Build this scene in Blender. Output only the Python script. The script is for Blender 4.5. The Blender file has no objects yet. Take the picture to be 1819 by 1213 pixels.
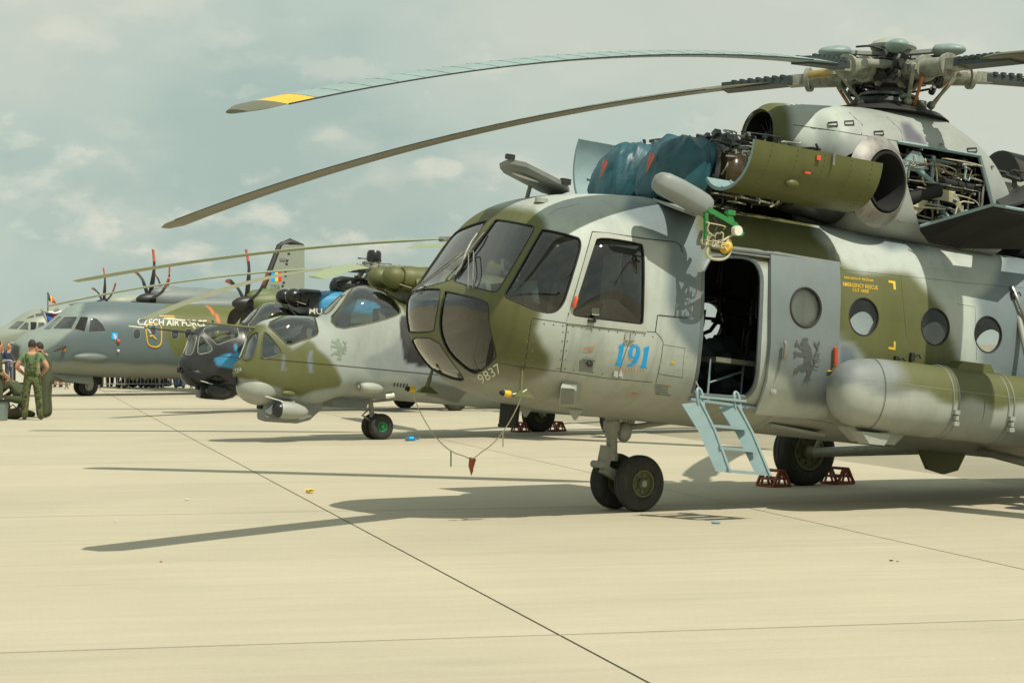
import bpy, bmesh, math, random
import numpy as np
from mathutils import Vector, Matrix
from mathutils.bvhtree import BVHTree

random.seed(7)
scene = bpy.context.scene
COL = scene.collection
rad = math.radians

# ---------------------------------------------------------------- camera
FPX, CAMH, CX, YH = 3750.0, 1.76, 909.5, 611.0      # focal length and horizon in pixels of the 1819 px wide photograph
cam_d = bpy.data.cameras.new('camera')
cam_d.sensor_width = 36.0
cam_d.lens = 36.0 * FPX / 1819.0
cam_d.clip_start, cam_d.clip_end = 0.1, 6000.0
cam = bpy.data.objects.new('camera', cam_d)
COL.objects.link(cam)
cam.location = (0, 0, CAMH)
cam.rotation_euler = (rad(90) + 4.5 / FPX, 0, 0)
scene.camera = cam

# ---------------------------------------------------------------- sky and sun
SUN_TO = Vector((0.41, -0.46, 1.0)).normalized()      # towards the sun
sun_el = math.asin(SUN_TO.z)
sun_az = math.atan2(SUN_TO.x, SUN_TO.y)
world = bpy.data.worlds.new('World')
scene.world = world
world.use_nodes = True
wn, wl = world.node_tree.nodes, world.node_tree.links
wn.clear()
w_out = wn.new('ShaderNodeOutputWorld')
sky = wn.new('ShaderNodeTexSky')
sky.sky_type = 'NISHITA'
sky.sun_disc = False
sky.sun_elevation = sun_el
sky.sun_rotation = sun_az
sky.air_density, sky.dust_density = 1.3, 2.5
bg_sky = wn.new('ShaderNodeBackground')
bg_sky.inputs['Strength'].default_value = 0.10
wl.new(sky.outputs['Color'], bg_sky.inputs['Color'])
# cloud deck: direction projected on a plane overhead so that clouds flatten towards the horizon
tc = wn.new('ShaderNodeTexCoord')
sep = wn.new('ShaderNodeSeparateXYZ')
wl.new(tc.outputs['Generated'], sep.inputs[0])
def wmath(op, a, b=None, c=None):
    n = wn.new('ShaderNodeMath'); n.operation = op
    for i, v in enumerate((a, b, c)):
        if v is None: continue
        if isinstance(v, (int, float)): n.inputs[i].default_value = v
        else: wl.new(v, n.inputs[i])
    return n.outputs[0]
def wnoise(scale, detail, rough, vec, w=0.0):
    n = wn.new('ShaderNodeTexNoise'); n.noise_dimensions = '4D'
    n.inputs['W'].default_value = w
    n.inputs['Scale'].default_value = scale; n.inputs['Detail'].default_value = detail
    n.inputs['Roughness'].default_value = rough
    wl.new(vec, n.inputs['Vector'])
    return n.outputs['Fac']
def wramp(fac, stops, interp='EASE'):
    r = wn.new('ShaderNodeValToRGB'); r.color_ramp.interpolation = interp
    els = r.color_ramp.elements
    while len(els) < len(stops): els.new(0.5)
    for e, (p, c) in zip(els, stops): e.position, e.color = p, (*c, 1)
    wl.new(fac, r.inputs[0])
    return r.outputs['Color']
def wmap(loc, zs):
    m_ = wn.new('ShaderNodeMapping'); m_.inputs['Scale'].default_value = (1.0, 1.0, zs); m_.inputs['Location'].default_value = loc
    wl.new(tc.outputs['Generated'], m_.inputs['Vector']); return m_.outputs[0]
dirs, dirs_up = wmap((0, 0, 0), 1.8), wmap((0.003, 0, 0.018), 1.8)
n_big = wnoise(4.2, 5, 0.52, dirs, 2.9)
n_mid = wnoise(3.0, 4, 0.5, dirs, 4.1)
deck = wramp(n_big, [(0.35, (0.405, 0.52, 0.475)), (0.48, (0.505, 0.595, 0.53)), (0.60, (0.605, 0.645, 0.555))])
# broken cumulus: billows with sunlit upper edges and greyer bases
def billow(scale, w, lo_, hi_, gain):
    n0, n1 = wnoise(scale, 7, 0.55, dirs, w), wnoise(scale, 4, 0.55, dirs_up, w)
    lit = wmath('MINIMUM', wmath('MULTIPLY', wmath('MAXIMUM', wmath('SUBTRACT', n0, n1), 0.0), gain), 1.0)
    return wramp(n0, [(lo_, (0, 0, 0)), (hi_, (1, 1, 1))]), lit
m1, l1 = billow(9.0, 3.1, 0.47, 0.57, 7.0)
m2, l2 = billow(15.0, 5.2, 0.53, 0.60, 8.0)
low = wmath('MINIMUM', wmath('MAXIMUM', wmath('SUBTRACT', 1.15, wmath('MULTIPLY', sep.outputs['Z'], 6.0)), 0.15), 1.0)
def over(base, fac, colour):
    m_ = wn.new('ShaderNodeMix'); m_.data_type = 'RGBA'; wl.new(fac, m_.inputs[0]); wl.new(base, m_.inputs[6]); m_.inputs[7].default_value = (*colour, 1); return m_.outputs[2]
skyc = over(deck, wmath('MULTIPLY', wmath('MULTIPLY', m1, low), 0.45), (0.50, 0.575, 0.50))
skyc = over(skyc, wmath('MULTIPLY', wmath('MULTIPLY', m1, l1), wmath('MULTIPLY', low, 0.75)), (0.80, 0.79, 0.66))
skyc = over(skyc, wmath('MULTIPLY', wmath('MULTIPLY', m2, l2), wmath('MULTIPLY', low, 0.80)), (0.82, 0.80, 0.67))
bg_cl = wn.new('ShaderNodeBackground')
bg_cl.inputs['Strength'].default_value = 1.0
wl.new(skyc, bg_cl.inputs['Color'])
w_mix = wn.new('ShaderNodeMixShader')
cover = wramp(n_mid, [(0.30, (0.86, 0.86, 0.86)), (0.55, (0.98, 0.98, 0.98))])
wl.new(cover, w_mix.inputs[0])
wl.new(bg_sky.outputs[0], w_mix.inputs[1]); wl.new(bg_cl.outputs[0], w_mix.inputs[2])
wl.new(w_mix.outputs[0], w_out.inputs['Surface'])

sun_d = bpy.data.lights.new('sun', 'SUN')
sun_d.energy = 4.2
sun_d.angle = rad(0.53)
sun_d.color = (1.0, 0.94, 0.80)
sun = bpy.data.objects.new('sun', sun_d)
COL.objects.link(sun)
sun.rotation_euler = SUN_TO.to_track_quat('Z', 'Y').to_euler()
vs = scene.view_settings
vs.view_transform, vs.look, vs.exposure, vs.gamma = 'Standard', 'None', 0.0, 1.0
vs.use_curve_mapping = False
scene.cycles.max_bounces = 6
scene.cycles.adaptive_threshold = 0.015
scene.cycles.transparent_max_bounces = 24
scene.cycles.caustics_reflective = scene.cycles.caustics_refractive = False
scene.cycles.use_adaptive_sampling = True
scene.cycles.use_denoising = True
world.cycles.sampling_method = "MANUAL"
world.cycles.sample_map_resolution = 256

# ---------------------------------------------------------------- materials
MATS = {}
def lin(c):
    return tuple((x / 255 / 12.92 if x / 255 <= 0.04045 else ((x / 255 + 0.055) / 1.055) ** 2.4) for x in c)
def mat(name, col, rough=0.6, metal=0.0, var=0.12, scale=3.0, bump=0.0, attr=None, grime=None, spec=0.5, coat=0.0):
    """painted or raw surface: base colour (or colour attribute) varied by two noises, optional grime tint and fine bump"""
    if name in MATS: return MATS[name]
    m = bpy.data.materials.new(name); m.use_nodes = True
    N, L = m.node_tree.nodes, m.node_tree.links
    bs = N['Principled BSDF']
    t = N.new('ShaderNodeTexCoord')
    n1 = N.new('ShaderNodeTexNoise'); n1.inputs['Scale'].default_value = scale; n1.inputs['Detail'].default_value = 6
    n1.inputs['Roughness'].default_value = 0.65
    L.new(t.outputs['Object'], n1.inputs['Vector'])
    r = N.new('ShaderNodeMapRange')
    r.inputs['From Min'].default_value = 0.25; r.inputs['From Max'].default_value = 0.75
    r.inputs['To Min'].default_value = 1 - var; r.inputs['To Max'].default_value = 1 + var
    L.new(n1.outputs['Fac'], r.inputs['Value'])
    mul = N.new('ShaderNodeVectorMath'); mul.operation = 'SCALE'
    if attr:
        a = N.new('ShaderNodeAttribute'); a.attribute_name = attr
        L.new(a.outputs['Color'], mul.inputs[0])
    else:
        mul.inputs[0].default_value = col[:3]
    L.new(r.outputs[0], mul.inputs['Scale'])
    out = mul.outputs[0]
    if grime:
        g = N.new('ShaderNodeTexNoise'); g.inputs['Scale'].default_value = scale * 0.7; g.inputs['Detail'].default_value = 9
        g.inputs['Roughness'].default_value = 0.75
        mpn = N.new('ShaderNodeMapping'); mpn.inputs['Scale'].default_value = (2.2, 2.2, 0.6); mpn.inputs['Location'].default_value = (3, 1, 5)
        L.new(t.outputs['Object'], mpn.inputs[0]); L.new(mpn.outputs[0], g.inputs['Vector'])
        gr = N.new('ShaderNodeMapRange'); gr.inputs['From Min'].default_value = 0.48; gr.inputs['From Max'].default_value = 0.78
        gr.inputs['To Max'].default_value = grime[3]
        L.new(g.outputs['Fac'], gr.inputs['Value'])
        mx = N.new('ShaderNodeMix'); mx.data_type = 'RGBA'
        L.new(gr.outputs[0], mx.inputs[0]); L.new(out, mx.inputs[6]); mx.inputs[7].default_value = (*grime[:3], 1)
        out = mx.outputs[2]
    L.new(out, bs.inputs['Base Color'])
    bs.inputs['Metallic'].default_value = metal
    bs.inputs['Specular IOR Level'].default_value = spec
    bs.inputs['Coat Weight'].default_value = coat
    rr = N.new('ShaderNodeMapRange'); rr.inputs['From Min'].default_value = 0.3; rr.inputs['From Max'].default_value = 0.7
    rr.inputs['To Min'].default_value = max(0.03, rough - 0.09); rr.inputs['To Max'].default_value = min(1, rough + 0.09)
    L.new(n1.outputs['Fac'], rr.inputs['Value']); L.new(rr.outputs[0], bs.inputs['Roughness'])
    if bump:
        b = N.new('ShaderNodeBump'); b.inputs['Strength'].default_value = bump; b.inputs['Distance'].default_value = 0.02
        n2 = N.new('ShaderNodeTexNoise'); n2.inputs['Scale'].default_value = scale * 5; n2.inputs['Detail'].default_value = 4
        L.new(t.outputs['Object'], n2.inputs['Vector']); L.new(n2.outputs['Fac'], b.inputs['Height'])
        L.new(b.outputs[0], bs.inputs['Normal'])
    MATS[name] = m
    return m
def glass(name, tint=(0.75, 0.78, 0.76), refl=1.0, haze=(0.3, 0.3, 0.28), hz=0.04, fm=2.4):
    """thin acrylic: tinted see-through, Fresnel reflection and a little dusty scatter"""
    if name in MATS: return MATS[name]
    m = bpy.data.materials.new(name); m.use_nodes = True
    N, L = m.node_tree.nodes, m.node_tree.links
    N.clear()
    o = N.new('ShaderNodeOutputMaterial')
    tr = N.new('ShaderNodeBsdfTransparent'); tr.inputs[0].default_value = (*tint, 1)
    gl = N.new('ShaderNodeBsdfGlossy'); gl.inputs['Roughness'].default_value = 0.015; gl.inputs['Color'].default_value = (refl, refl, refl, 1)
    df = N.new('ShaderNodeBsdfDiffuse'); df.inputs[0].default_value = (*haze, 1)
    fr = N.new('ShaderNodeFresnel'); fr.inputs['IOR'].default_value = 1.55
    mm = N.new('ShaderNodeMath'); mm.operation = 'MULTIPLY'; mm.inputs[1].default_value = fm; mm.use_clamp = True
    L.new(fr.outputs[0], mm.inputs[0])
    m1 = N.new('ShaderNodeMixShader')
    t = N.new('ShaderNodeTexCoord'); ns = N.new('ShaderNodeTexNoise'); ns.inputs['Scale'].default_value = 5; ns.inputs['Detail'].default_value = 5
    L.new(t.outputs['Object'], ns.inputs['Vector'])
    hm = N.new('ShaderNodeMath'); hm.operation = 'MULTIPLY'; hm.inputs[1].default_value = 2 * hz
    L.new(ns.outputs['Fac'], hm.inputs[0]); L.new(hm.outputs[0], m1.inputs[0])
    L.new(tr.outputs[0], m1.inputs[1]); L.new(df.outputs[0], m1.inputs[2])
    m2 = N.new('ShaderNodeMixShader')
    L.new(mm.outputs[0], m2.inputs[0]); L.new(m1.outputs[0], m2.inputs[1]); L.new(gl.outputs[0], m2.inputs[2])
    L.new(m2.outputs[0], o.inputs['Surface'])
    MATS[name] = m
    return m

# ---------------------------------------------------------------- mesh helpers
def basis(d):
    d = Vector(d).normalized()
    a = Vector((0, 0, 1)) if abs(d.z) < 0.9 else Vector((1, 0, 0))
    u = d.cross(a).normalized()
    return u, d.cross(u).normalized(), d
class MB:
    """collects shapes; build() links them as ONE mesh object"""
    def __init__(s): s.v, s.f, s.mi, s.cur = [], [], [], 0
    def mat(s, i): s.cur = i; return s
    def add(s, vs, fs):
        o = len(s.v); s.v += [tuple(p) for p in vs]
        for f in fs: s.f.append(tuple(i + o for i in f)); s.mi.append(s.cur)
        return s
    def box(s, c, size, rot=None, taper=1.0):
        hx, hy, hz = size[0] / 2, size[1] / 2, size[2] / 2
        P = [Vector((x * hx * (taper if z > 0 else 1), y * hy * (taper if z > 0 else 1), z * hz)) for z in (-1, 1) for y in (-1, 1) for x in (-1, 1)]
        if rot is not None:
            R = rot if isinstance(rot, Matrix) else Matrix.Rotation(rot, 3, 'Z')
            P = [R @ p for p in P]
        c = Vector(c)
        return s.add([p + c for p in P], [(0, 2, 3, 1), (4, 5, 7, 6), (0, 1, 5, 4), (2, 6, 7, 3), (0, 4, 6, 2), (1, 3, 7, 5)])
    def bar(s, p0, p1, w, h, up=(0, 0, 1)):
        p0, p1 = Vector(p0), Vector(p1); d = (p1 - p0)
        x = d.normalized(); y = Vector(up).cross(x)
        if y.length < 1e-4: y = Vector((0, 1, 0)).cross(x)
        y.normalize(); z = x.cross(y)
        R = Matrix((x, y, z)).transposed()
        return s.box((p0 + p1) / 2, (d.length, w, h), R)
    def cyl(s, p0, p1, r0, r1=None, n=12, caps=True):
        r1 = r0 if r1 is None else r1
        return s.lathe(p0, Vector(p1) - Vector(p0), [(0, r0), (1, r1)], n, caps, unit=True)
    def lathe(s, o, d, prof, n=24, caps=True, unit=False, squash=None):
        o = Vector(o); d = Vector(d); ln = d.length if unit else 1.0
        u, w, d = basis(d)
        k0 = len(s.v); vs = []; fs = []
        for (t, r) in prof:
            for i in range(n):
                a = 2 * math.pi * i / n
                vs.append(o + d * (t * ln) + (u * math.cos(a) + w * math.sin(a)) * r)
        m = len(prof)
        for j in range(m - 1):
            for i in range(n):
                i2 = (i + 1) % n
                fs.append((j * n + i, j * n + i2, (j + 1) * n + i2, (j + 1) * n + i))
        if caps:
            if prof[0][1] > 1e-5: fs.append(tuple(range(n - 1, -1, -1)))
            if prof[-1][1] > 1e-5: fs.append(tuple((m - 1) * n + i for i in range(n)))
        return s.add(vs, fs)
    def tube(s, pts, r, n=8, caps=True, closed=False):
        pts = [Vector(p) for p in pts]; m = len(pts)
        rs = r if isinstance(r, (list, tuple)) else [r] * m
        vs = []; fs = []; u = None
        for j, p in enumerate(pts):
            if closed: d = pts[(j + 1) % m] - pts[j - 1]
            else: d = pts[min(j + 1, m - 1)] - pts[max(j - 1, 0)]
            if d.length < 1e-9: d = Vector((0, 0, 1))
            d.normalize()
            if u is None: u = basis(d)[0]
            u = (u - d * u.dot(d))
            if u.length < 1e-6: u = basis(d)[0]
            u.normalize(); w = d.cross(u)
            for i in range(n):
                a = 2 * math.pi * i / n
                vs.append(p + (u * math.cos(a) + w * math.sin(a)) * rs[j])
        for j in range(m if closed else m - 1):
            j2 = (j + 1) % m
            for i in range(n):
                i2 = (i + 1) % n
                fs.append((j * n + i, j * n + i2, j2 * n + i2, j2 * n + i))
        if caps and not closed:
            fs.append(tuple(range(n - 1, -1, -1))); fs.append(tuple((m - 1) * n + i for i in range(n)))
        return s.add(vs, fs)
    def sph(s, c, r, n=14, m=9, rot=None):
        r = (r, r, r) if isinstance(r, (int, float)) else r
        c = Vector(c); vs = []; fs = []
        for j in range(m + 1):
            a = math.pi * j / m
            for i in range(n):
                b = 2 * math.pi * i / n
                p = Vector((math.sin(a) * math.cos(b) * r[0], math.sin(a) * math.sin(b) * r[1], math.cos(a) * r[2]))
                vs.append(c + (rot @ p if rot is not None else p))
        for j in range(m):
            for i in range(n):
                i2 = (i + 1) % n
                fs.append((j * n + i, (j + 1) * n + i, (j + 1) * n + i2, j * n + i2))
        return s.add(vs, fs)
    def prism(s, poly, to3, depth):
        """poly: 2D outline; to3(a,b,t) -> 3D, t in {0,depth}"""
        n = len(poly)
        vs = [to3(a, b, 0) for a, b in poly] + [to3(a, b, depth) for a, b in poly]
        fs = [tuple(range(n)), tuple(range(2 * n - 1, n - 1, -1))] + [(i, i + n, (i + 1) % n + n, (i + 1) % n) for i in range(n)]
        return s.add(vs, fs)
    def grid(s, rows, closed=False, cap0=False, cap1=False):
        m, n = len(rows), len(rows[0]); fs = []
        for j in range(m - 1):
            for i in range(n if closed else n - 1):
                i2 = (i + 1) % n
                fs.append((j * n + i, j * n + i2, (j + 1) * n + i2, (j + 1) * n + i))
        if cap0: fs.append(tuple(range(n - 1, -1, -1)))
        if cap1: fs.append(tuple((m - 1) * n + i for i in range(n)))
        return s.add([p for r in rows for p in r], fs)
    def build(s, name, mats, parent=None, smooth=35, fix=True):
        me = bpy.data.meshes.new(name)
        me.from_pydata(s.v, [], s.f); me.update()
        return finish(name, me, mats, parent, smooth, s.mi if any(s.mi) else None, fix)
def finish(name, me, mats, parent=None, smooth=35, mi=None, fix=True):
    if not isinstance(mats, (list, tuple)): mats = [mats]
    for m in mats: me.materials.append(m)
    if mi is not None: me.polygons.foreach_set('material_index', mi)
    if fix:
        bm = bmesh.new(); bm.from_mesh(me); bmesh.ops.recalc_face_normals(bm, faces=bm.faces); bm.to_mesh(me); bm.free()
    if smooth:
        me.shade_smooth()
        if smooth < 170: me.set_sharp_from_angle(angle=rad(smooth))
    o = bpy.data.objects.new(name, me); COL.objects.link(o)
    if parent is not None: o.parent = parent
    return o
def tag(o, label, cat, group=None, kind=None):
    o['label'] = label; o['category'] = cat
    if group: o['group'] = group
    if kind: o['kind'] = kind
    return o
def empty(name, loc=(0, 0, 0), rot=(0, 0, 0)):
    o = bpy.data.objects.new(name, None); COL.objects.link(o)
    o.location = loc; o.rotation_euler = rot; o.empty_display_size = 0.2
    return o
def copy_tree(o, parent=None):
    c = o.copy(); COL.objects.link(c); c.parent = parent
    for ch in list(o.children): copy_tree(ch, c)
    return c

# ---------------------------------------------------------------- measuring: pixel of the photograph -> ray
CAMP = Vector((0, 0, CAMH))
def ray(x, y): return Vector(((x - CX) / FPX, 1.0, -(y - YH) / FPX))
def ground(x, y, z=0.0):
    d = ray(x, y); return CAMP + d * ((z - CAMH) / d.z)
def at_depth(x, y, Y): return CAMP + ray(x, y) * Y
class Frame:
    """an aircraft's own axes: x aft, y starboard, z up; origin on the ground under the nose gear"""
    def __init__(s, N, heading, pitch):
        s.M = Matrix.Translation((N[0], N[1], 0)) @ Matrix.Rotation(rad(heading), 4, 'Z') @ Matrix.Rotation(rad(pitch), 4, 'Y')
        s.I = s.M.inverted(); s.c = s.I @ CAMP; s.N = N; s.h, s.p = rad(heading), rad(pitch)
        s.Mn, s.In = np.array(s.M), np.array(s.I)
    def root(s, name): return empty(name, (s.N[0], s.N[1], 0), (0, s.p, s.h))
    def dir(s, x, y): return (s.I.to_3x3() @ ray(x, y))
    def un(s, x, y, ax, v):
        d = s.dir(x, y); return s.c + d * ((v - s.c[ax]) / d[ax])
    def loc(s, w): return s.I @ Vector(w)
    def gl(s, u, y, z=0.0):
        """level (unpitched) aircraft coordinates on the ground -> pitched local"""
        w = Matrix.Translation((s.N[0], s.N[1], 0)) @ Matrix.Rotation(s.h, 4, 'Z') @ Vector((u, y, z))
        return s.I @ w
    def pix(s, P):
        P = np.asarray(P, float); W = P @ s.Mn[:3, :3].T + s.Mn[:3, 3]
        return np.stack([CX + FPX * W[:, 0] / W[:, 1], YH - FPX * (W[:, 2] - CAMH) / W[:, 1]], 1)
def pip(P, poly):
    """points in polygon"""
    P = np.asarray(P, float); x, y = P[:, 0], P[:, 1]; ins = np.zeros(len(P), bool)
    n = len(poly)
    for i in range(n):
        (x1, y1), (x2, y2) = poly[i], poly[(i + 1) % n]
        if y1 == y2: continue
        c = ((y1 > y) != (y2 > y)) & (x < (x2 - x1) * (y - y1) / (y2 - y1) + x1)
        ins ^= c
    return ins
def sdist(P, poly):
    """signed distance to a polygon, positive inside"""
    P = np.asarray(P, float); d = np.full(len(P), 1e9)
    for i in range(len(poly)):
        a = np.array(poly[i], float); b = np.array(poly[(i + 1) % len(poly)], float); ab = b - a
        t = np.clip(((P - a) @ ab) / max(ab @ ab, 1e-9), 0, 1)
        d = np.minimum(d, np.linalg.norm(P - (a + t[:, None] * ab), axis=1))
    return np.where(pip(P, poly), d, -d)
def chaikin(poly, k=2, closed=True):
    P = [tuple(p) for p in poly]
    for _ in range(k):
        Q = []; n = len(P)
        for i in range(n if closed else n - 1):
            a, b = P[i], P[(i + 1) % n]
            Q += [tuple(a[j] * .75 + b[j] * .25 for j in range(len(a))), tuple(a[j] * .25 + b[j] * .75 for j in range(len(a)))]
        P = Q if closed else [P[0]] + Q + [P[-1]]
    return P

# ---------------------------------------------------------------- lofted skins that openings are cut out of
def pchip(xs, ys, x):
    xs = np.array(xs, float); ys = np.array(ys, float); x = np.clip(np.asarray(x, float), xs[0], xs[-1])
    h = np.diff(xs); d = np.diff(ys) / h; n = len(xs); m = np.zeros(n)
    for i in range(1, n - 1):
        if d[i - 1] * d[i] > 0:
            w1 = 2 * h[i] + h[i - 1]; w2 = h[i] + 2 * h[i - 1]; m[i] = (w1 + w2) / (w1 / d[i - 1] + w2 / d[i])
    m[0], m[-1] = d[0], d[-1]
    k = np.clip(np.searchsorted(xs, x) - 1, 0, n - 2); t = (x - xs[k]) / h[k]
    return (ys[k] * (2 * t**3 - 3 * t**2 + 1) + h[k] * m[k] * (t**3 - 2 * t**2 + t) + ys[k + 1] * (-2 * t**3 + 3 * t**2) + h[k] * m[k + 1] * (t**3 - t**2))
def rings(X, zt, zb, hw, zm, nt, nb, seg):
    th = np.linspace(0, 2 * math.pi, seg, endpoint=False) + math.pi / seg
    c, s = np.cos(th), np.sin(th); A = np.zeros((len(X), seg, 3))
    bc = lambda q: np.broadcast_to(np.asarray(q, float), (len(X),))
    zt, zb, hw, zm, nt, nb = map(bc, (zt, zb, hw, zm, nt, nb))
    for i in range(len(X)):
        n = np.where(s >= 0, nt[i], nb[i])
        A[i, :, 0] = X[i]
        A[i, :, 1] = -np.sign(c) * np.abs(c) ** (2 / n) * hw[i]
        A[i, :, 2] = np.where(s >= 0, zm[i] + (zt[i] - zm[i]) * np.abs(s) ** (2 / n), zm[i] - (zm[i] - zb[i]) * np.abs(s) ** (2 / n))
    return A
class Skin:
    def __init__(s, A, fr, cap0=True, cap1=True, closed=True):
        s.fr = fr; s.bm = bmesh.new()
        m, n = A.shape[:2]
        vs = [s.bm.verts.new(p) for p in A.reshape(-1, 3)]
        for j in range(m - 1):
            for i in range(n if closed else n - 1):
                i2 = (i + 1) % n
                try: s.bm.faces.new((vs[j * n + i], vs[(j + 1) * n + i], vs[(j + 1) * n + i2], vs[j * n + i2]))
                except ValueError: pass
        if cap0: s.bm.faces.new([vs[i] for i in range(n)])
        if cap1: s.bm.faces.new([vs[(m - 1) * n + i] for i in range(n - 1, -1, -1)])
        bmesh.ops.recalc_face_normals(s.bm, faces=s.bm.faces)
        s.bm.normal_update()
        s.mid = (Vector(A.reshape(-1, 3).mean(0)) - fr.c).length
        s.tree()
    def tree(s): s.bvh = BVHTree.FromBMesh(s.bm)
    def hit(s, x, y, off=0.0):
        """pixel -> point on the skin (local), lifted by off"""
        d = s.fr.dir(x, y).normalized()
        p, n, i, t = s.bvh.ray_cast(s.fr.c, d)
        if p is None:
            p, n, i, t = s.bvh.find_nearest(s.fr.c + d * s.mid)
        if n.dot(d) > 0: n = -n
        return p + n * off
    def hitn(s, x, y):
        d = s.fr.dir(x, y).normalized()
        p, n, i, t = s.bvh.ray_cast(s.fr.c, d)
        if p is not None and n.dot(d) > 0: n = -n
        return p, n
    def near(s, p, off=0.0):
        q, n, i, t = s.bvh.find_nearest(Vector(p)); return q + n * off
    def side(s, x, z, off=0.0, y=-5):
        d = Vector((0, 1 if y < 0 else -1, 0))
        p, n, i, t = s.bvh.ray_cast(Vector((x, y, z)), d)
        if p is None: return None
        if n.dot(d) > 0: n = -n
        return p + n * off
    def cut(s, poly, mode='pix', mirror=False, take=True):
        """cut an outline out of the skin; mode 'pix': outline in photo pixels seen from the camera, 'side': (x,z) seen square from the side.
        Returns the faces inside, removed from the skin, as (verts, faces)"""
        bm = s.bm; fr = s.fr; n = len(poly)
        sg = -1.0 if mirror else 1.0
        if mode == 'pix':
            c0 = Vector((fr.c.x, fr.c.y * sg, fr.c.z)); ds = []
            for p in poly:
                d = fr.dir(*p); ds.append(Vector((d.x, d.y * sg, d.z)))
            def proj(P):
                P = P.copy(); P[:, 1] *= sg; return fr.pix(P)
            facing = lambda f: f.normal.dot(c0 - f.calc_center_median()) > 0
        else:
            yy = -1.0 if not mirror else 1.0
            proj = lambda P: P[:, [0, 2]]
            facing = lambda f: f.normal.y * yy > 0
        if not hasattr(s, 'fc'):
            s.f0 = list(bm.faces); s.fnew = []
            s.fc = np.array([f.calc_center_median()[:] for f in s.f0]); s.fn = np.array([f.normal[:] for f in s.f0])
        pa = np.array(poly, float); lo, hi = pa.min(0), pa.max(0); mg = (hi - lo).max() * 0.12
        face_ok = ((np.array(c0) - s.fc) * s.fn).sum(1) > 0 if mode == 'pix' else s.fn[:, 1] * yy > 0
        cen = proj(s.fc); k = face_ok & (cen > lo - mg).all(1) & (cen < hi + mg).all(1)
        cand = [s.f0[i] for i in np.nonzero(k)[0] if s.f0[i].is_valid]
        s.fnew = [f for f in s.fnew if f.is_valid]
        if s.fnew:
            cn = proj(np.array([f.calc_center_median()[:] for f in s.fnew]))
            cand += [f for f, c in zip(s.fnew, cn) if (c > lo - mg).all() and (c < hi + mg).all() and facing(f)]
        cand = list(dict.fromkeys(cand))
        # work in a small mesh of just these faces, then sew the rest back
        tm = bmesh.new(); tv = {}; back = {}
        for f in cand:
            for v in f.verts:
                if v not in tv: w = tm.verts.new(v.co); tv[v] = w; back[w] = v
            tm.faces.new([tv[v] for v in f.verts])
        old = cand; cand = list(tm.faces); cache = {}
        def pv(v):
            q = cache.get(v)
            if q is None: q = cache[v] = tuple(proj(np.array([v.co[:]]))[0])
            return q
        allv = list(tm.verts)
        for v, q in zip(allv, proj(np.array([v.co[:] for v in allv]))): cache[v] = (q[0], q[1])
        for i in range(n):
            a, b = pa[i], pa[(i + 1) % n]
            if np.linalg.norm(b - a) < 1e-6: continue
            sel = []
            lx, ly, hx, hy = min(a[0], b[0]), min(a[1], b[1]), max(a[0], b[0]), max(a[1], b[1])
            for f in tm.faces:
                Q = [pv(v) for v in f.verts]
                if max(q[0] for q in Q) >= lx and min(q[0] for q in Q) <= hx and max(q[1] for q in Q) >= ly and min(q[1] for q in Q) <= hy: sel.append(f)
            if not sel: continue
            if mode == 'pix': co, no = c0, ds[i].cross(ds[(i + 1) % n])
            else: co, no = Vector((a[0], 0, a[1])), Vector((b[1] - a[1], 0, -(b[0] - a[0])))
            if no.length < 1e-12: continue
            g = set()
            for f in sel: g.update(f.verts); g.update(f.edges)
            bmesh.ops.bisect_plane(tm, geom=list(g) + sel, plane_co=co, plane_no=no.normalized(), dist=1e-6)
        tm.normal_update()
        cand = list(tm.faces)
        cen = proj(np.array([f.calc_center_median()[:] for f in cand]))
        ins = pip(cen, [tuple(p) for p in pa])
        idx = {}; vs = []; out = []
        for f, q in zip(cand, ins):
            if not q: continue
            r = []
            for v in f.verts:
                if v not in idx: idx[v] = len(vs); vs.append((v.co.copy(), v.normal.copy()))
                r.append(idx[v])
            out.append(tuple(r))
        if take:
            bmesh.ops.delete(bm, geom=old, context='FACES_ONLY')
            for f, q in zip(cand, ins):
                if q: continue
                vv = []
                for v in f.verts:
                    if v not in back: back[v] = bm.verts.new(v.co)
                    vv.append(back[v])
                try: nf = bm.faces.new(vv); nf.normal_update(); s.fnew.append(nf)
                except ValueError: pass
        tm.free()
        return vs, out
    def shell(s, thick):
        """give the skin an inside face thick metres in, with rims round its openings; inner faces get material index 1"""
        bm = s.bm; bm.normal_update()
        vs = list(bm.verts); fs = list(bm.faces); bd = [e for e in bm.edges if len(e.link_faces) == 1]
        mp = {v: bm.verts.new(v.co - v.normal * thick) for v in vs if v.link_faces}
        for f in fs:
            try: g = bm.faces.new([mp[v] for v in reversed(f.verts)]); g.material_index = 1
            except ValueError: pass
        for e in bd:
            lp = e.link_loops[0] if e.link_loops else None
            if lp is None: continue
            a, b = lp.vert, lp.link_loop_next.vert
            try: bm.faces.new((b, a, mp[a], mp[b]))
            except ValueError: pass
    def build(s, name, mats, parent, smooth=30, paint=None):
        bm = s.bm
        loose = [v for v in bm.verts if not v.link_faces]
        if loose: bmesh.ops.delete(bm, geom=loose, context='VERTS')
        me = bpy.data.meshes.new(name); bm.normal_update(); bm.to_mesh(me)
        o = finish(name, me, mats, parent, smooth, None, fix=False)
        if paint: paint_mesh(o, s.fr, paint)
        return o
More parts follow.
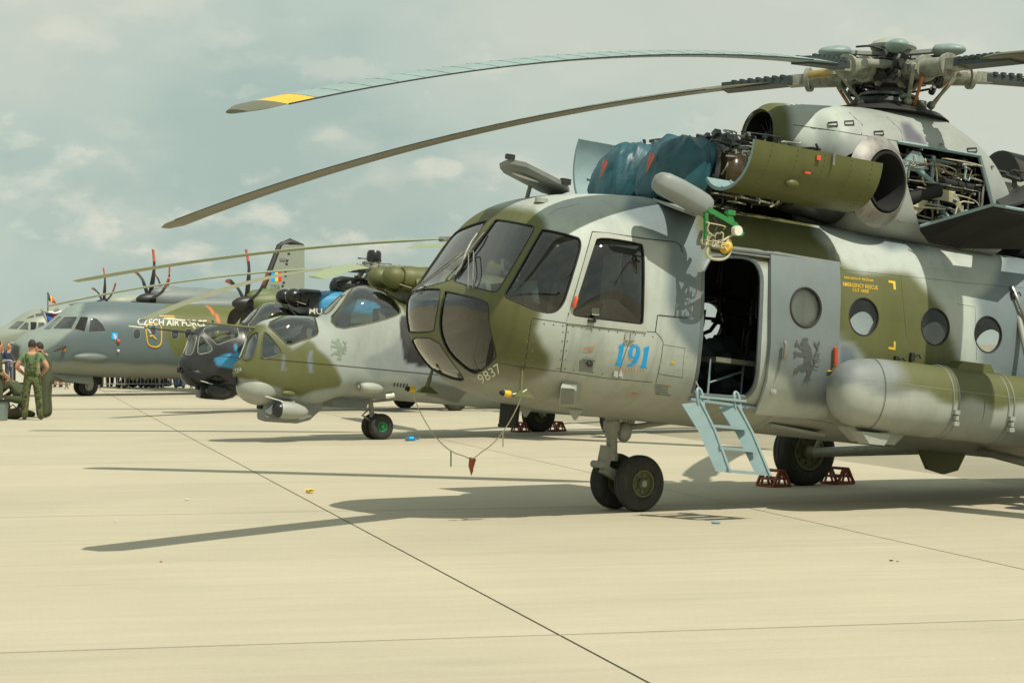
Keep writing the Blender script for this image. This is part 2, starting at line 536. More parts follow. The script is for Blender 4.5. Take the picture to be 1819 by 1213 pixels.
def patch_obj(name, patch, off, thick, mats, parent, smooth=30, fr=None, paint=None, bulge=0.0):
    """a plate or pane made of the faces cut() returned: lifted by off, thick metres deep"""
    vs, fs = patch
    bm = bmesh.new()
    if bulge:
        # blow the pane outwards in the middle like a moulded bubble
        cnt = {}
        for f in fs:
            for i in range(len(f)): cnt[(f[i], f[(i + 1) % len(f)])] = 1
        rim = np.array([vs[a][0][:] for (a, b) in cnt if (b, a) not in cnt]); P = np.array([c[:] for c, n in vs])
        d = np.array([np.sqrt(((rim - p) ** 2).sum(1).min()) for p in P]); d /= max(d.max(), 1e-6)
        vs = [(c + n * (bulge * (1 - (1 - q) ** 2)), n) for (c, n), q in zip(vs, d)]
    V = [bm.verts.new(c + n * off) for c, n in vs]
    for f in fs:
        try: bm.faces.new([V[i] for i in f])
        except ValueError: pass
    bm.normal_update()
    bd = [e for e in bm.edges if len(e.link_faces) == 1]
    if thick:
        W = [bm.verts.new(c + n * (off - thick)) for c, n in vs]
        mp = dict(zip(V, W))
        fl = list(bm.faces)
        for f in fl: bm.faces.new([mp[v] for v in reversed(f.verts)])
        for e in bd:
            lp = e.link_loops[0]; a, b = lp.vert, lp.link_loop_next.vert
            try: bm.faces.new((b, a, mp[a], mp[b]))
            except ValueError: pass
    me = bpy.data.meshes.new(name); bm.to_mesh(me); bm.free()
    o = finish(name, me, mats, parent, smooth, None, fix=False)
    if paint: paint_mesh(o, fr, paint)
    return o
def paint_mesh(o, fr, paint):
    """store the camouflage as a colour attribute. paint(pixels, local points) -> rgb; points that look away from the photograph's side take their mirror point's paint"""
    me = o.data; n = len(me.vertices)
    P = np.zeros(n * 3); me.vertices.foreach_get('co', P); P = P.reshape(-1, 3)
    Nn = np.zeros(n * 3); me.vertices.foreach_get('normal', Nn); Nn = Nn.reshape(-1, 3)
    c = np.array(fr.c); away = ((c - P) * Nn).sum(1) < 0
    Q = P.copy(); Q[away & (P[:, 1] > 0), 1] *= -1
    col = paint(fr.pix(Q), Q)
    a = me.color_attributes.new('camo', 'FLOAT_COLOR', 'POINT')
    a.data.foreach_set('color', np.concatenate([col, np.ones((n, 1))], 1).ravel())
def layers(base, polys, extra=None):
    """camouflage: soft-edged outlines over a base colour"""
    def paint(px, P):
        col = np.tile(np.array(base, float), (len(px), 1))
        wob = np.stack([np.sin(px[:, 1] * .11) + np.sin(px[:, 0] * .07 + 2), np.cos(px[:, 0] * .09) + np.sin(px[:, 1] * .13)], 1) * 1.2
        for c, soft, poly in polys:
            lo = np.min(poly, 0) - 30; hi = np.max(poly, 0) + 30
            k = ((px > lo) & (px < hi)).all(1)
            if not k.any(): continue
            w = np.clip(sdist(px[k] + wob[k], poly) / soft * .5 + .5, 0, 1)[:, None]
            w = w * w * (3 - 2 * w)
            col[k] = col[k] * (1 - w) + np.array(c) * w
        if extra: col = extra(col, px, P)
        return col
    return paint
def seam(skin, pts, r=0.004, off=0.0, step=12):
    """polyline of photo pixels laid on the skin -> local points"""
    out = []
    for i in range(len(pts) - 1):
        a, b = pts[i], pts[i + 1]
        k = max(1, int(math.hypot(b[0] - a[0], b[1] - a[1]) / step))
        for j in range(k + (i == len(pts) - 2)):
            t = j / k; p = skin.hit(a[0] + (b[0] - a[0]) * t, a[1] + (b[1] - a[1]) * t, off)
            if p is not None: out.append(p)
    return out
def decal(name, polys, place, mats, parent, grid=0.06, holes=True):
    """flat print: filled 2D outlines dropped on a surface by place(a,b) -> 3D point"""
    bm = bmesh.new()
    for P in polys:
        f = bm.faces.new([bm.verts.new((a, b, 0)) for a, b in P])
    bmesh.ops.triangulate(bm, faces=bm.faces)
    return _drop(name, bm, place, mats, parent, grid)
def _drop(name, bm, place, mats, parent, grid):
    xs = [v.co.x for v in bm.verts]; ys = [v.co.y for v in bm.verts]
    for ax, vals in ((0, xs), (1, ys)):
        k = math.ceil(min(vals) / grid)
        while k * grid < max(vals):
            co = [0, 0, 0]; no = [0, 0, 0]; co[ax] = k * grid; no[ax] = 1
            bmesh.ops.bisect_plane(bm, geom=list(bm.verts) + list(bm.edges) + list(bm.faces), plane_co=co, plane_no=no, dist=1e-6)
            k += 1
    bad = []
    for v in bm.verts:
        p = place(v.co.x, v.co.y)
        if p is None: bad.append(v)
        else: v.co = p
    if bad: bmesh.ops.delete(bm, geom=bad, context='VERTS')
    me = bpy.data.meshes.new(name); bm.to_mesh(me); bm.free()
    return finish(name, me, mats, parent, 60, None, fix=False)
def text_bm(s, size=1.0, bold=0.0, space=1.0):
    cu = bpy.data.curves.new('t', 'FONT'); cu.body = s; cu.size = size; cu.offset = bold; cu.space_character = space; cu.resolution_u = 3
    o = bpy.data.objects.new('t', cu); COL.objects.link(o)
    dg = bpy.context.evaluated_depsgraph_get()
    me = bpy.data.meshes.new_from_object(o.evaluated_get(dg))
    bm = bmesh.new(); bm.from_mesh(me)
    bpy.data.objects.remove(o); bpy.data.curves.remove(cu); bpy.data.meshes.remove(me)
    bmesh.ops.triangulate(bm, faces=bm.faces)
    return bm
def text_on(name, s, quad, skin, mats, parent, off=0.004, bold=0.0, grid_n=8):
    """lettering stretched to a photo-pixel quad (bottom-left, bottom-right, top-left) and laid on the skin"""
    bm = text_bm(s, 1.0, bold)
    xs = [v.co.x for v in bm.verts]; ys = [v.co.y for v in bm.verts]
    x0, x1, y0, y1 = min(xs), max(xs), min(ys), max(ys)
    bl, br, tl = quad
    hitf = skin if callable(skin) else (lambda X, Y: skin.hit(X, Y, off))
    def place(a, b):
        u = (a - x0) / (x1 - x0); v = (b - y0) / (y1 - y0)
        return hitf(bl[0] + (br[0] - bl[0]) * u + (tl[0] - bl[0]) * v, bl[1] + (br[1] - bl[1]) * u + (tl[1] - bl[1]) * v)
    return _drop(name, bm, place, mats, parent, (x1 - x0) / grid_n)
# ================================================================ the setting: airfield ground
def concrete_mat():
    m = bpy.data.materials.new('concrete'); m.use_nodes = True
    N, L = m.node_tree.nodes, m.node_tree.links; bs = N['Principled BSDF']
    g = N.new('ShaderNodeNewGeometry'); oi = N.new('ShaderNodeObjectInfo')
    mp_ = N.new('ShaderNodeMapping'); mp_.inputs['Rotation'].default_value = (0, 0, rad(-13.2)); L.new(g.outputs['Position'], mp_.inputs[0])
    mp2 = N.new('ShaderNodeMapping'); mp2.inputs['Scale'].default_value = (0.35, 4.0, 1); L.new(mp_.outputs[0], mp2.inputs[0])
    def noise(v, sc, det=6, ro=.6):
        n = N.new('ShaderNodeTexNoise'); n.inputs['Scale'].default_value = sc; n.inputs['Detail'].default_value = det; n.inputs['Roughness'].default_value = ro
        L.new(v, n.inputs['Vector']); return n.outputs['Fac']
    def rng(v, a, b, c, d):
        r = N.new('ShaderNodeMapRange'); r.inputs[1].default_value = a; r.inputs[2].default_value = b; r.inputs[3].default_value = c; r.inputs[4].default_value = d
        L.new(v, r.inputs[0]); return r.outputs[0]
    def mul(a, b):
        n = N.new('ShaderNodeMath'); n.operation = 'MULTIPLY'; L.new(a, n.inputs[0]); L.new(b, n.inputs[1]); return n.outputs[0]
    f = mul(rng(noise(mp2.outputs[0], 1.3, 8, .7), .3, .7, .93, 1.06), rng(noise(mp_.outputs[0], .35, 5), .3, .7, .93, 1.06))
    f = mul(f, rng(noise(mp_.outputs[0], 30, 4, .8), .3, .75, .90, 1.06))
    f = mul(f, rng(oi.outputs['Random'], 0, 1, .965, 1.03))
    # darker scuffs and drips
    mp3 = N.new('ShaderNodeMapping'); mp3.inputs['Scale'].default_value = (0.5, 2.6, 1); mp3.inputs['Location'].default_value = (7, 3, 0); L.new(mp_.outputs[0], mp3.inputs[0])
    f = mul(f, rng(noise(mp3.outputs[0], .8, 9, .72), .56, .78, 1.0, .87))
    v = N.new('ShaderNodeVectorMath'); v.operation = 'SCALE'; v.inputs[0].default_value = (0.468, 0.420, 0.315); L.new(f, v.inputs['Scale'])
    L.new(v.outputs[0], bs.inputs['Base Color']); bs.inputs['Roughness'].default_value = 0.85; bs.inputs['Specular IOR Level'].default_value = 0.25
    b = N.new('ShaderNodeBump'); b.inputs['Strength'].default_value = 0.25; b.inputs['Distance'].default_value = 0.01
    L.new(noise(mp2.outputs[0], 12, 5), b.inputs['Height']); L.new(b.outputs[0], bs.inputs['Normal'])
    return m
M_CONC = concrete_mat()
M_ASPH = mat('old_asphalt', (0.30, 0.275, 0.205), .9, var=.16, scale=.5, bump=.3, spec=.2)
M_SEAL = mat('joint_seal', (0.06, 0.055, 0.045), .9, var=.3, scale=9)
g = MB(); g.add([(-3000, -400, -.014), (3000, -400, -.014), (3000, 5000, -.014), (-3000, 5000, -.014)], [(0, 1, 2, 3)])
o = g.build('ground', M_ASPH); o['kind'] = 'structure'; o['label'] = 'pale worn asphalt beyond the concrete apron'
JA = rad(13.25)                                  # the joints run 13 degrees off the view direction
jd, jc = Vector((-math.sin(JA), math.cos(JA), 0)), Vector((math.cos(JA), math.sin(JA), 0))
J0 = ground(583, 908); J0.z = 0                   # a joint crossing seen in the photograph
SW, SL = 4.47, 4.84
def slab_pt(i, j, z=0): q = J0 + jc * (SW * i) + jd * (SL * j); q.z = z; return q
I0, I1, K0, K1 = -7, 2, -5, 19
b = MB(); b.add([slab_pt(-60, -40, -.009), slab_pt(2, -40, -.009), slab_pt(2, 90, -.009), slab_pt(-60, 90, -.009)], [(0, 1, 2, 3)])
apron = b.build('apron', M_SEAL); apron['kind'] = 'structure'
b = MB(); b.add([slab_pt(-60, K1, -.0035), slab_pt(2, K1, -.0035), slab_pt(2, 90, -.0035), slab_pt(-60, 90, -.0035)], [(0, 1, 2, 3)])
b.add([slab_pt(-60, -40, -.0035), slab_pt(I0, -40, -.0035), slab_pt(I0, K1, -.0035), slab_pt(-60, K1, -.0035)], [(0, 1, 2, 3)])
b.add([slab_pt(I0, -40, -.0035), slab_pt(2, -40, -.0035), slab_pt(2, K0, -.0035), slab_pt(I0, K0, -.0035)], [(0, 1, 2, 3)])
b.build('far_concrete', M_CONC, apron)
slab_me = {}
for i in range(I0, I1):
    for j in range(K0, K1):
        key = (j % 2)
        if key not in slab_me:
            gx, gy0, gy1 = .010, (.003 if key else .018), (.018 if key else .003)
            s = MB(); hx = SW / 2 - gx; y0, y1 = -SL / 2 + gy0, SL / 2 - gy1
            s.add([(-hx, y0, -.0085), (hx, y0, -.0085), (hx, y1, -.0085), (-hx, y1, -.0085), (-hx, y0, 0), (hx, y0, 0), (hx, y1, 0), (-hx, y1, 0)],
                  [(3, 2, 1, 0), (4, 5, 6, 7), (0, 1, 5, 4), (1, 2, 6, 5), (2, 3, 7, 6), (3, 0, 4, 7)])
            o = s.build('concrete_slab', M_CONC, apron, smooth=0); slab_me[key] = o
        else:
            o = slab_me[key].copy(); COL.objects.link(o)
        p = (slab_pt(i, j) + slab_pt(i + 1, j + 1)) / 2
        o.location = p; o.rotation_euler = (0, 0, JA)

# belt of trees and a low hangar behind the photographer: they show in the cockpit glass
rt = random.Random(3); mb = MB()
for k in range(150):
    x = -260 + 520 * k / 150 + rt.uniform(-2, 2); h = rt.uniform(4, 8)
    for j in range(5):
        a = rt.uniform(1.5, 3); mb.sph((x + rt.uniform(-3, 3), -170 + rt.uniform(-5, 5), h * (.25 + .17 * j)), (a, a, a * .8), 7, 5)
o = mb.build('tree_belt', mat('far_foliage', (.035, .05, .02), .9, var=.4, scale=.3), None, 0); o['kind'] = 'stuff'; o['label'] = 'dark belt of trees far behind the photographer'; o['category'] = 'trees'

# ================================================================ the big transport helicopter in front
H17 = Frame((1.07, 22.3), 30, 6)
R17 = H17.root('transport_helicopter')
tag(R17, 'large green and grey camouflaged transport helicopter with open side door, number 191', 'helicopter', 'parked military helicopters')
# paint (real base colours)
C_LIGHT, C_SLATE, C_OLIVE, C_BELLY = (.425, .47, .43), (.15, .195, .212), (.10, .108, .032), (.37, .375, .315)
M_CAMO = mat('camouflage_paint', None, .58, attr='camo', var=.10, scale=1.6, grime=(.14, .138, .118, .42), bump=.12)
M_INT = mat('cabin_lining', (.04, .043, .043), .75, var=.3, scale=4)
M_RUBBER = mat('black_rubber', (.022, .022, .02), .7, var=.2, scale=9)
M_TYRE = mat('tyre_rubber', (.026, .026, .022), .82, var=.3, scale=7, bump=.15, grime=(.12, .11, .08, .5))
M_HUBG = mat('olive_hub', (.10, .105, .04), .5, var=.2, scale=9, grime=(.04, .04, .03, .6))
M_LBLUE = mat('pale_blue_paint', (.235, .335, .35), .5, var=.10, scale=5, grime=(.25, .27, .24, .4))
M_OLIVE = mat('olive_paint', C_OLIVE, .5, var=.12, scale=2.5, grime=(.05, .05, .025, .4))
M_GREY = mat('light_grey_paint', (.33, .35, .31), .5, var=.1, scale=3, grime=(.2, .19, .15, .4))
M_SLATE = mat('slate_paint', (.19, .21, .20), .55, var=.12, scale=3, grime=(.1, .1, .08, .4))
M_DARK = mat('dark_metal', (.045, .045, .042), .5, metal=.4, var=.3, scale=9)
M_BLACK = mat('matt_black', (.012, .012, .012), .8, var=.3, scale=5)
M_STEEL = mat('worn_steel', (.30, .29, .26), .38, metal=.75, var=.25, scale=12)
M_SEAM = mat('panel_gap', (.03, .03, .025), .8)
M_STRUT = mat('gear_leg_paint', (.27, .275, .23), .5, var=.16, scale=7, grime=(.08, .075, .05, .5))
M_GLASS = glass('canopy_glass', (.72, .76, .74), .95, (.3, .3, .27), .012, 1.7)
M_GLASSN = glass('nose_glass', (.14, .145, .135), .95, (.2, .18, .14), .03, 1.5)
M_WIN = glass('cabin_glass', (.97, .97, .95), .8, (.5, .5, .45), .04, 0.9)
M_ORANGE = mat('red_orange_paint', (.62, .09, .03), .5)
M_YELLOW = mat('yellow_paint', (.72, .45, .04), .5)
M_BLUEP = mat('bright_blue_paint', (.0, .36, .86), .5)
M_WHITEP = mat('white_paint', (.66, .66, .58), .5)
M_RED = mat('red_oxide_paint', (.26, .06, .03), .6, var=.2, scale=12)

X0 = -2.33
t = np.linspace(0, 1, 46)
XS = np.concatenate([X0 + .8 * t ** 2.0 + .002, np.arange(X0 + .835, 5.6, .034), np.linspace(5.7, 15.5, 50)])
zt = pchip([-2.33, -2.27, -2.157, -1.98, -1.793, -1.66, -1.5, -1.24, -.9, -.45, 0, 7, 9, 15.5], [1.98, 2.1, 2.21, 2.52, 2.85, 3.01, 3.1, 3.18, 3.24, 3.29, 3.32, 3.33, 3.3, 3.2], XS)
zb = pchip([-2.33, -2.27, -2.14, -1.95, -1.757, -1.4, -.9, 0, 5.5, 7, 9, 15.5], [1.9, 1.66, 1.38, 1.2, 1.1, 1.015, .98, .97, .97, 1.2, 2.35, 2.75], XS)
u_ = np.clip((X0 + 1.75 - XS) / 1.75, 0, 1); hwf = 1.25 * (1 - u_ ** 4.0) ** .25
hw = np.where(XS > 5.5, pchip([5.5, 7, 9, 15.5], [1.25, 1.05, .5, .24], XS), hwf)
zm = pchip([-2.33, -1.9, -1, 6, 9, 15.5], [1.94, 2.0, 2.05, 2.1, 2.8, 2.97], XS)
A17 = rings(XS, zt, zb, hw, zm, pchip([-2.33, -1.8, -1, 7, 9, 15.5], [2.6, 2.7, 2.7, 2.7, 2, 2], XS), pchip([-2.33, -1.8, 7, 9, 15.5], [2.6, 2.6, 2.6, 2, 2], XS), 216)
S17 = Skin(A17, H17)
NOSE = [(700, 300), (866, 364), (947, 370), (966, 388), (972, 402), (985, 470), (962, 545), (957, 569), (953, 590), (962, 612), (977, 632), (980, 648), (970, 665), (931, 681), (881, 680), (800, 700), (700, 720)]
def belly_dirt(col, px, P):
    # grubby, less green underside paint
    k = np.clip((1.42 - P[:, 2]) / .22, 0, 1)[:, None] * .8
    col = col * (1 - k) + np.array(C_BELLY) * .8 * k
    # sheets of slightly different age, and rain-washed dirt below the joints
    ix, iz = np.floor((P[:, 0] + .42) / .70), np.floor((P[:, 2] - 1.93) / .345)
    hsh = np.modf(np.abs(np.sin(ix * 12.9898 + iz * 78.233 + np.sign(P[:, 1]) * 3.1) * 43758.5453))[0]
    u1 = P[:, 0] * 9.0; st = np.sin(u1) * np.sin(u1 * 2.37 + 1.3) * np.sin(u1 * .61 + .4) + .5 * np.sin(u1 * 4.1) * np.sin(u1 * 3.03)
    run = np.clip(st - .25, 0, 1) * np.clip((2.75 - P[:, 2]) / .9, 0, 1)
    return col * (.94 + .11 * hsh - .20 * run)[:, None]
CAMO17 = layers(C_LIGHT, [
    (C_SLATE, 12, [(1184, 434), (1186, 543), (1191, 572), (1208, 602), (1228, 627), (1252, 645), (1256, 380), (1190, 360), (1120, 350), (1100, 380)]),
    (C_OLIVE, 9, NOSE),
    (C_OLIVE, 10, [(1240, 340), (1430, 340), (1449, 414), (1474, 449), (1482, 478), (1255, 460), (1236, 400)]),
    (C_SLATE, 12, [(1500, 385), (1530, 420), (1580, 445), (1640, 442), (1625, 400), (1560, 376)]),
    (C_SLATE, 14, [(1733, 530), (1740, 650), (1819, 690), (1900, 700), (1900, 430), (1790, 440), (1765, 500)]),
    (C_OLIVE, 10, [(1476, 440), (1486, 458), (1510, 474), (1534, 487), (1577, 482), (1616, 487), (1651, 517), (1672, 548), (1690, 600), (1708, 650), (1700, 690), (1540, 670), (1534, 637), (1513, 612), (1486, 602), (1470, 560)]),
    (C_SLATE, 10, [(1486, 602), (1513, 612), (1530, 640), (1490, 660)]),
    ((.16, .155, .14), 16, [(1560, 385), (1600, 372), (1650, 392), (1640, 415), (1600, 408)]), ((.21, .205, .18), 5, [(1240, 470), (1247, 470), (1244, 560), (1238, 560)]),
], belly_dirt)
# --- openings
WSH = [(883, 389), (944, 400), (949, 404), (947, 412), (888, 512), (882, 518), (875, 519), (811, 502), (806, 497), (808, 490), (877, 393)]
QTR = [(965.6, 406.6), (1026, 421), (1031, 427), (1032, 436), (1029.7, 449), (1005.4, 528.5), (999, 542), (992, 550), (984.7, 554.5), (971, 556), (946.6, 549), (936, 544), (900, 528.5), (896.4, 523), (901.6, 514.6), (960.4, 410.8)]
BLI = [(1060.7, 423.5), (1084, 423.5), (1138.7, 432.6), (1142.3, 438), (1145, 467), (1143, 572), (1139.6, 576.8), (1131.4, 576), (1022.6, 563), (1016, 558.7), (1017, 554), (1057, 429)]
NPP = [(792, 516), (862.6, 534.5), (868, 543), (867.8, 574), (881, 627), (880, 638), (847.8, 664.5), (837, 661.6), (822, 651.7), (799, 630), (785.8, 605.6), (780.8, 582.5), (781.6, 557.7), (789, 521)]
NSU = [(731, 514), (780, 512), (783, 517), (772, 577.5), (771, 590), (724, 592), (719, 583), (718, 562), (722, 535)]
NSL = [(725, 600), (774, 600), (800, 640), (818, 662), (826, 678), (796, 672), (757, 651), (735, 626)]
DOOR = [(1249, 456), (1304, 454), (1330, 457), (1345, 467), (1353, 486), (1354, 507), (1350, 600), (1348, 640), (1345, 675), (1337, 696), (1322, 709), (1228, 702), (1235, 680), (1240, 655), (1245, 610), (1248, 558)]
def circ(cx, cz, r, n=28): return [(cx + r * math.cos(2 * math.pi * k / n), cz + r * math.sin(2 * math.pi * k / n)) for k in range(n)]
def seal_of(patch, r, name, m, parent, inset=0.0):
    """rubber seal: a tube round the rim of a cut-out"""
    vs, fs = patch; cnt = {}
    for f in fs:
        for i in range(len(f)):
            a, b = f[i], f[(i + 1) % len(f)]
            cnt[(a, b)] = 1
    nxt = {a: b for (a, b) in cnt if (b, a) not in cnt}
    if not nxt: return
    st = next(iter(nxt)); loop = [st]; k = nxt[st]
    while k != st and k in nxt and len(loop) < 4000: loop.append(k); k = nxt[k]
    pts = [vs[i][0] + vs[i][1] * inset for i in loop]
    P = [pts[0]]
    for p in pts[1:]:
        if (p - P[-1]).length > .012: P.append(p)
    mb = MB(); mb.tube(P, r, 6, closed=True); return mb.build(name, m, parent)
OPEN17 = []
def window17(poly, name, m, mode='pix', mirror=False, r=.008, off=-.012):
    p = S17.cut(poly, mode, mirror)
    OPEN17.append((name, p, m, r, off))
rc = lambda P: chaikin(P, 1)
for mir in (False, True):
    window17(rc(WSH), 'windscreen', M_GLASS, mirror=mir)
    window17(rc(QTR), 'quarter_window', M_GLASS, mirror=mir)
    window17(rc(BLI), 'cockpit_side_window', M_GLASS, mirror=mir)
window17(rc(NPP), 'nose_window', M_GLASSN)
window17(rc(NSU), 'nose_window', M_GLASSN)
window17(rc(NSL), 'nose_window', M_GLASSN)
WZ = 2.285
for cx in (2.13, 3.125, 3.89, 4.85): window17(circ(cx, WZ, .2), 'cabin_window', M_WIN, 'side', False)
_q = H17.un(1256, 572, 1, 1.2); window17(circ(_q.x, _q.z, .23), 'cabin_window', M_WIN, 'side', True); 
for cx in (1.337, 2.13, 3.125, 3.89):
    p_ = Vector((cx, -1.25, WZ)); q_ = p_ + (p_ - H17.c) * (2.5 / (p_ - H17.c).y); window17(circ(q_.x - .06, WZ + .09, .23), 'cabin_window', M_WIN, 'side', True)
DOORP = S17.cut(rc(DOOR))
S17.shell(.045)
for f in S17.bm.faces:
    if f.material_index == 1 and f.calc_center_median().x < -.15: f.material_index = 2
M_COCK = mat('cockpit_grey', (.17, .20, .195), .7, var=.2, scale=5)
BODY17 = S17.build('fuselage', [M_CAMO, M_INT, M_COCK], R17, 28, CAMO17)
for name, p, m, r, off in OPEN17:
    w = patch_obj(name, p, off, 0, m, R17, bulge={'cockpit_side_window': .07, 'quarter_window': .02}.get(name, 0.0))
    seal_of(p, r, 'window_seal', M_RUBBER, w, -.002)
# ---------------------------------------------------------------- doors, panels, markings of the transport helicopter
U = H17.un
seal_of(DOORP, .024, 'door_frame', mat('door_frame_paint', (.12, .15, .155), .5, var=.15, scale=8), R17, -.01)
# sliding door, run back along its rail outside the skin
row = (XS > .3) & (XS < 2.4)
SD = Skin(A17[row][:, list(range(168, 216)) + list(range(0, 52))], H17, False, False, closed=False)
SDP = [(1364, 456), (1486, 472), (1488, 519), (1485, 609), (1477, 685), (1466, 732), (1459, 739), (1338, 728), (1348, 706), (1358, 673), (1364, 609)]
bmesh.ops.reverse_faces(SD.bm, faces=[f for f in SD.bm.faces if f.normal.y > 0]); SD.bm.normal_update(); SD.tree()
DW = SD.cut(circ(1.337 - .03, WZ, .2), 'side')
SDpatch = SD.cut(SDP)
DCAMO = layers((.17, .205, .212), [(C_LIGHT, 10, [(1330, 590), (1358, 640), (1371, 655), (1394, 673), (1408, 700), (1411, 714), (1437, 716), (1465, 723), (1480, 745), (1330, 745)])])
SDOOR = patch_obj('sliding_door', SDpatch, .055, .035, [M_CAMO], R17, 28, H17, DCAMO)
o = patch_obj('door_window', DW, .04, 0, M_WIN, SDOOR); seal_of(DW, .012, 'window_seal', M_RUBBER, SDOOR, .055)
mb = MB(); mb.tube([SD.hit(1384, 606, .10), SD.hit(1384, 612, .12), SD.hit(1382, 630, .12), SD.hit(1381, 636, .10)], .022, 10); mb.build('handle', M_STEEL, SDOOR)
mb = MB(); mb.tube([SD.hit(1475, 616, .09), SD.hit(1475, 646, .09)], .025, 8); mb.build('emergency_handle', M_ORANGE, SDOOR)
mb = MB(); mb.tube([SD.hit(1464, 657, .064), SD.hit(1472, 656, .064), SD.hit(1481, 640, .064)], .008, 6); mb.build('yellow_marking', M_YELLOW, SDOOR)
mb = MB(); mb.lathe(SD.hit(1369, 690, .056), (0, -1, 0), [(0, .04), (.012, .035), (.012, .02), (.02, .018), (.02, .0)], 14); mb.build('lock', M_GREY, SDOOR)
SD2 = type('O', (), {'hit': staticmethod(lambda x, y, off=0: SD.hit(x, y, .055 + off))})
# heraldic lion on the door, from brush strokes
def stroke(pts, ws):
    L_, R_ = [], []
    for i, p in enumerate(pts):
        a = pts[max(i - 1, 0)]; b = pts[min(i + 1, len(pts) - 1)]; d = Vector((b[0] - a[0], b[1] - a[1])); d.normalize()
        n = Vector((-d.y, d.x)); w = ws[i] / 2
        L_.append((p[0] + n.x * w, p[1] + n.y * w)); R_.append((p[0] - n.x * w, p[1] - n.y * w))
    return L_ + R_[::-1]
LION = [  # in a 200 x 290 box, y down
    ([(92, 40), (100, 75), (112, 120), (108, 165), (92, 200)], [34, 58, 54, 44, 36]),
    ([(108, 8), (88, 22), (80, 40), (100, 52)], [18, 40, 40, 22]), ([(80, 34), (64, 40), (74, 50)], [16, 14, 8]), ([(85, 3), (95, 14), (112, 2)], [5, 14, 4]),
    ([(86, 78), (60, 70), (40, 52), (24, 38)], [26, 18, 15, 20]), ([(40, 50), (26, 62), (14, 60)], [10, 9, 5]), ([(30, 44), (34, 26), (28, 20)], [9, 8, 4]),
    ([(92, 112), (62, 116), (36, 112), (16, 116)], [28, 20, 17, 18]), ([(34, 114), (22, 132), (10, 136)], [10, 10, 5]), ([(30, 108), (20, 98), (8, 98)], [10, 8, 4]),
    ([(96, 190), (70, 205), (48, 200), (40, 222), (16, 222)], [46, 36, 22, 18, 20]), ([(30, 222), (22, 238), (8, 240)], [12, 10, 5]),
    ([(108, 180), (124, 215), (116, 245), (112, 268), (90, 272)], [46, 36, 22, 20, 22]), ([(100, 270), (92, 284), (78, 286)], [14, 10, 5]), ([(116, 266), (126, 282), (116, 288)], [12, 9, 5]),
    ([(118, 165), (142, 190), (158, 170), (148, 135), (160, 105), (176, 80), (172, 45)], [14, 13, 13, 11, 11, 11, 16]),
    ([(174, 60), (158, 40), (152, 24)], [12, 12, 4]), ([(174, 55), (186, 36), (184, 18)], [11, 12, 4]), ([(158, 110), (186, 112), (192, 98)], [9, 10, 4]), ([(150, 150), (180, 140), (196, 150)], [9, 9, 4]), ([(148, 184), (172, 196), (184, 186)], [9, 9, 4])]
def lion(name, box, surf, m, parent, off=.004, lay=LION):
    x0, y0, x1, y1 = box
    mb = MB()
    for k, (p, w) in enumerate(lay):
        bm = bmesh.new(); bm.faces.new([bm.verts.new((a, b, 0)) for a, b in stroke(p, [q * 1.1 for q in w])]); bmesh.ops.triangulate(bm, faces=bm.faces)
        vs = []
        for v in bm.verts:
            q = surf.hit(x0 + (x1 - x0) * v.co.x / 200, y0 + (y1 - y0) * v.co.y / 290 + (v.co.x / 200) * 3, off + k * .0004); vs.append(q)
        if any(q is None for q in vs): bm.free(); continue
        bm.verts.index_update()
        mb.add(vs, [tuple(v.index for v in f.verts) for f in bm.faces]); bm.free()
    return mb.build(name, m, parent, 0, fix=False)
M_LION = mat('dark_grey_marking', (.085, .095, .10), .55, var=.15, scale=20)
lion('lion_emblem', (1401, 598, 1452, 672), SD2, M_LION, SDOOR)
# rail above the door
mb = MB(); mb.tube([S17.hit(x, y, .03) for x, y in ((1262, 440), (1310, 446), (1370, 453), (1430, 463), (1487, 472))], .028, 8); mb.build('door_rail', M_SLATE, R17)
mb = MB(); mb.bar(S17.hit(1280, 446, .02), S17.hit(1490, 474, .02), .07, .012, (0, -.6, 1)); mb.build('rain_gutter', M_SLATE, R17)
mb = MB(); mb.bar(S17.hit(1224, 706, .02), S17.hit(1340, 722, .02), .05, .03); mb.build('door_sill', M_LBLUE, R17)
# big printed number: serif figures from outlines in a 100 x 200 box, y up
def arc(cx, cy, rx, ry, a0, a1, n): return [(cx + rx * math.cos(rad(a0 + (a1 - a0) * k / n)), cy + ry * math.sin(rad(a0 + (a1 - a0) * k / n))) for k in range(n + 1)]
ONE = [(0, 0), (62, 0), (62, 7), (50, 13), (50, 205), (44, 205), (4, 182), (4, 175), (16, 177), (16, 13), (0, 7)]
N9o = arc(48, 140, 46, 66, 0, 360, 30)[:-1]; N9i = arc(48, 140, 16, 52, 0, 360, 30)[:-1]
TAIL9 = [(94, 140), (93, 100), (80, 45), (40, 2), (8, -4), (8, 6), (36, 24), (56, 62), (62, 100)]
def digit_pix(poly, ox):
    # slanted figure box on the nose side, in photo pixels
    bl, br, tl = (1091, 648), (1149, 654), (1098, 609)
    return [((bl[0] + (br[0] - bl[0]) * (x + ox) / 262 + (tl[0] - bl[0]) * y / 205), (bl[1] + (br[1] - bl[1]) * (x + ox) / 262 + (tl[1] - bl[1]) * y / 205)) for x, y in poly]
nb = MB()
def put(poly, ox, off=.0065):
    bm = bmesh.new(); bm.faces.new([bm.verts.new((a, b, 0)) for a, b in digit_pix(poly, ox)]); bmesh.ops.triangulate(bm, faces=bm.faces)
    bm.verts.index_update(); nb.add([S17.hit(v.co.x, v.co.y, off) for v in bm.verts], [tuple(v.index for v in f.verts) for f in bm.faces]); bm.free()
put(ONE, 0); put(ONE, 200)
po, pi_ = digit_pix(N9o, 92), digit_pix(N9i, 92)
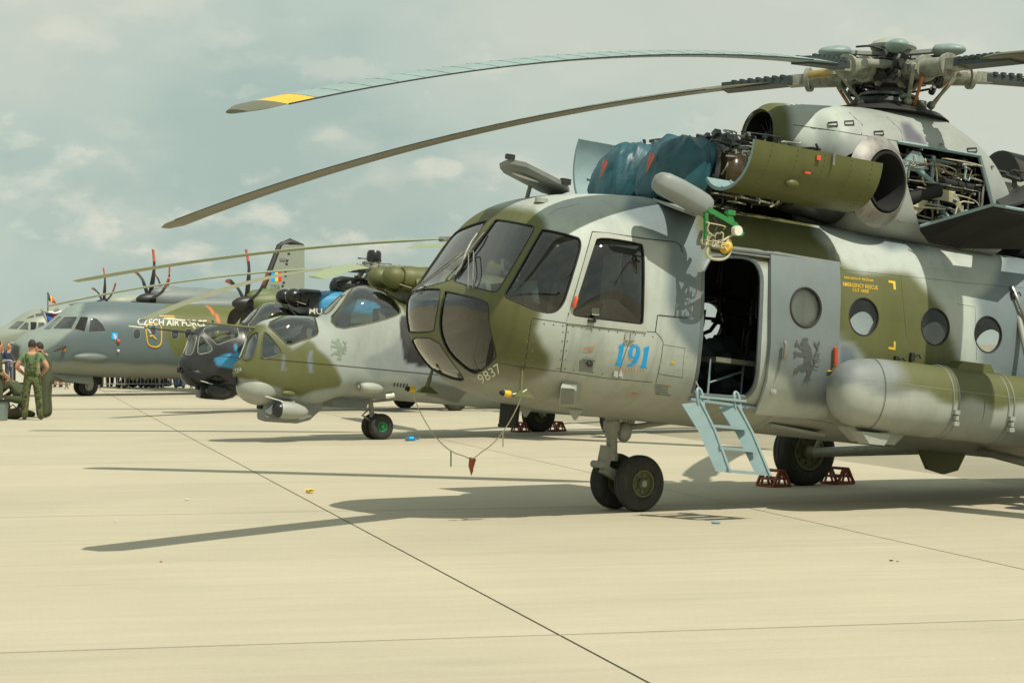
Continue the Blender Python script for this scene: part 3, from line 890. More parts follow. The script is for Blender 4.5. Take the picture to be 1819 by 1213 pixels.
nb.add([S17.hit(*p, .0065) for p in po + pi_], [(i, (i + 1) % 30, 30 + (i + 1) % 30, 30 + i) for i in range(30)])
put(TAIL9, 92, .0072)
nb.build('number_191', M_BLUEP, R17, 0, fix=False)
M_PALEO = mat('faded_orange_stencil', (.55, .24, .12), .6)
mb = MB()
for k in range(9): mb.box(S17.hit(1102 + k * 5.2, 655 + k * .55, .007), (.012, .012, .012))
mb.build('number_shadow', M_PALEO, R17)
text_on('number_9837', '9837', ((856, 682), (893, 659), (847, 667)), S17, M_WHITEP, R17, .006)
Y_ = M_YELLOW
text_on('rescue_lettering', 'NOUZOVÝ PRŮNIK', ((1499, 495), (1552, 501), (1499, 489)), S17, Y_, R17, .004, .012)
text_on('rescue_lettering', 'EMERGENCY RESCUE', ((1497, 508), (1559, 515), (1497, 501)), S17, Y_, R17, .004, .012)
text_on('rescue_lettering', 'CUT HERE', ((1514, 518), (1543, 521), (1514, 512)), S17, Y_, R17, .004, .012)
for P in ([(1578, 498), (1590, 500), (1591, 515), (1587, 514), (1586, 504), (1578, 502)], [(1587, 606), (1591, 607), (1590, 622), (1578, 620), (1578, 616), (1587, 617)]):
    mb = MB(); mb.add([S17.hit(*p, .004) for p in P], [(0, 1, 4, 5) if P[0][0] == 1578 else (0, 1, 2, 5), (1, 2, 3, 4) if P[0][0] == 1578 else (2, 3, 4, 5)]); mb.build('cut_corner_mark', Y_, R17, 0, fix=False)
# small orange stencils
for (x, y, w, h) in ((1037, 618, 7, 4), (1045, 616, 10, 5), (1042, 626, 8, 2), (1122, 698, 9, 4), (1186, 685, 5, 3)):
    mb = MB(); P = [(x, y), (x + w, y + .8), (x + w, y + h), (x, y + h - .8)]; mb.add([S17.hit(*p, .007) for p in P], [(0, 1, 2, 3)]); mb.build('stencil_mark', M_PALEO, R17, 0, fix=False)
mb = MB(); mb.add([S17.hit(*p, .005) for p in ((1190, 643), (1195, 640), (1200, 643), (1195, 646))], [(0, 1, 2, 3)]); mb.build('stencil_mark', Y_, R17, 0, fix=False)
# skin joints: narrow dark grooves
def line17(pts, r=.0035, name='panel_seam', m=None, off=.0):
    P = seam(S17, pts, off=off)
    if len(P) > 1: mb = MB(); mb.tube(P, r, 5); mb.build(name, m or M_SEAM, R17)
line17([(945, 565), (1012, 575), (1080, 584), (1165, 590), (1174, 600), (1178, 608)])
line17([(887, 645), (930, 652), (996, 660), (1080, 672), (1158, 679)])
line17([(944, 568), (938, 610), (932, 652)]); line17([(1010, 556), (1004, 600), (996, 660)], .005)
line17([(1052, 412), (1078, 414), (1145, 424), (1200, 430), (1209, 436), (1212, 448)], .006)
line17([(1052, 412), (1036, 470), (1014, 545), (1012, 556)], .006)
line17([(1164, 590), (1168, 560), (1172, 560), (1222, 565)], .006)
line17([(1178, 608), (1174, 640), (1165, 680)]); line17([(1170, 664), (1212, 671)]); line17([(1170, 664), (1178, 612), (1216, 618), (1212, 671)], .002)
line17([(1128, 585), (1116, 612), (1106, 640), (1101, 656)])
line17([(965, 388), (990, 372), (1030, 362)], .002)
line17([(1490, 478), (1600, 490), (1720, 503), (1819, 512)], .002); line17([(1470, 376), (1560, 386), (1640, 398), (1720, 402)], .004)
line17([(1700, 540), (1732, 545), (1735, 640)], .002)
line17([(760, 700), (850, 716), (1000, 735)], .003); line17([(1600, 490), (1610, 600)], .002); line17([(1385, 735), (1480, 752)], .003)
# rivets: countable heads along plate edges, joined as one fine scatter
M_RIV = mat('dull_rivet', (.16, .16, .14), .5, metal=.3)
def rivets(name, lines, r=.007, gap=7.0):
    mb = MB()
    for (a, b) in lines:
        n = max(1, int(math.hypot(b[0] - a[0], b[1] - a[1]) / gap))
        for k in range(n + 1):
            p, nn = S17.hitn(a[0] + (b[0] - a[0]) * k / n, a[1] + (b[1] - a[1]) * k / n)
            if p is None: continue
            mb.lathe(p - nn * .001, nn, [(0, r), (.003, r * .8), (.004, r * .3)], 6)
    o = mb.build(name, M_RIV, R17); o['kind'] = 'stuff'
M_STEEL.node_tree.nodes['Principled BSDF'].inputs['Metallic'].default_value = .6
rivets('plate_rivets', [((950, 573), (1000, 579)), ((1018, 580), (1160, 598)), ((938, 645), (990, 655)), ((1003, 655), (1070, 664)), ((940, 575), (934, 640)), ((950, 575), (944, 640)), ((1000, 590), (994, 655)), ((1009, 590), (1003, 655)), ((890, 635), (928, 645))], .010, 15)
rivets('window_frame_rivets', [((1060, 419), (1140, 428)), ((1148, 438), (1148, 575)), ((1025, 569), (1145, 583)), ((1052, 432), (1014, 550))], .0065, 9)
rivets('skin_rivets', [((1205, 620 + 12 * k), (1236 - 2 * k, 624 + 12 * k)) for k in range(6)] + [((1225, 440 + 20 * k), (1243, 442 + 20 * k)) for k in range(8)], .004, 6)
rivets('skin_rivets', [((1500, 530 + 30 * k), (1640, 548 + 30 * k)) for k in range(-1, 3)] + [((1650, 420), (1668, 540)), ((1560, 390), (1560, 470))], .003, 8)
# sliding side-window frame
FRAME = [(1052, 414), (1078, 415), (1148, 427), (1148, 590), (1005, 574), (1012, 552)]
SF = Skin(A17[(XS > -1.95) & (XS < .3)][:, list(range(168, 216)) + list(range(0, 52))], H17, False, False, closed=False)
bmesh.ops.reverse_faces(SF.bm, faces=[f for f in SF.bm.faces if f.normal.y > 0]); SF.bm.normal_update(); SF.tree()
SF.cut(rc(BLI)); fp = SF.cut(FRAME)
patch_obj('side_window_frame', fp, .012, .012, [M_CAMO], R17, 28, H17, layers((.40, .42, .37), []))
mb = MB(); mb.tube([S17.hit(1017, 546, .03), S17.hit(1018, 538, .045), S17.hit(1022, 528, .03)], .02, 8); mb.build('window_release', M_ORANGE, R17)
mb = MB(); mb.add([S17.hit(*p, .006) for p in ((1051, 547), (1064, 548), (1064, 560), (1051, 559))], [(0, 1, 2, 3)]); mb.build('paper_placard', M_WHITEP, R17, 0, fix=False)
mb = MB(); mb.box(S17.hit(1048, 570, .02), (.07, .03, .03)); mb.box(S17.hit(1054, 567, .03), (.02, .03, .06)); mb.build('window_latch', M_DARK, R17)
# recessed grab handle and hatch hinges on the nose side
mb = MB(); mb.add([S17.hit(*p, .004) for p in ((1029, 640), (1054, 643), (1052, 662), (1028, 659))], [(0, 1, 2, 3)]); mb.build('handle_recess', M_SLATE, R17, 0, fix=False)
mb = MB(); mb.sph(S17.hit(1046, 645, .02), (.035, .02, .03)); mb.tube([S17.hit(1033, 637, .02), S17.hit(1055, 640, .02)], .006, 6); mb.build('ground_power_cap', M_DARK, R17)
for (x, y) in ((1117, 598), (1097, 662)):
    mb = MB(); mb.box(S17.hit(x - 4, y, .012), (.05, .012, .07)); mb.box(S17.hit(x + 5, y, .012), (.05, .012, .07)); mb.tube([S17.hit(x - 10, y + 6, .016), S17.hit(x + 10, y + 8, .016)], .006, 6); mb.build('hatch_hinge', M_GREY, R17)
mb = MB()
for k in range(5): mb.bar(S17.hit(1163, 683 + 4 * k, .004), S17.hit(1186, 686 + 4 * k, .004), .012, .004)
mb.build('vent_louvre', M_SLATE, R17)
# belly lamp box, lamp heads
c = S17.hit(1013, 690, .02)
p0, n0 = S17.hitn(1012, 690)
mb = MB()
face = [S17.hit(*q, .09) for q in ((993, 676), (1016, 678), (1019, 682), (1019, 706), (992, 706))]
back = [S17.hit(*q, 0.0) for q in ((1001, 676), (1026, 680), (1034, 684), (1030, 712), (1004, 710))]
mb.add(face + back, [(0, 1, 2, 3, 4), (0, 5, 6, 1), (1, 6, 7, 2), (2, 7, 8, 3), (3, 8, 9, 4), (4, 9, 5, 0)]); mb.build('lamp_box', M_GREY, R17, 20)
ctr = sum(face, Vector()) / 5; mb = MB(); mb.add([ctr + (q - ctr) * .86 + (H17.c - ctr).normalized() * .004 for q in face], [(0, 1, 2, 3, 4)]); mb.build('lamp_glass', M_SLATE, R17, 0)
for x, y in ((1169, 700), (1189, 702)):
    mb = MB(); mb.sph(S17.hit(x, y, .003), .014, 8, 6); mb.build('lamp', M_STEEL, R17)
# aerial masts with feet either side of the nose, and their covers
def mast17(base, foot, name='aerial_mast'):
    mb = MB(); mb.tube([base, base + (foot - base) * .45], .017, 8); mb.tube([base + (foot - base) * .45, foot], .024, 8)
    mb.add([foot + Vector(q) for q in ((-.10, -.045, -.02), (.14, -.045, -.02), (.14, .045, -.02), (-.10, .045, -.02), (-.03, -.02, .05), (.05, -.02, .05), (.05, .02, .05), (-.03, .02, .05))], [(3, 2, 1, 0), (4, 5, 6, 7), (0, 1, 5, 4), (1, 2, 6, 5), (2, 3, 7, 6), (3, 0, 4, 7)])
    return mb.build(name, M_OLIVE, R17, 40)
pb = S17.hit(928, 652, 0); pf = U(926, 702, 1, pb.y - .06)
mast17(pb, pf)
sb = Vector((pb.x, -pb.y, pb.z)); sf = Vector((pf.x - .02, -pf.y, pf.z))
mast17(sb, sf)
def cover17(p, d):
    mb = MB(); mb.mat(0); mb.cyl(p, p + d * .07, .035, .03, 12); mb.mat(1); mb.cyl(p + d * .072, p + d * .11, .03, .018, 12); mb.mat(0)
    return mb.build('aerial_cover', [M_YELLOW, M_BLACK], R17)
cov_p, cov_s = pf + Vector((-.13, 0, 0)), sf + Vector((-.13, 0, 0))
cover17(cov_p, Vector((-1, 0, .05))); cover17(cov_s, Vector((-1, 0, .05)))
mb = MB(); mb.tube([pf + Vector((-.1, 0, 0)), pf + Vector((0, -.02, .03)), pf + Vector((.04, -.03, .06))], .008, 6); mb.build('cover_strap', M_WHITEP, R17)
# black weather flap under the nose
fl = U(905, 733, 1, 0.15)
mb = MB(); mb.box(fl, (.04, .34, .27)); mb.cyl(fl + Vector((0, -.19, -.135)), fl + Vector((0, .19, -.135)), .02, .02, 8); mb.build('black_flap', M_BLACK, R17)
for q in ((-.9, -.5), (-.9, .5)):
    mb = MB(); mb.add([(q[0] - .07, q[1] - .012, 1.0), (q[0] + .09, q[1] - .012, 1.0), (q[0] + .03, q[1], .90), (q[0] + .0, q[1], .90), (q[0] - .07, q[1] + .012, 1.0), (q[0] + .09, q[1] + .012, 1.0)], [(0, 1, 2, 3), (4, 3, 2, 5), (0, 3, 4), (1, 5, 2)])
    mb.build('blade_aerial', M_GREY, R17, 0)
# windscreen wipers and centre-post trim
for sgn in (1, -1):
    def wp(x, y, off): p = S17.hit(x, y, off); return Vector((p.x, p.y * sgn, p.z))
    mb = MB(); mb.tube([wp(835, 515, .03), wp(837, 452, .035)], .007, 6); mb.tube([wp(843, 515, .03), wp(846, 452, .035)], .007, 6); mb.tube([wp(837, 452, .04), wp(846, 450, .04)], .006, 6)
    mb.tube([wp(862, 415, .016), wp(852, 430, .03), wp(836, 452, .03), wp(818, 476, .016), wp(810, 490, .012)], .009, 6); mb.build('wiper', M_STEEL, R17)
# fuel tank slung on the side
TC = Vector((0, -1.52, 1.46))
tx = np.array([1.60, 1.605, 1.63, 1.70, 1.80, 1.95, 2.15, 2.4] + list(np.linspace(2.5, 4.6, 43)) + [4.8, 5.0, 5.15, 5.2])
tr_ = np.interp(tx, [1.60, 1.605, 1.63, 1.7, 1.8, 1.95, 2.15, 2.4, 4.6, 4.8, 5.0, 5.15, 5.2], [.02, .12, .22, .29, .335, .365, .38, .385, .385, .375, .33, .21, .02])
TA = np.zeros((len(tx), 56, 3)); tha = np.linspace(0, 2 * math.pi, 56, endpoint=False)
for i, x in enumerate(tx):
    TA[i, :, 0] = x; TA[i, :, 1] = TC.y - tr_[i] * .82 * np.sign(np.cos(tha)) * np.abs(np.cos(tha)) ** .9; TA[i, :, 2] = TC.z + tr_[i] * np.sign(np.sin(tha)) * np.abs(np.sin(tha)) ** .95
ST = Skin(TA, H17)
TANKP = layers((.35, .37, .325), [
    ((.19, .215, .215), 7, [(1470, 690), (1490, 688), (1510, 680), (1530, 684), (1550, 697), (1580, 705), (1610, 700), (1640, 692), (1660, 650), (1600, 620), (1470, 630)]),
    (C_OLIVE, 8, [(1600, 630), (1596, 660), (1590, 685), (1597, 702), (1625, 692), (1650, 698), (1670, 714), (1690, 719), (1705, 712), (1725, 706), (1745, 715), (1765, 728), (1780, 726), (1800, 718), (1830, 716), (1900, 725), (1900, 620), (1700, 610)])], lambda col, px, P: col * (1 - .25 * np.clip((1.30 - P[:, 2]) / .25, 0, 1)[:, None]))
TANK = ST.build('fuel_tank', [M_CAMO], R17, 180, TANKP)
for x, d in ((2.94, 0), (3.02, 0), (3.72, 0), (3.80, 0)):
    mb = MB(); mb.tube([TC + Vector((x, math.cos(a) * .322, math.sin(a) * .391)) for a in np.linspace(0, 2 * math.pi, 40, endpoint=False)], .009, 6, closed=True); mb.build('tank_strap', M_SLATE, TANK)
for x in (2.02, 3.38):
    mb = MB(); mb.tube([TC + Vector((x, math.cos(a) * .319, math.sin(a) * .3855)) for a in np.linspace(0, 2 * math.pi, 40, endpoint=False)], .004, 5, closed=True); mb.build('weld_seam', M_RIV, TANK)
for zz in (.13,):
    P = [ST.side(x, TC.z + zz, .001) for x in np.linspace(1.75, 4.9, 60)]; mb = MB(); mb.tube([p for p in P if p is not None], .0022, 4); mb.build('weld_seam', M_GREY, TANK)
for x in (2.98, 3.76):
    mb = MB()
    for z in (-.10, -.16, -.22): mb.box((x, TC.y - .33, TC.z + z), (.07 if z != -.16 else .04, .05, .045))
    mb.build('strap_buckle', M_GREY, TANK)
mb = MB(); mb.prism([(-.28, 0), (.28, 0), (.2, .1), (-.2, .1)], lambda a, b, t: (3.42 + a, TC.y - .1 + t, TC.z + .365 + b), .2); mb.build('tank_filler', M_OLIVE, TANK, 20)
mb = MB(); mb.prism([(-.35, 0), (.35, 0), (.2, -.14), (-.15, -.14)], lambda a, b, t: (2.3 + a, TC.y + .05 + t, TC.z - .36 + b), .3); mb.build('tank_cradle', M_GREY, TANK, 20)
mb = MB(); mb.prism([(-.2, 0), (.2, 0), (.12, -.12), (-.08, -.12)], lambda a, b, t: (2.1 + a, TC.y - .12 + t, TC.z - .40 + b), .18); mb.build('tank_drain', M_GREY, TANK, 20)
# exhaust-side small fittings on the flank
for (x, y) in ((1573, 412), (1612, 421), (1590, 640), (1618, 634), (1797, 525)):
    mb = MB(); p = S17.hit(x, y, .02); mb.box(p, (.05, .04, .09)); mb.tube([p, p + Vector((.05, -.05, .03)), p + Vector((.1, -.02, .0))], .009, 6); mb.build('flank_fitting', M_DARK, R17)
mb = MB(); mb.tube([S17.hit(1795, 510, .02), S17.hit(1800, 530, .05), S17.hit(1812, 560, .05), S17.hit(1818, 570, .02)], .02, 8); mb.build('grab_handle', M_STEEL, R17)
mb = MB(); mb.prism([(-.35, 0), (.35, 0), (.25, -.2), (.05, -.26), (-.2, -.22)], lambda a, b, t: (4.35 + a, -.15 + t, .98 + b), .06); mb.build('belly_fin', M_OLIVE, R17, 20)
mb = MB(); mb.bar(U(1325, 752, 1, -.3), U(1420, 770, 1, -.3), .9, .03); mb.build('belly_plate', M_GREY, R17)
# roof fittings
mb = MB(); mb.box(S17.hit(873, 366, .03), (.11, .07, .06)); mb.build('roof_lamp', M_SLATE, R17)
mb = MB(); mb.lathe(S17.hit(961, 359, -.01), (0, 0, 1), [(0, .07), (.045, .065), (.05, .03)], 16); mb.build('roof_cap', M_GREY, R17)
# ---------------------------------------------------------------- engines, cowlings and rotor of the transport helicopter
M_CLOTH = mat('teal_tarpaulin', (.02, .085, .11), .45, var=.3, scale=5, bump=.12)
M_CABLE = mat('cream_cable', (.48, .44, .30), .6, var=.2, scale=15)
M_ENG = mat('engine_casing', (.11, .115, .12), .42, metal=.6, var=.4, scale=8, grime=(.03, .025, .02, .7))
M_OILY = mat('oily_brown_casing', (.055, .035, .015), .3, var=.35, scale=7)
M_GREENP = mat('bright_green_paint', (.03, .20, .05), .45)
M_BLADE = mat('rotor_blade_paint', (.125, .125, .075), .38, var=.18, scale=2, grime=(.06, .06, .04, .4))
M_BLADESUN = mat('sunlit_blade_tone', (.25, .34, .33), .42, var=.10, scale=2)  # sun and sky sheen on one blade, put into its colour
M_HEAD = mat('rotor_head_paint', (.27, .28, .225), .42, var=.35, scale=7, grime=(.02, .02, .018, 1.0))
M_TEAL = mat('teal_grey_paint', (.21, .28, .27), .45, var=.15, scale=6, grime=(.08, .09, .08, .4))
M_EXH = mat('heat_stained_metal', (.27, .26, .24), .5, metal=.15, var=.35, scale=6, grime=(.07, .05, .045, .8))
M_BROWN = mat('orange_brown_rod', (.42, .16, .04), .5)
def pipes(name, parent, lo, hi, n, m, seed, r=(.008, .02), axis=None, k=4):
    """a run of bent pipes and hoses filling a bay; too tangled to count"""
    rnd = random.Random(seed); mb = MB()
    for _ in range(n):
        p = Vector([rnd.uniform(a, b) for a, b in zip(lo, hi)]); P = [p.copy()]; d = rnd.randrange(3) if axis is None else axis
        for _j in range(k):
            q = P[-1].copy(); q[d] += rnd.uniform(-.5, .5) * (hi[d] - lo[d])
            q += Vector([rnd.gauss(0, .02) for _ in range(3)])
            for c in range(3): q[c] = min(max(q[c], lo[c]), hi[c])
            P.append(q); d = rnd.randrange(3) if rnd.random() < .7 else d
        mb.tube(chaikin([tuple(q) for q in P], 2, False), rnd.uniform(*r), 6)
    o = mb.build(name, m, parent); o['kind'] = 'stuff'; return o
def lumps(name, parent, lo, hi, n, m, seed, s=(.04, .11)):
    rnd = random.Random(seed); mb = MB()
    for _ in range(n):
        p = Vector([rnd.uniform(a, b) for a, b in zip(lo, hi)]); a = rnd.uniform(*s)
        t_ = rnd.random(); d = Vector((rnd.gauss(0, 1), rnd.gauss(0, 1), rnd.gauss(0, 1))).normalized()
        if t_ < .4: mb.box(p, (a, a * rnd.uniform(.5, 1.2), a * rnd.uniform(.5, 1.2)), Matrix.Rotation(rnd.random() * 3, 3, 'X'))
        else: mb.lathe(p - d * a * .6, d, [(0, a * .35), (0, a * .5), (a * .9, a * .5), (a * .95, a * .3), (a * 1.3, a * .28)], 10)
    o = mb.build(name, m, parent); o['kind'] = 'stuff'; return o
# transmission housing with fan inlet in front
xf = np.concatenate([np.linspace(1.46, 2.0, 22), np.linspace(2.03, 2.35, 14), np.linspace(2.4, 4.40, 60)])
FA = rings(xf, pchip([1.46, 1.55, 1.7, 2.0, 2.6, 3.3, 3.6, 3.85, 4.05, 4.2, 4.32, 4.40], [4.52, 4.60, 4.63, 4.66, 4.72, 4.80, 4.79, 4.72, 4.62, 4.50, 4.32, 4.1], xf),
           pchip([1.46, 1.95, 2.15, 2.35, 4.92], [3.93, 3.85, 3.45, 3.2, 3.2], xf), pchip([1.46, 1.55, 1.9, 2.1, 2.35, 2.8, 4.0, 4.6, 4.92], [.30, .36, .42, .70, .90, .95, .95, .93, .92], xf),
           pchip([1.46, 1.95, 2.3, 4.92], [4.22, 4.2, 3.75, 3.7], xf), pchip([1.46, 2, 2.6, 4.92], [2, 2.1, 2.5, 2.7], xf), pchip([1.46, 2, 2.6, 4.92], [2, 2.2, 3.5, 3.5], xf), 120)
SX = Skin(FA, H17, False, True)
BAY = [(1593, 253), (1740, 278), (1763, 364), (1634, 404), (1616, 344), (1597, 268)]
bayp = SX.cut(BAY)
_c = U(1577, 322, 1, -1.12)
for mir in (False, True): SX.cut(circ(_c.x - .03, _c.z, .36), 'side', mir)
SX.shell(.03)
XC = layers((.30, .325, .305), [(C_OLIVE, 14, [(1330, 150), (1400, 180), (1404, 205), (1412, 250), (1440, 275), (1330, 300)]), (C_LIGHT, 14, [(1404, 180), (1500, 180), (1520, 215), (1490, 260), (1440, 272), (1412, 250)]), ((.10, .10, .125), 5, [(1600, 219), (1616, 219), (1638, 240), (1645, 258), (1612, 255), (1606, 235)])])
HOUSING = SX.build('transmission_housing', [M_CAMO, M_BLACK], R17, 30, XC)
mb = MB(); pf_ = [SX.hit(*p, .008) for p in ((1593, 253), (1667, 265), (1740, 278), (1752, 320), (1763, 366))]; mb.tube(pf_, .022, 4); mb.build('bay_frame', M_LBLUE, HOUSING)
for x, y in ((1479, 220), (1508, 218), (1560, 236), (1725, 266)):
    mb = MB(); mb.tube([SX.hit(x - 8, y - 1, .012), SX.hit(x + 8, y - 2, .012), SX.hit(x + 9, y + 5, .012), SX.hit(x - 7, y + 5, .012)], .007, 5, closed=True); mb.build('latch', M_DARK, HOUSING)
for pts in ([(1409, 222), (1480, 232), (1600, 252)], [(1508, 200), (1532, 222), (1530, 240)], [(1575, 208), (1600, 232), (1604, 252)]):
    P = seam(SX, pts); mb = MB(); mb.tube(P, .004, 5); mb.build('panel_seam', M_SEAM, HOUSING)
fc = Vector((1.47, 0, 4.225))
mb = MB(); mb.lathe(fc, (1, 0, 0), [(-.02, .29), (-.03, .30), (0, .31)], 40, False); mb.build('inlet_lip', M_OLIVE, HOUSING)
mb = MB(); mb.lathe(fc + Vector((.02, 0, 0)), (1, 0, 0), [(0, .285), (.3, .26), (.32, .0)], 36, False); mb.build('fan_duct', M_BLACK, HOUSING)
mb = MB(); mb.lathe(fc + Vector((.05, 0, 0)), (1, 0, 0), [(0, 0), (.03, .05), (.12, .09), (.25, .09)], 18)
for k in range(18):
    a = 2 * math.pi * k / 18; d = Vector((0, math.cos(a), math.sin(a)))
    mb.bar(fc + Vector((.16, 0, 0)) + d * .08, fc + Vector((.16, 0, 0)) + d * .25, .05, .006, Vector((1, 0, 0)) + Vector((0, -d.z, d.y)) * .8)
mb.build('cooling_fan', M_ENG, HOUSING)
# engines, one each side
for sg in (-1, 1):
    E = Vector((0, sg * .45, 3.68))
    mb = MB(); mb.lathe(E, (1, 0, 0), [(.45, .24), (.52, .30), (.60, .30), (.62, .25), (.95, .22), (.98, .28), (1.04, .28), (1.06, .24), (1.5, .23), (1.55, .30), (1.65, .31), (1.9, .33), (2.2, .36)], 28)
    e = mb.build('engine', M_ENG, R17)
    mb = MB()
    for x in (.55, .7, .8, .9, 1.01, 1.15, 1.3, 1.42): mb.tube([E + Vector((x, math.cos(a) * .27, math.sin(a) * .27)) for a in np.linspace(0, 2 * math.pi, 26, endpoint=False)], .012, 5, closed=True)
    o = mb.build('engine_flanges', M_STEEL, e); o['kind'] = 'stuff'
    pipes('engine_pipes', e, (E.x + .45, E.y - .36, 3.5), (E.x + 1.7, E.y + .36, 4.1), 55, M_DARK, 11 + sg, (.008, .02))
    pipes('engine_hoses', e, (E.x + .5, E.y - .38, 3.4), (E.x + 1.6, E.y + .38, 4.0), 28, M_STEEL, 31 + sg, (.005, .011))
    lumps('engine_accessories', e, (E.x + .45, E.y - .3, 3.8), (E.x + 1.5, E.y + .3, 4.05), 34, M_ENG, 51 + sg)
    lumps('engine_bosses', e, (E.x + .5, E.y - .36, 3.45), (E.x + 1.5, E.y + .36, 4.0), 40, M_STEEL, 57 + sg, (.03, .07)); pipes('engine_lines', e, (E.x + .45, E.y - .40, 3.4), (E.x + 1.4, E.y - .1, 4.08), 26, M_HEAD, 61 + sg, (.006, .014))
    if sg < 0:
        pipes('pale_cables', e, (.6, -.88, 3.35), (1.3, -.6, 3.9), 16, M_CABLE, 77, (.006, .010), 2)
        mb = MB(); mb.box((.62, -.72, 3.62), (.26, .22, .42)); mb.sph((.62, -.80, 3.62), (.12, .10, .2)); mb.build('oil_tank', M_OILY, e)
        mb = MB(); mb.tube([(.86, -.84, 3.92), (.88, -.86, 3.75), (.9, -.85, 3.55)], .035, 10); mb.build('breather_pipe', M_LBLUE, e)
        mb = MB(); mb.tube([(.95, -.9, 3.62), (1.25, -.88, 3.42)], .014, 6); mb.build('fuel_line', M_YELLOW, e)
    # exhaust
    d = Vector((.22, sg * 1.0, 0)).normalized(); c = U(1577, 322, 1, -.98); c = Vector((c.x, c.y * -sg, c.z))
    c = U(1577, 322, 1, -1.12); c = Vector((c.x, sg * 1.12, c.z))
    mb = MB(); mb.lathe(c - d * .5, d, [(0, .28), (.42, .315), (.5, .325), (.5, .30), (.1, .25), (.1, 0)], 40, False); mb.build('exhaust_pipe', M_BLACK, e)
    mb = MB(); mb.lathe(c - d * .10, d, [(-.05, .50), (.0, .46), (.07, .38), (.085, .345), (-.08, .33)], 44, False); mb.build('exhaust_surround', M_EXH, e)
    # cowling opened out to the side
    sec = [(.86, 3.40), (.93, 3.32), (1.03, 3.255), (1.15, 3.225), (1.28, 3.23), (1.40, 3.275), (1.50, 3.36), (1.575, 3.47), (1.62, 3.59), (1.645, 3.72), (1.65, 3.86)]
    sec = [(y, 3.86 - (3.86 - z) * .78) for y, z in sec]
    if sg > 0: sec = [(.95, 3.42), (1.04, 3.33), (1.15, 3.30), (1.28, 3.32), (1.40, 3.40), (1.49, 3.51), (1.55, 3.63), (1.59, 3.76), (1.60, 3.89), (1.59, 4.01), (1.55, 4.12)]
    sec = chaikin(sec, 1, False)
    rowsO = [[(x + .05 * (q - 3.3), sg * y, q + .0) for (y, q) in sec] for x in np.linspace(.20 if sg < 0 else .06, 1.86, 24)]
    nrm = []
    for i, (y, q) in enumerate(sec):
        a = sec[max(i - 1, 0)]; b = sec[min(i + 1, len(sec) - 1)]; dx, dz = b[0] - a[0], b[1] - a[1]; l = math.hypot(dx, dz); nrm.append((-dz / l, dx / l))
    rowsI = [[(p[0], p[1] + sg * nrm[i][0] * .035, p[2] + nrm[i][1] * .035) for i, p in enumerate(r_)] for r_ in rowsO]
    mb = MB(); mb.mat(0); mb.grid(rowsO); n0_ = len(mb.v); mb.mat(1); mb.grid([r_[::-1] for r_ in rowsI])
    m_, k_ = len(rowsO), len(sec)
    rim = [(i, 0) for i in range(m_)] + [(m_ - 1, j) for j in range(1, k_)] + [(i, k_ - 1) for i in range(m_ - 2, -1, -1)] + [(0, j) for j in range(k_ - 2, 0, -1)]
    fs = []
    for a, b in zip(rim, rim[1:] + rim[:1]):
        fs.append((a[0] * k_ + a[1], b[0] * k_ + b[1], n0_ + b[0] * k_ + (k_ - 1 - b[1]), n0_ + a[0] * k_ + (k_ - 1 - a[1])))
    for f in fs: mb.f.append(f); mb.mi.append(1)
    cw = mb.build('engine_cowling', [M_OLIVE, M_LBLUE], R17, 30, fix=False)
    cw.data.update()
    mb = MB()
    for x in (.5, .85, 1.2, 1.55):
        mb.tube([(x + .05 * (q - 3.3), sg * (y + nrm[i][0] * .04), q + nrm[i][1] * .04) for i, (y, q) in enumerate(sec)], .014, 5)
    for i in (6, 13): mb.tube([(x, sg * (sec[i][0] + nrm[i][0] * .045), sec[i][1] + nrm[i][1] * .045) for x in (.24, 1.86)], .012, 5)
    o = mb.build('stiffening_ribs', M_LBLUE, cw); o['kind'] = 'stuff'
    if sg < 0:
        for x, y in ((1472, 283),): pass
        q = lambda x, z: Vector((x, -1.665 + max(0, 3.7 - z) * .35, z))
        mb = MB(); mb.box(q(1.22, 3.80), (.025, .03, .12)); mb.build('latch', M_STEEL, cw)
        mb = MB(); mb.box(q(1.03, 3.79), (.05, .012, .05)); mb.box(q(.92, 3.62), (.07, .03, .02)); mb.build('red_tag', M_ORANGE, cw)
        mb = MB(); mb.sph((.82, -1.53, 3.50), (.09, .06, .05)); mb.build('drain_scoop', M_OLIVE, cw)
        mb = MB()
        for x in (.42, .75, 1.1, 1.45, 1.72):
            for i in range(2, len(sec) - 1):
                y, z = sec[i]; mb.sph((x + .05 * (z - 3.3), -y - nrm[i][0] * -.002 - .002, z), .006, 6, 4)
        o = mb.build('rivets', M_HUBG, cw); o['kind'] = 'stuff'
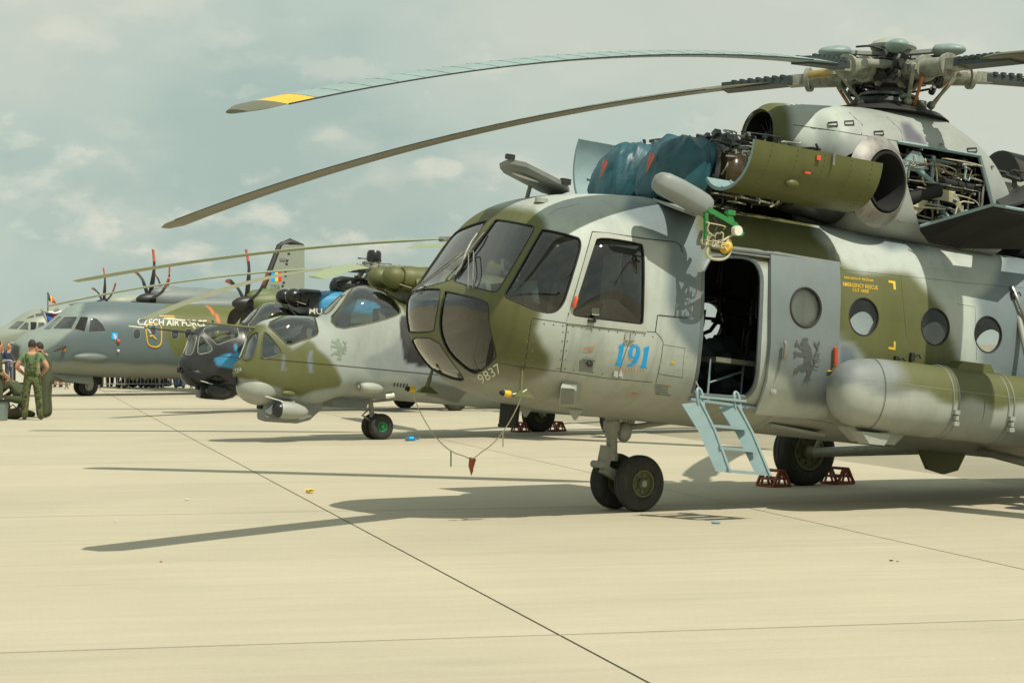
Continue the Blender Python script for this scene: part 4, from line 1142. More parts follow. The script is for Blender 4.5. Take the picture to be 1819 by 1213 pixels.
# intake covers: separate cloths over the intakes
def tarp(sg, label, seed):
    rnd = random.Random(seed); c = Vector((.12, sg * .45, 3.64))
    M_, N_ = 40, 64; rows = []
    ph = [rnd.uniform(0, 6.28) for _ in range(8)]
    for j in range(M_ + 1):
        r_ = []
        for i in range(N_):
            a = 2 * math.pi * i / N_; b = -math.pi / 2 * .72 + (math.pi / 2 * 1.72) * j / M_
            ca = math.copysign(abs(math.cos(a)) ** .72, math.cos(a)); sa = math.copysign(abs(math.sin(a)) ** .72, math.sin(a)); cb = max(math.cos(b), 0) ** .62; sb_ = math.copysign(abs(math.sin(b)) ** .9, math.sin(b))
            rg = lambda q: 1 - 2 * abs(math.sin(q))
            dr = 1 + .022 * rg(2.5 * a + ph[5] + 1.7 * b) + .018 * rg(4.3 * a - 2.2 * b + ph[6]) + .012 * rg(7.1 * a + 3.1 * b + ph[7]) + .030 * math.sin(5 * a + ph[0] + 3 * b) + .022 * math.sin(9 * a + ph[1] - 2 * b) * cb + .016 * math.sin(17 * a + ph[2] + 6 * b) + .012 * math.sin(26 * a + ph[3] - 9 * b)
            fl_ = 1 + max(0, -b) * .10 * (1 + .5 * math.sin(11 * a + ph[4]))
            tilt = .10 * sb_
            r_.append(tuple(c + Vector(((.34 * ca * cb * dr * fl_ + tilt), .36 * sa * cb * dr * fl_, (.34 if b > 0 else .42) * sb_ * (dr if b < 1.4 else 1)))))
        rows.append(r_)
    mb = MB(); mb.grid(rows, closed=True)
    w = Frame.root(H17, 'intake_cover'); tag(w, label, 'cover', 'tarpaulin covers over the engine intakes')
    mb.build('tarpaulin', M_CLOTH, w, 180)
    b = MB(); b.add([c + Vector(q) for q in ((-.36, -.05, .10), (-.38, .0, -.12), (-.37, -.13, .06))], [(0, 1, 2)]); b.add([c + Vector(q) for q in ((-.365, -.05, .10), (-.385, .0, -.12), (-.36, -.02, .12))], [(0, 1, 2)]); b.build('orange_flag', M_ORANGE, w, 0)
    return w
tarp(1, 'teal tarpaulin intake cover on the far engine, partly behind the nearer cover', 3)
tarp(-1, 'teal tarpaulin intake cover nearest the camera, in front of the bare engine', 9)
# gearbox bay contents
MBX = R17
lo, hi = (2.75, -.72, 3.4), (4.1, .2, 4.35)
pipes('bay_pipes', HOUSING, lo, hi, 70, M_DARK, 5, (.01, .03)); pipes('bay_hoses', HOUSING, (2.8, -.90, 3.42), (4.05, -.55, 4.2), 60, M_CABLE, 6, (.006, .012)); pipes('bay_lines', HOUSING, (2.75, -.9, 3.4), (4.1, -.3, 4.35), 60, M_STEEL, 8, (.006, .016)); pipes('bay_blue_lines', HOUSING, (2.75, -.9, 3.4), (4.1, -.4, 4.3), 10, M_LBLUE, 88, (.012, .028))
lumps('bay_units', HOUSING, (2.8, -.75, 3.4), (4.0, .0, 4.25), 80, M_ENG, 9, (.05, .17))
mb = MB(); mb.cyl((2.9, -.82, 4.12), (3.35, -.84, 3.86), .035); mb.cyl((2.9, -.82, 4.12), (2.80, -.84, 3.6), .035); mb.cyl((3.35, -.8, 3.72), (3.75, -.84, 3.38), .035); mb.build('gearbox_strut', M_LBLUE, HOUSING)
mb = MB(); mb.prism([(0, 0), (.12, .16), (.24, .16), (.36, 0), (.25, -.06), (.1, -.06)], lambda a, b, t: (2.83 + a, -.84 + t, 4.06 + b), .04); mb.build('strut_bracket', M_LBLUE, HOUSING, 20)
mb = MB(); mb.cyl((2.9, -.8, 3.66), (3.35, -.85, 3.84), .075, .09, 14); mb.cyl((3.3, -.8, 3.95), (4.05, -.83, 3.93), .05, .05, 12); mb.build('duct', M_BLACK, HOUSING)
mb = MB()
for k in range(10):
    z0 = 3.62 + .012 * k; mb.tube(chaikin([(3.2, -.86, z0 + .1), (3.4, -.88, z0 + .12), (3.62, -.88, z0 + .1), (3.75, -.87, 3.55), (3.78 + .012 * k, -.86, 3.42)], 2, False), .008, 5)
    mb.tube(chaikin([(3.2, -.86, z0 + .08), (3.12, -.88, z0 - .05), (2.98, -.87, 3.5 + .01 * k), (2.8, -.86, 3.42 + .012 * k)], 2, False), .008, 5)
o = mb.build('cable_loom', M_CABLE, HOUSING); o['kind'] = 'stuff'
# work platform folded down under the bay
q0, q1 = U(1634, 404, 1, -1.02), U(1763, 366, 1, -1.72)
mb = MB(); TP = [q0, q1, U(1819, 376, 1, -1.74) + Vector((.25, 0, .0)), U(1819, 432, 1, -1.15) + Vector((.3, 0, 0)), U(1700, 436, 1, -1.12), U(1650, 426, 1, -1.06)]
mb.add(TP + [p + Vector((0, 0, -.035)) for p in TP], [tuple(range(6)), tuple(range(11, 5, -1))] + [(i, i + 6, (i + 1) % 6 + 6, (i + 1) % 6) for i in range(6)]); PLAT = mb.build('work_platform', M_BLACK, R17, 20)
mb = MB(); mb.tube([p + Vector((0, -.005, .012)) for p in (q0, q1, TP[2])], .018, 5); mb.build('platform_edge', M_LBLUE, PLAT)
# tail-end accessories behind the housing, with their own raised cowl
lumps('rear_units', HOUSING, (4.45, -.65, 3.45), (5.2, .3, 4.15), 40, M_GREY, 21, (.08, .24)); pipes('rear_pipes', HOUSING, (4.42, -.8, 3.45), (5.3, .2, 4.25), 46, M_DARK, 22, (.012, .03)); pipes('rear_lines', HOUSING, (4.42, -.8, 3.6), (5.2, -.1, 4.3), 8, M_YELLOW, 23, (.01, .018))
xr = np.linspace(5.0, 7.4, 26)
RA = rings(xr, pchip([5.0, 5.6, 6.6, 7.4], [4.60, 4.58, 4.2, 3.4], xr), 3.25, pchip([5.0, 6.5, 7.4], [.52, .5, .2], xr), 3.5, 2.2, 2.2, 48)
SR = Skin(RA, H17, True, True); SR.build('rear_cowl', [M_DARK], R17, 30)
TQ = [U(1768, 350, 1, -.8), U(1835, 322, 1, -.8), U(1845, 350, 1, -1.5), U(1780, 368, 1, -1.4)]
mb = MB(); mb.add(TQ + [p + Vector((0, 0, -.03)) for p in TQ], [(0, 1, 2, 3), (7, 6, 5, 4)] + [(i, i + 4, (i + 1) % 4 + 4, (i + 1) % 4) for i in range(4)]); mb.build('rear_platform', M_DARK, R17, 20)
# open roof hatch over the cockpit
HP = [U(888, 299, 1, -.10), U(905, 291, 1, -.30), U(935, 297, 1, -.35), U(1008, 334, 1, -.32), U(1012, 341, 1, -.05), U(985, 349, 1, .20), U(962, 343, 1, .28), U(895, 308, 1, .15)]
mb = MB(); up = Vector((-.25, 0, 1)).normalized() * .05; k = len(HP)
mb.add(HP + [p + up for p in HP], [tuple(range(k)), tuple(range(2 * k - 1, k - 1, -1))] + [(i, i + k, (i + 1) % k + k, (i + 1) % k) for i in range(k)]); HATCH = mb.build('roof_hatch', M_SLATE, R17, 40)
cH = sum(HP, Vector()) / k
mb = MB(); mb.sph(cH + Vector((-.15, -.08, -.0)), (.17, .035, .012), 16, 6, Matrix.Rotation(.15, 3, 'Y')); mb.build('hatch_slot', M_WHITEP, HATCH)
mb = MB(); mb.cyl(U(942, 330, 1, 0), S17.near(U(936, 350, 1, 0)), .022); mb.cyl(U(975, 345, 1, .1), S17.near(U(978, 350, 1, .1)), .02); mb.build('hatch_stay', M_SLATE, HATCH)
mb = MB(); mb.box(HP[1] + Vector((0, 0, .07)), (.09, .05, .05)); mb.box(HP[3] + Vector((-.03, 0, .06)), (.1, .06, .06)); mb.build('hatch_latch', M_DARK, HATCH)
# ---------------------------------------------------------------- rescue hoist over the door
HO = Vector((-.5, -1.48, 3.23))
dv = Vector((.9, -.12, -.28)).normalized(); uu = Vector((0, 0, 1)); sd = dv.cross(uu).normalized(); up = sd.cross(dv)
rows = []
for tt, s_ in ((-.30, .02), (-.295, .55), (-.27, .8), (-.2, .96), (-.05, 1.0), (.15, 1.0), (.27, .96), (.33, .8), (.36, .5), (.37, .02)):
    rows.append([tuple(HO + dv * tt + sd * (.145 * s_ * math.copysign(abs(math.cos(a)) ** .7, math.cos(a))) + up * (.115 * s_ * math.copysign(abs(math.sin(a)) ** .7, math.sin(a)) - .06 * max(tt, 0))) for a in np.linspace(0, 2 * math.pi, 24, endpoint=False)])
mb = MB(); mb.grid(rows, closed=True); HOIST = mb.build('hoist_fairing', mat('hoist_grey', (.23, .255, .25), .5, var=.08), R17, 50)
h = lambda x, y, d=-1.62: U(x, y, 1, d)
mb = MB(); mb.bar(h(1257, 372), h(1302, 398), .05, .05); mb.bar(h(1254, 378), h(1254, 424), .035, .035); mb.bar(h(1302, 398), h(1316, 418), .08, .05); mb.bar(h(1292, 376), h(1300, 398), .04, .06); mb.box(h(1297, 378), (.09, .06, .05)); mb.build('hoist_arm', M_GREENP, R17)
mb = MB(); mb.lathe(h(1309, 410, -1.68), (0, -1, 0), [(-.03, .05), (.03, .05), (.03, .03)], 18); mb.build('hoist_pulley', M_WHITEP, R17)
mb = MB(); mb.cyl(h(1284, 443), h(1296, 436), .055, .05, 14); mb.build('hoist_hook_block', M_YELLOW, R17)
mb = MB(); mb.tube(chaikin([tuple(h(*p)) for p in ((1258, 440), (1255, 452), (1262, 460), (1282, 462), (1294, 456), (1300, 440), (1296, 424), (1290, 432))], 2, False), .014, 8); mb.tube(chaikin([tuple(h(*p)) for p in ((1252, 434), (1270, 436), (1290, 424), (1305, 415))], 2, False), .012, 6); mb.build('hoist_hose', M_CABLE, R17)
mb = MB(); mb.bar(h(1238, 432, -1.5), h(1262, 434, -1.62), .04, .04); mb.cyl(h(1240, 430, -1.3), h(1246, 412, -1.5), .02); mb.cyl(h(1254, 424), h(1248, 440, -1.4), .02); mb.build('hoist_bracket', M_HEAD, R17)
mb = MB(); mb.tube(chaikin([tuple(h(*p)) for p in ((1266, 384), (1275, 400), (1268, 415), (1262, 430))], 2, False), .013, 6); mb.tube(chaikin([tuple(h(*p)) for p in ((1262, 374), (1280, 392), (1298, 404))], 1, False), .010, 6); mb.build('hoist_cable', M_DARK, R17)
pipes('hoist_wires', R17, (-.27, -1.68, 2.72), (.05, -1.58, 2.95), 14, M_CABLE, 41, (.005, .009))
TRI = [S17.hit(1160, 355, .02), S17.hit(1236, 382, .02), U(1238, 381, 1, -1.38), U(1215, 372, 1, -1.38)]
mb = MB(); mb.add(TRI + [p + Vector((0, 0, -.03)) for p in TRI], [(0, 1, 2, 3), (7, 6, 5, 4)] + [(i, i + 4, (i + 1) % 4 + 4, (i + 1) % 4) for i in range(4)]); mb.build('hoist_step', M_GREY, R17, 20)
# ---------------------------------------------------------------- main rotor
HB = Vector((3.25, 0, 5.22))
hubW = H17.M @ HB
ROT = R17
mb = MB(); mb.lathe(HB, (0, 0, 1), [(-.72, .22), (-.62, .20), (-.5, .16), (-.18, .15), (-.16, .30), (-.10, .33), (.08, .33), (.14, .28), (.18, .16), (.24, .14)], 30); hub = mb.build('rotor_hub', M_ENG, ROT)
mb = MB(); mb.lathe(HB, (0, 0, 1), [(-.46, .20), (-.44, .40), (-.38, .44), (-.33, .40), (-.31, .2)], 36); mb.lathe(HB, (0, 0, 1), [(-.31, .25), (-.29, .34), (-.26, .34), (-.24, .2)], 30); mb.build('swashplate', M_ENG, ROT)
mb = MB(); mb.lathe(HB, (0, 0, 1), [(-.52, .70), (-.46, .62), (-.42, .46), (-.36, .25)], 36); mb.build('mast_fairing', M_DARK, ROT)
lumps('swashplate_fittings', hub, HB + Vector((-.42, -.42, -.44)), HB + Vector((.42, .42, -.28)), 24, M_HEAD, 61, (.05, .11))
pipes('hub_lines', hub, HB + Vector((-.45, -.45, -.2)), HB + Vector((.45, .45, .25)), 30, M_DARK, 62, (.008, .018))
lumps('hub_fittings', hub, HB + Vector((-.42, -.42, -.16)), HB + Vector((.42, .42, .14)), 30, M_HEAD, 63, (.05, .12)); lumps('hub_dark_fittings', hub, HB + Vector((-.46, -.46, -.20)), HB + Vector((.46, .46, .20)), 44, M_DARK, 65, (.05, .12))
lumps('hub_bolts', hub, HB + Vector((-.40, -.40, -.20)), HB + Vector((.40, .40, .18)), 22, M_STEEL, 64, (.03, .07))
mb = MB(); mb.lathe(HB + Vector((0, 0, .24)), (0, 0, 1), [(0, .15), (.03, .25), (.07, .27), (.11, .24), (.15, .15), (.17, .0)], 30); mb.build('hub_cap', M_GREY, ROT)
HEAD0 = H17.h
BL = [(154, 10.0, 3.33), (230, 10.15, 3.56), (300, 10.0, 3.6), (12, 10.0, 3.5), (84, 10.0, 3.4)]   # world azimuth, radius, tip height
def wl_(p): return H17.I @ Vector(p)
for bi, (az, R_, zt_) in enumerate(BL):
    d = Vector((math.cos(rad(az)), math.sin(rad(az)), 0)); lead = Vector((d.y, -d.x, 0))     # turns clockwise seen from above
    D_ = hubW.z - zt_
    def P_(r, c=0.0, h_=0.0): return wl_(hubW + d * r + lead * c + Vector((0, 0, h_ - D_ * (r / R_) ** 2.0 - .02 * r * 0)))
    # grip
    mb = MB(); mb.cyl(P_(.28), P_(.55), .12, .11, 16); mb.cyl(P_(.55), P_(.62), .15, .15, 16); mb.cyl(P_(.62), P_(.95), .115, .10, 16); mb.cyl(P_(.95), P_(1.0), .14, .14, 14); mb.bar(P_(1.0), P_(1.22), .16, .12)
    mb.cyl(P_(.42, -.16, 0), P_(.42, .16, 0), .07, .07, 12); mb.bar(P_(.5, .16, .02), P_(.8, .30, -.02), .05, .06)
    grip = mb.build('blade_grip', M_HEAD, ROT)
    mb = MB(); mb.cyl(P_(.30, -.17, .06), P_(.92, -.20, .03), .055, .045, 12); mb.build('lag_damper', M_STRUT if bi % 2 else mat('damper_brass', (.40, .30, .10), .4, metal=.5, var=.3, scale=10), grip)
    mb = MB(); a_, b_ = P_(.72, .28, 0), P_(.44, .12, -.36); mb.cyl(a_, b_, .022, .022, 8); mb.sph(b_, .05, 10, 6); mb.sph(a_, .04, 10, 6); mb.build('pitch_link', M_HEAD, grip)
    if bi in (0, 2, 3): mb = MB(); mb.cyl(P_(.66, .1, -.1), P_(.46, .05, -.40), .02, .02, 8); mb.build('tie_rod', M_BROWN, grip)
    # vibration absorber on its arm, between the blades
    az2 = rad(az + 36); d2 = Vector((math.cos(az2), math.sin(az2), 0)); c2 = hubW + d2 * .62 + Vector((0, 0, .235))
    mb = MB(); mb.bar(wl_(hubW + Vector((0, 0, .22))), wl_(c2), .10, .04); arm = mb.build('absorber_arm', M_GREY, ROT)
    mb = MB(); rows = []
    tg = Vector((-d2.y, d2.x, 0))
    for tt, s_ in ((-.13, .05), (-.128, .5), (-.10, .9), (0, 1), (.12, .9), (.2, .62), (.235, .3), (.24, .02)):
        rows.append([tuple(wl_(c2 + d2 * tt + tg * (.135 * s_ * math.cos(a)) + Vector((0, 0, .075 * s_ * math.sin(a))))) for a in np.linspace(0, 2 * math.pi, 20, endpoint=False)])
    mb.grid(rows, closed=True); mb.build('vibration_absorber', M_TEAL, arm, 60)
    mb = MB(); mb.bar(P_(1.15, -.03), P_(2.0, -.05), .24, .085); [mb.box(P_(1.25 + .1 * q_, -.03 + s_ * .11, .045), (.05, .05, .04)) for q_ in range(7) for s_ in (-1, 1)]; mb.build('blade_cuff', mat('dark_teal_cuff', (.035, .05, .05), .5, var=.3, scale=9), grip)
    # the blade: cambered section, drooping
    n = 56; rows = []; prof = []
    for k_ in range(13): t_ = k_ / 12; prof.append((.5 - t_ ** 1.5, .115 * (1.48 * math.sqrt(max(t_ ** 1.5, 0)) - .63 * t_ ** 1.5 - 1.76 * t_ ** 3 + 1.42 * t_ ** 4.5 - .5 * t_ ** 6) * 1.4))
    low = [(c_, -h_ * .7) for c_, h_ in prof[::-1][1:-1]]; prof = prof + low
    for k_ in range(n + 1):
        r = 1.2 + (R_ - 1.2) * k_ / n; ch = .50 * (.36 if r < 1.35 else (.36 + .64 * min(1, (r - 1.35) / .55)))
        if r > R_ - .12: ch *= max(.35, 1 - ((r - R_ + .12) / .12) ** 2 * .5)
        th = 1.0 if r > 1.9 else 1.6 - .6 * max(0, (r - 1.2)) / .7
        pt = rad(7.5 - 5.0 * (r / R_)); ca, sa = math.cos(pt), math.sin(pt)
        rows.append([tuple(P_(r, (c_ * ca - h_ * th * sa) * ch - .06, (c_ * sa + h_ * th * ca) * ch)) for c_, h_ in prof])
    mb = MB(); kk = int(round(n * (9.50 - 1.2) / (R_ - 1.2))); k9 = int(round(n * (9.82 - 1.2) / (R_ - 1.2)))
    if bi == 1: segs = ((0, kk, 0), (kk, k9, 1), (k9, n, 2))
    else: segs = ((0, n, 0),)
    for a_, b_, mi in segs:
        mb.mat(mi); mb.grid(rows[a_:b_ + 1], closed=True, cap0=a_ == 0, cap1=b_ == n)
    mb.mat(0)
    bl_ = mb.build('rotor_blade', [M_BLADESUN if bi == 1 else M_BLADE, M_YELLOW, M_BLADE], ROT, 40)
    te = MB(); te.tube([Vector(r_[12]) for r_ in rows[6:-2]], .007, 5); te.build('trailing_edge', M_DARK, bl_)
    sm = MB()
    for k_ in range(8, n - 3, 2): sm.tube([Vector(rows[k_][q]) for q in (4, 7, 10, 12)], .0028, 4)
    o = sm.build('pocket_seams', M_SEAM, bl_); o['kind'] = 'stuff'
# ---------------------------------------------------------------- wheels and legs
def wheel(parent, c, ax, r, w, tyre=M_TYRE, hubm=M_HUBG, name='wheel', hub_r=.5):
    c = Vector(c); ax = Vector(ax).normalized()
    mb = MB(); h_ = w / 2
    prof = [(-h_ * .72, r * hub_r), (-h_ * .92, r * (hub_r + .06)), (-h_ * 1.0, r * .70), (-h_ * .97, r * .82), (-h_ * .80, r * .93), (-h_ * .5, r * .985), (-h_ * .3, r), (-h_ * .28, r * .985), (-h_ * .22, r * .985), (-h_ * .2, r), (h_ * .2, r), (h_ * .22, r * .985), (h_ * .28, r * .985), (h_ * .3, r), (h_ * .5, r * .985), (h_ * .80, r * .93), (h_ * .97, r * .82), (h_, r * .70), (h_ * .92, r * (hub_r + .06)), (h_ * .72, r * hub_r)]
    mb.lathe(c, ax, prof, 44, False); wl0 = mb.build('wheel', tyre, parent, 40); wl0['label'] = 'rubber tyred landing wheel'
    mb = MB(); R_ = r * hub_r
    mb.lathe(c, ax, [(-h_ * .70, R_), (-h_ * .82, R_ * .97), (-h_ * .8, R_ * .85), (-h_ * .5, R_ * .78), (-h_ * .45, R_ * .4), (-h_ * .75, R_ * .36), (-h_ * .8, R_ * .2), (-h_ * .8, 0)], 28, False)
    mb.lathe(c, ax, [(h_ * .70, R_), (h_ * .82, R_ * .97), (h_ * .8, R_ * .85), (h_ * .5, R_ * .78), (h_ * .45, R_ * .4), (h_ * .75, R_ * .36), (h_ * .8, R_ * .2), (h_ * .8, 0)], 28, False)
    u, v, _ = basis(ax)
    for s_ in (-1, 1):
        for k in range(8):
            a = 2 * math.pi * k / 8; mb.cyl(c + ax * (s_ * h_ * .48) + (u * math.cos(a) + v * math.sin(a)) * R_ * .6, c + ax * (s_ * h_ * .62) + (u * math.cos(a) + v * math.sin(a)) * R_ * .6, R_ * .08, R_ * .08, 8)
    mb.build('rim', hubm, wl0, 40)
    return wl0
# nose leg, castored slightly
axn = Vector((.10, -1, 0)).normalized(); rn = .298
nc = H17.gl(.17, 0, rn)
for sg in (-1, 1): wheel(R17, nc + axn * (sg * -.205), axn, rn, .185)
top = Vector((-.12, 0, 1.0)); kn = H17.gl(-.02, 0, .58)
mb = MB(); mb.cyl(top, top + (kn - top) * .55, .075, .075, 18); mb.lathe(top, kn - top, [(.06, .09), (.16, .09)], 18); mb.cyl(top + (kn - top) * .5, kn, .06, .06, 16); mb.cyl(kn + Vector((0, 0, .03)), kn - Vector((0, 0, .05)), .075, .07, 16); NL = mb.build('nose_gear_leg', M_STRUT, R17)
mb = MB(); mb.bar(kn + Vector((-.07, 0, .1)), kn + Vector((-.10, 0, -.14)), .12, .09); mb.bar(kn + Vector((-.10, 0, -.14)), nc, .10, .09); mb.cyl(nc - axn * .3, nc + axn * .3, .035, .035, 10); mb.cyl(kn + Vector((-.17, -.08, -.1)), kn + Vector((-.17, .08, -.1)), .04, .04, 10); mb.build('torque_link', M_STRUT, NL)
mb = MB(); mb.cyl(top + (kn - top) * .35, Vector((.75, 0, 1.02)), .035, .025, 10); mb.sph(top + (kn - top) * .38 + Vector((.14, -.02, -.0)), (.08, .09, .11)); mb.build('drag_strut', M_STRUT, NL)
mb = MB()
for k in range(7): mb.box(top + (kn - top) * .25 + Vector((-.0, -.078, .045 - .015 * k)), (.07, .004, .008))
o = mb.build('placard', M_WHITEP, NL); o['kind'] = 'stuff'
# main legs
for sg in (-1, 1):
    wc = H17.gl(4.28, sg * 2.25, .42); ay = Vector((0, 1, 0))
    wh = wheel(R17, wc, ay, .43, .28, hub_r=.56)
    ic = wc - ay * sg * .2
    mb = MB(); mb.cyl(ic, Vector((4.36, sg * 1.16, 2.62)), .035, .035, 12); mb.cyl(ic + (Vector((4.36, sg * 1.16, 2.62)) - ic) * .1, ic + (Vector((4.36, sg * 1.16, 2.62)) - ic) * .55, .075, .075, 14); LG = mb.build('main_gear_leg', M_STRUT, R17)
    mb = MB(); mb.cyl(wc, ic, .06, .06, 12); mb.cyl(ic, Vector((4.55, sg * .55, 1.02)), .055, .045, 12); mb.cyl(ic + Vector((0, 0, -.02)), Vector((5.4, sg * .5, 1.05)), .045, .035, 12); mb.build('axle_strut', M_STRUT, LG)
# wheel chocks: welded angle-iron frames
def chock(p, hd, label, sc=1.0, w=.34, group='wheel chocks'):
    e = empty('wheel_chock', p, (0, 0, hd)); tag(e, label, 'chock', group)
    L_, h_ = .26 * sc, .20 * sc; w *= sc
    for s_ in (-1, 1):
        mb = MB(); y = s_ * w / 2
        mb.bar((-L_ / 2, y, .012), (L_ / 2, y, .012), .032, .03); mb.bar((-L_ / 2, y, .01), (-.035, y, h_), .03, .03); mb.bar((L_ / 2, y, .01), (.035, y, h_), .03, .03); mb.bar((-.04, y, h_), (.04, y, h_), .03, .028); mb.bar((0, y, h_), (-.06, y, .02), .022, .022); mb.bar((0, y, h_), (.06, y, .02), .022, .022)
        mb.build('side_frame', M_RED, e, 0)
    mb = MB()
    for x, z in ((-L_ / 2, .015), (L_ / 2, .015), (-.04, h_), (.04, h_), (-L_ * .3, h_ * .5), (L_ * .3, h_ * .5)): mb.bar((x, -w / 2 + .011, z), (x, w / 2 - .011, z), .03, .028)
    mb.build('cross_bars', M_RED, e, 0)
    mb = MB()
    for k in range(7): mb.box((-L_ / 2 - .012, -w / 2 + w * (k + .5) / 7, .012), (.02, .014, .022))
    o = mb.build('grip_teeth', M_RED, e, 0); o['kind'] = 'stuff'
    return e
pw = ground(1432, 861)
ah = Vector((math.cos(rad(30)), math.sin(rad(30)), 0))
def lvl(N, hd, u, y): a = Vector((math.cos(rad(hd)), math.sin(rad(hd)), 0)); return Vector((N[0], N[1], 0)) + a * u + Vector((-a.y, a.x, 0)) * y
chock(lvl((1.07, 22.3), 30, 4.28 - .50, 2.22), rad(30), 'red steel wheel chock in front of the big helicopter wheel, beside the ladder')
chock(lvl((1.07, 22.3), 30, 4.28 + .50, 2.22), rad(30), 'red steel wheel chock behind the big helicopter wheel')
# ---------------------------------------------------------------- boarding ladder hooked on the door sill
LD = Frame.root(H17, 'boarding_ladder'); tag(LD, 'pale blue metal boarding ladder hanging from the open helicopter door', 'ladder')
tl, tr2 = U(1240, 722, 1, -1.34), U(1306, 728, 1, -1.34); bl, br = U(1285, 838, 1, -1.74), U(1356, 844, 1, -1.74)
w0 = .075
for a, b in ((tl, bl), (tr2, br)):
    mb = MB(); mid = a + (b - a) * .3 + Vector((-.03, 0, 0))
    d = (b - a).normalized(); wv = Vector((1, 0, 0)); nrmv = Vector((0, -1, 0))
    out = [(a + Vector((-.16, .06, .01))), (a + Vector((.0, -.02, .05))), (a + (b - a) * .35 + Vector((.045, -.05, 0))), (b + Vector((.05, -.03, 0))), (b + Vector((-.05, .06, 0))), (a + (b - a) * .35 + Vector((-.07, .05, -.02)))]
    th = Vector((.016, .012, 0)); k = 6
    mb.add(out + [p + th for p in out], [tuple(range(k)), tuple(range(2 * k - 1, k - 1, -1))] + [(i, i + k, (i + 1) % k + k, (i + 1) % k) for i in range(k)])
    mb.tube([out[1] + Vector((.008, -.012, 0)), out[2] + Vector((.008, -.012, 0)), out[3] + Vector((.008, -.012, 0))], .014, 6)
    mb.build('stringer', M_LBLUE, LD, 20)
    mb = MB(); s_ = a + Vector((0, -.03, .02)); mb.tube(chaikin([tuple(s_ + Vector(q)) for q in ((.02, .02, -.10), (-.02, .01, .02), (-.035, .03, .14), (.0, .05, .17), (.035, .03, .13), (.06, -.02, -.12), (.03, 0, -.16))], 2, False), .015, 8); mb.build('hook', M_LBLUE, LD)
for t_ in (.28, .62, .97):
    a, b = tl + (bl - tl) * t_, tr2 + (br - tr2) * t_
    mb = MB(); ex = Vector((.045, 0, 0)); mb.add([a + Vector((.03, -.07, .01)), b + Vector((0, -.07, .01)), b + Vector((0, .10, .01)), a + Vector((.03, .10, .01))] + [a + Vector((.03, -.07, -.02)), b + Vector((0, -.07, -.02)), b + Vector((0, .10, -.02)), a + Vector((.03, .10, -.02))], [(0, 1, 2, 3), (7, 6, 5, 4), (0, 4, 5, 1), (1, 5, 6, 2), (2, 6, 7, 3), (3, 7, 4, 0)])
    mb.build('step', M_LBLUE, LD, 20)
mb = MB(); mb.bar(tl + Vector((-.02, -.03, .1)), tr2 + Vector((.1, -.03, .1)), .03, .025); mb.build('sill_bar', M_LBLUE, LD)
# ---------------------------------------------------------------- inside
M_SEAT = mat('seat_fabric', (.17, .17, .13), .9, var=.3, scale=10)
M_PANEL = mat('instrument_panel', (.11, .14, .14), .6, var=.2, scale=12)
mb = MB(); mb.box((2.2, 0, 1.17), (6.4, 1.5, .05)); mb.build('cabin_floor', mat('floor_grey', (.10, .11, .11), .7, var=.2), R17)
def section17(x, sc=.94):
    i = int(np.argmin(np.abs(XS - x))); R_ = A17[i]; c = R_.mean(0); return [tuple(c + (p - c) * sc) for p in R_]
for sg in (-1, 1):
    pts = [p for p in section17(-.12) if p[1] * sg > .34]; pts.sort(key=lambda p: math.atan2(p[2] - 2.1, p[1] * sg - .34)); pts = [(x, y, z) for x, y, z in pts]; pts = [(-.12, sg * .34, pts[0][2])] + pts + [(-.12, sg * .34, pts[-1][2])]
    mb = MB(); mb.add(pts + [(x + .03, y, z) for x, y, z in pts], [tuple(range(len(pts))), tuple(range(2 * len(pts) - 1, len(pts) - 1, -1))]); mb.build('cockpit_bulkhead', M_INT, R17, 0)
mb = MB(); mb.add(section17(7.4), [tuple(range(216))]); mb.build('rear_bulkhead', M_INT, R17, 0)
for sg in (-1, 1):
    mb = MB(); mb.box((-.75, sg * .55, 1.62), (.45, .46, .12)); mb.bar((-.52, sg * .55, 1.65), (-.40, sg * .55, 2.32), .46, .10, (0, 1, 0)); mb.box((-.36, sg * .55, 2.46), (.1, .26, .2)); mb.box((-.7, sg * .55, 1.38), (.3, .3, .4)); mb.build('pilot_seat', M_SEAT, R17)
    mb = MB(); mb.tube([(-1.25, sg * .5, 1.2), (-1.3, sg * .5, 1.5), (-1.2, sg * .5, 1.9)], .02, 8); mb.build('control_stick', M_BLACK, R17)
    mb = MB(); mb.box((-1.72, sg * .52, 2.05), (.18, .62, .32), Matrix.Rotation(-.25, 3, 'Y')); mb.build('instrument_panel', M_PANEL, R17)
mb = MB(); mb.box((-1.0, -.05, 3.02), (.6, .5, .12)); mb.build('overhead_panel', M_PANEL, R17)
mb = MB(); mb.box((-1.55, 0, 1.5), (.5, .22, .6)); mb.build('centre_console', M_PANEL, R17)
mb = MB(); mb.box((-.16, .20, 2.45), (.02, .34, .52)); mb.build('bulkhead_panel', mat('pale_green_panel', (.42, .48, .36), .6), R17)
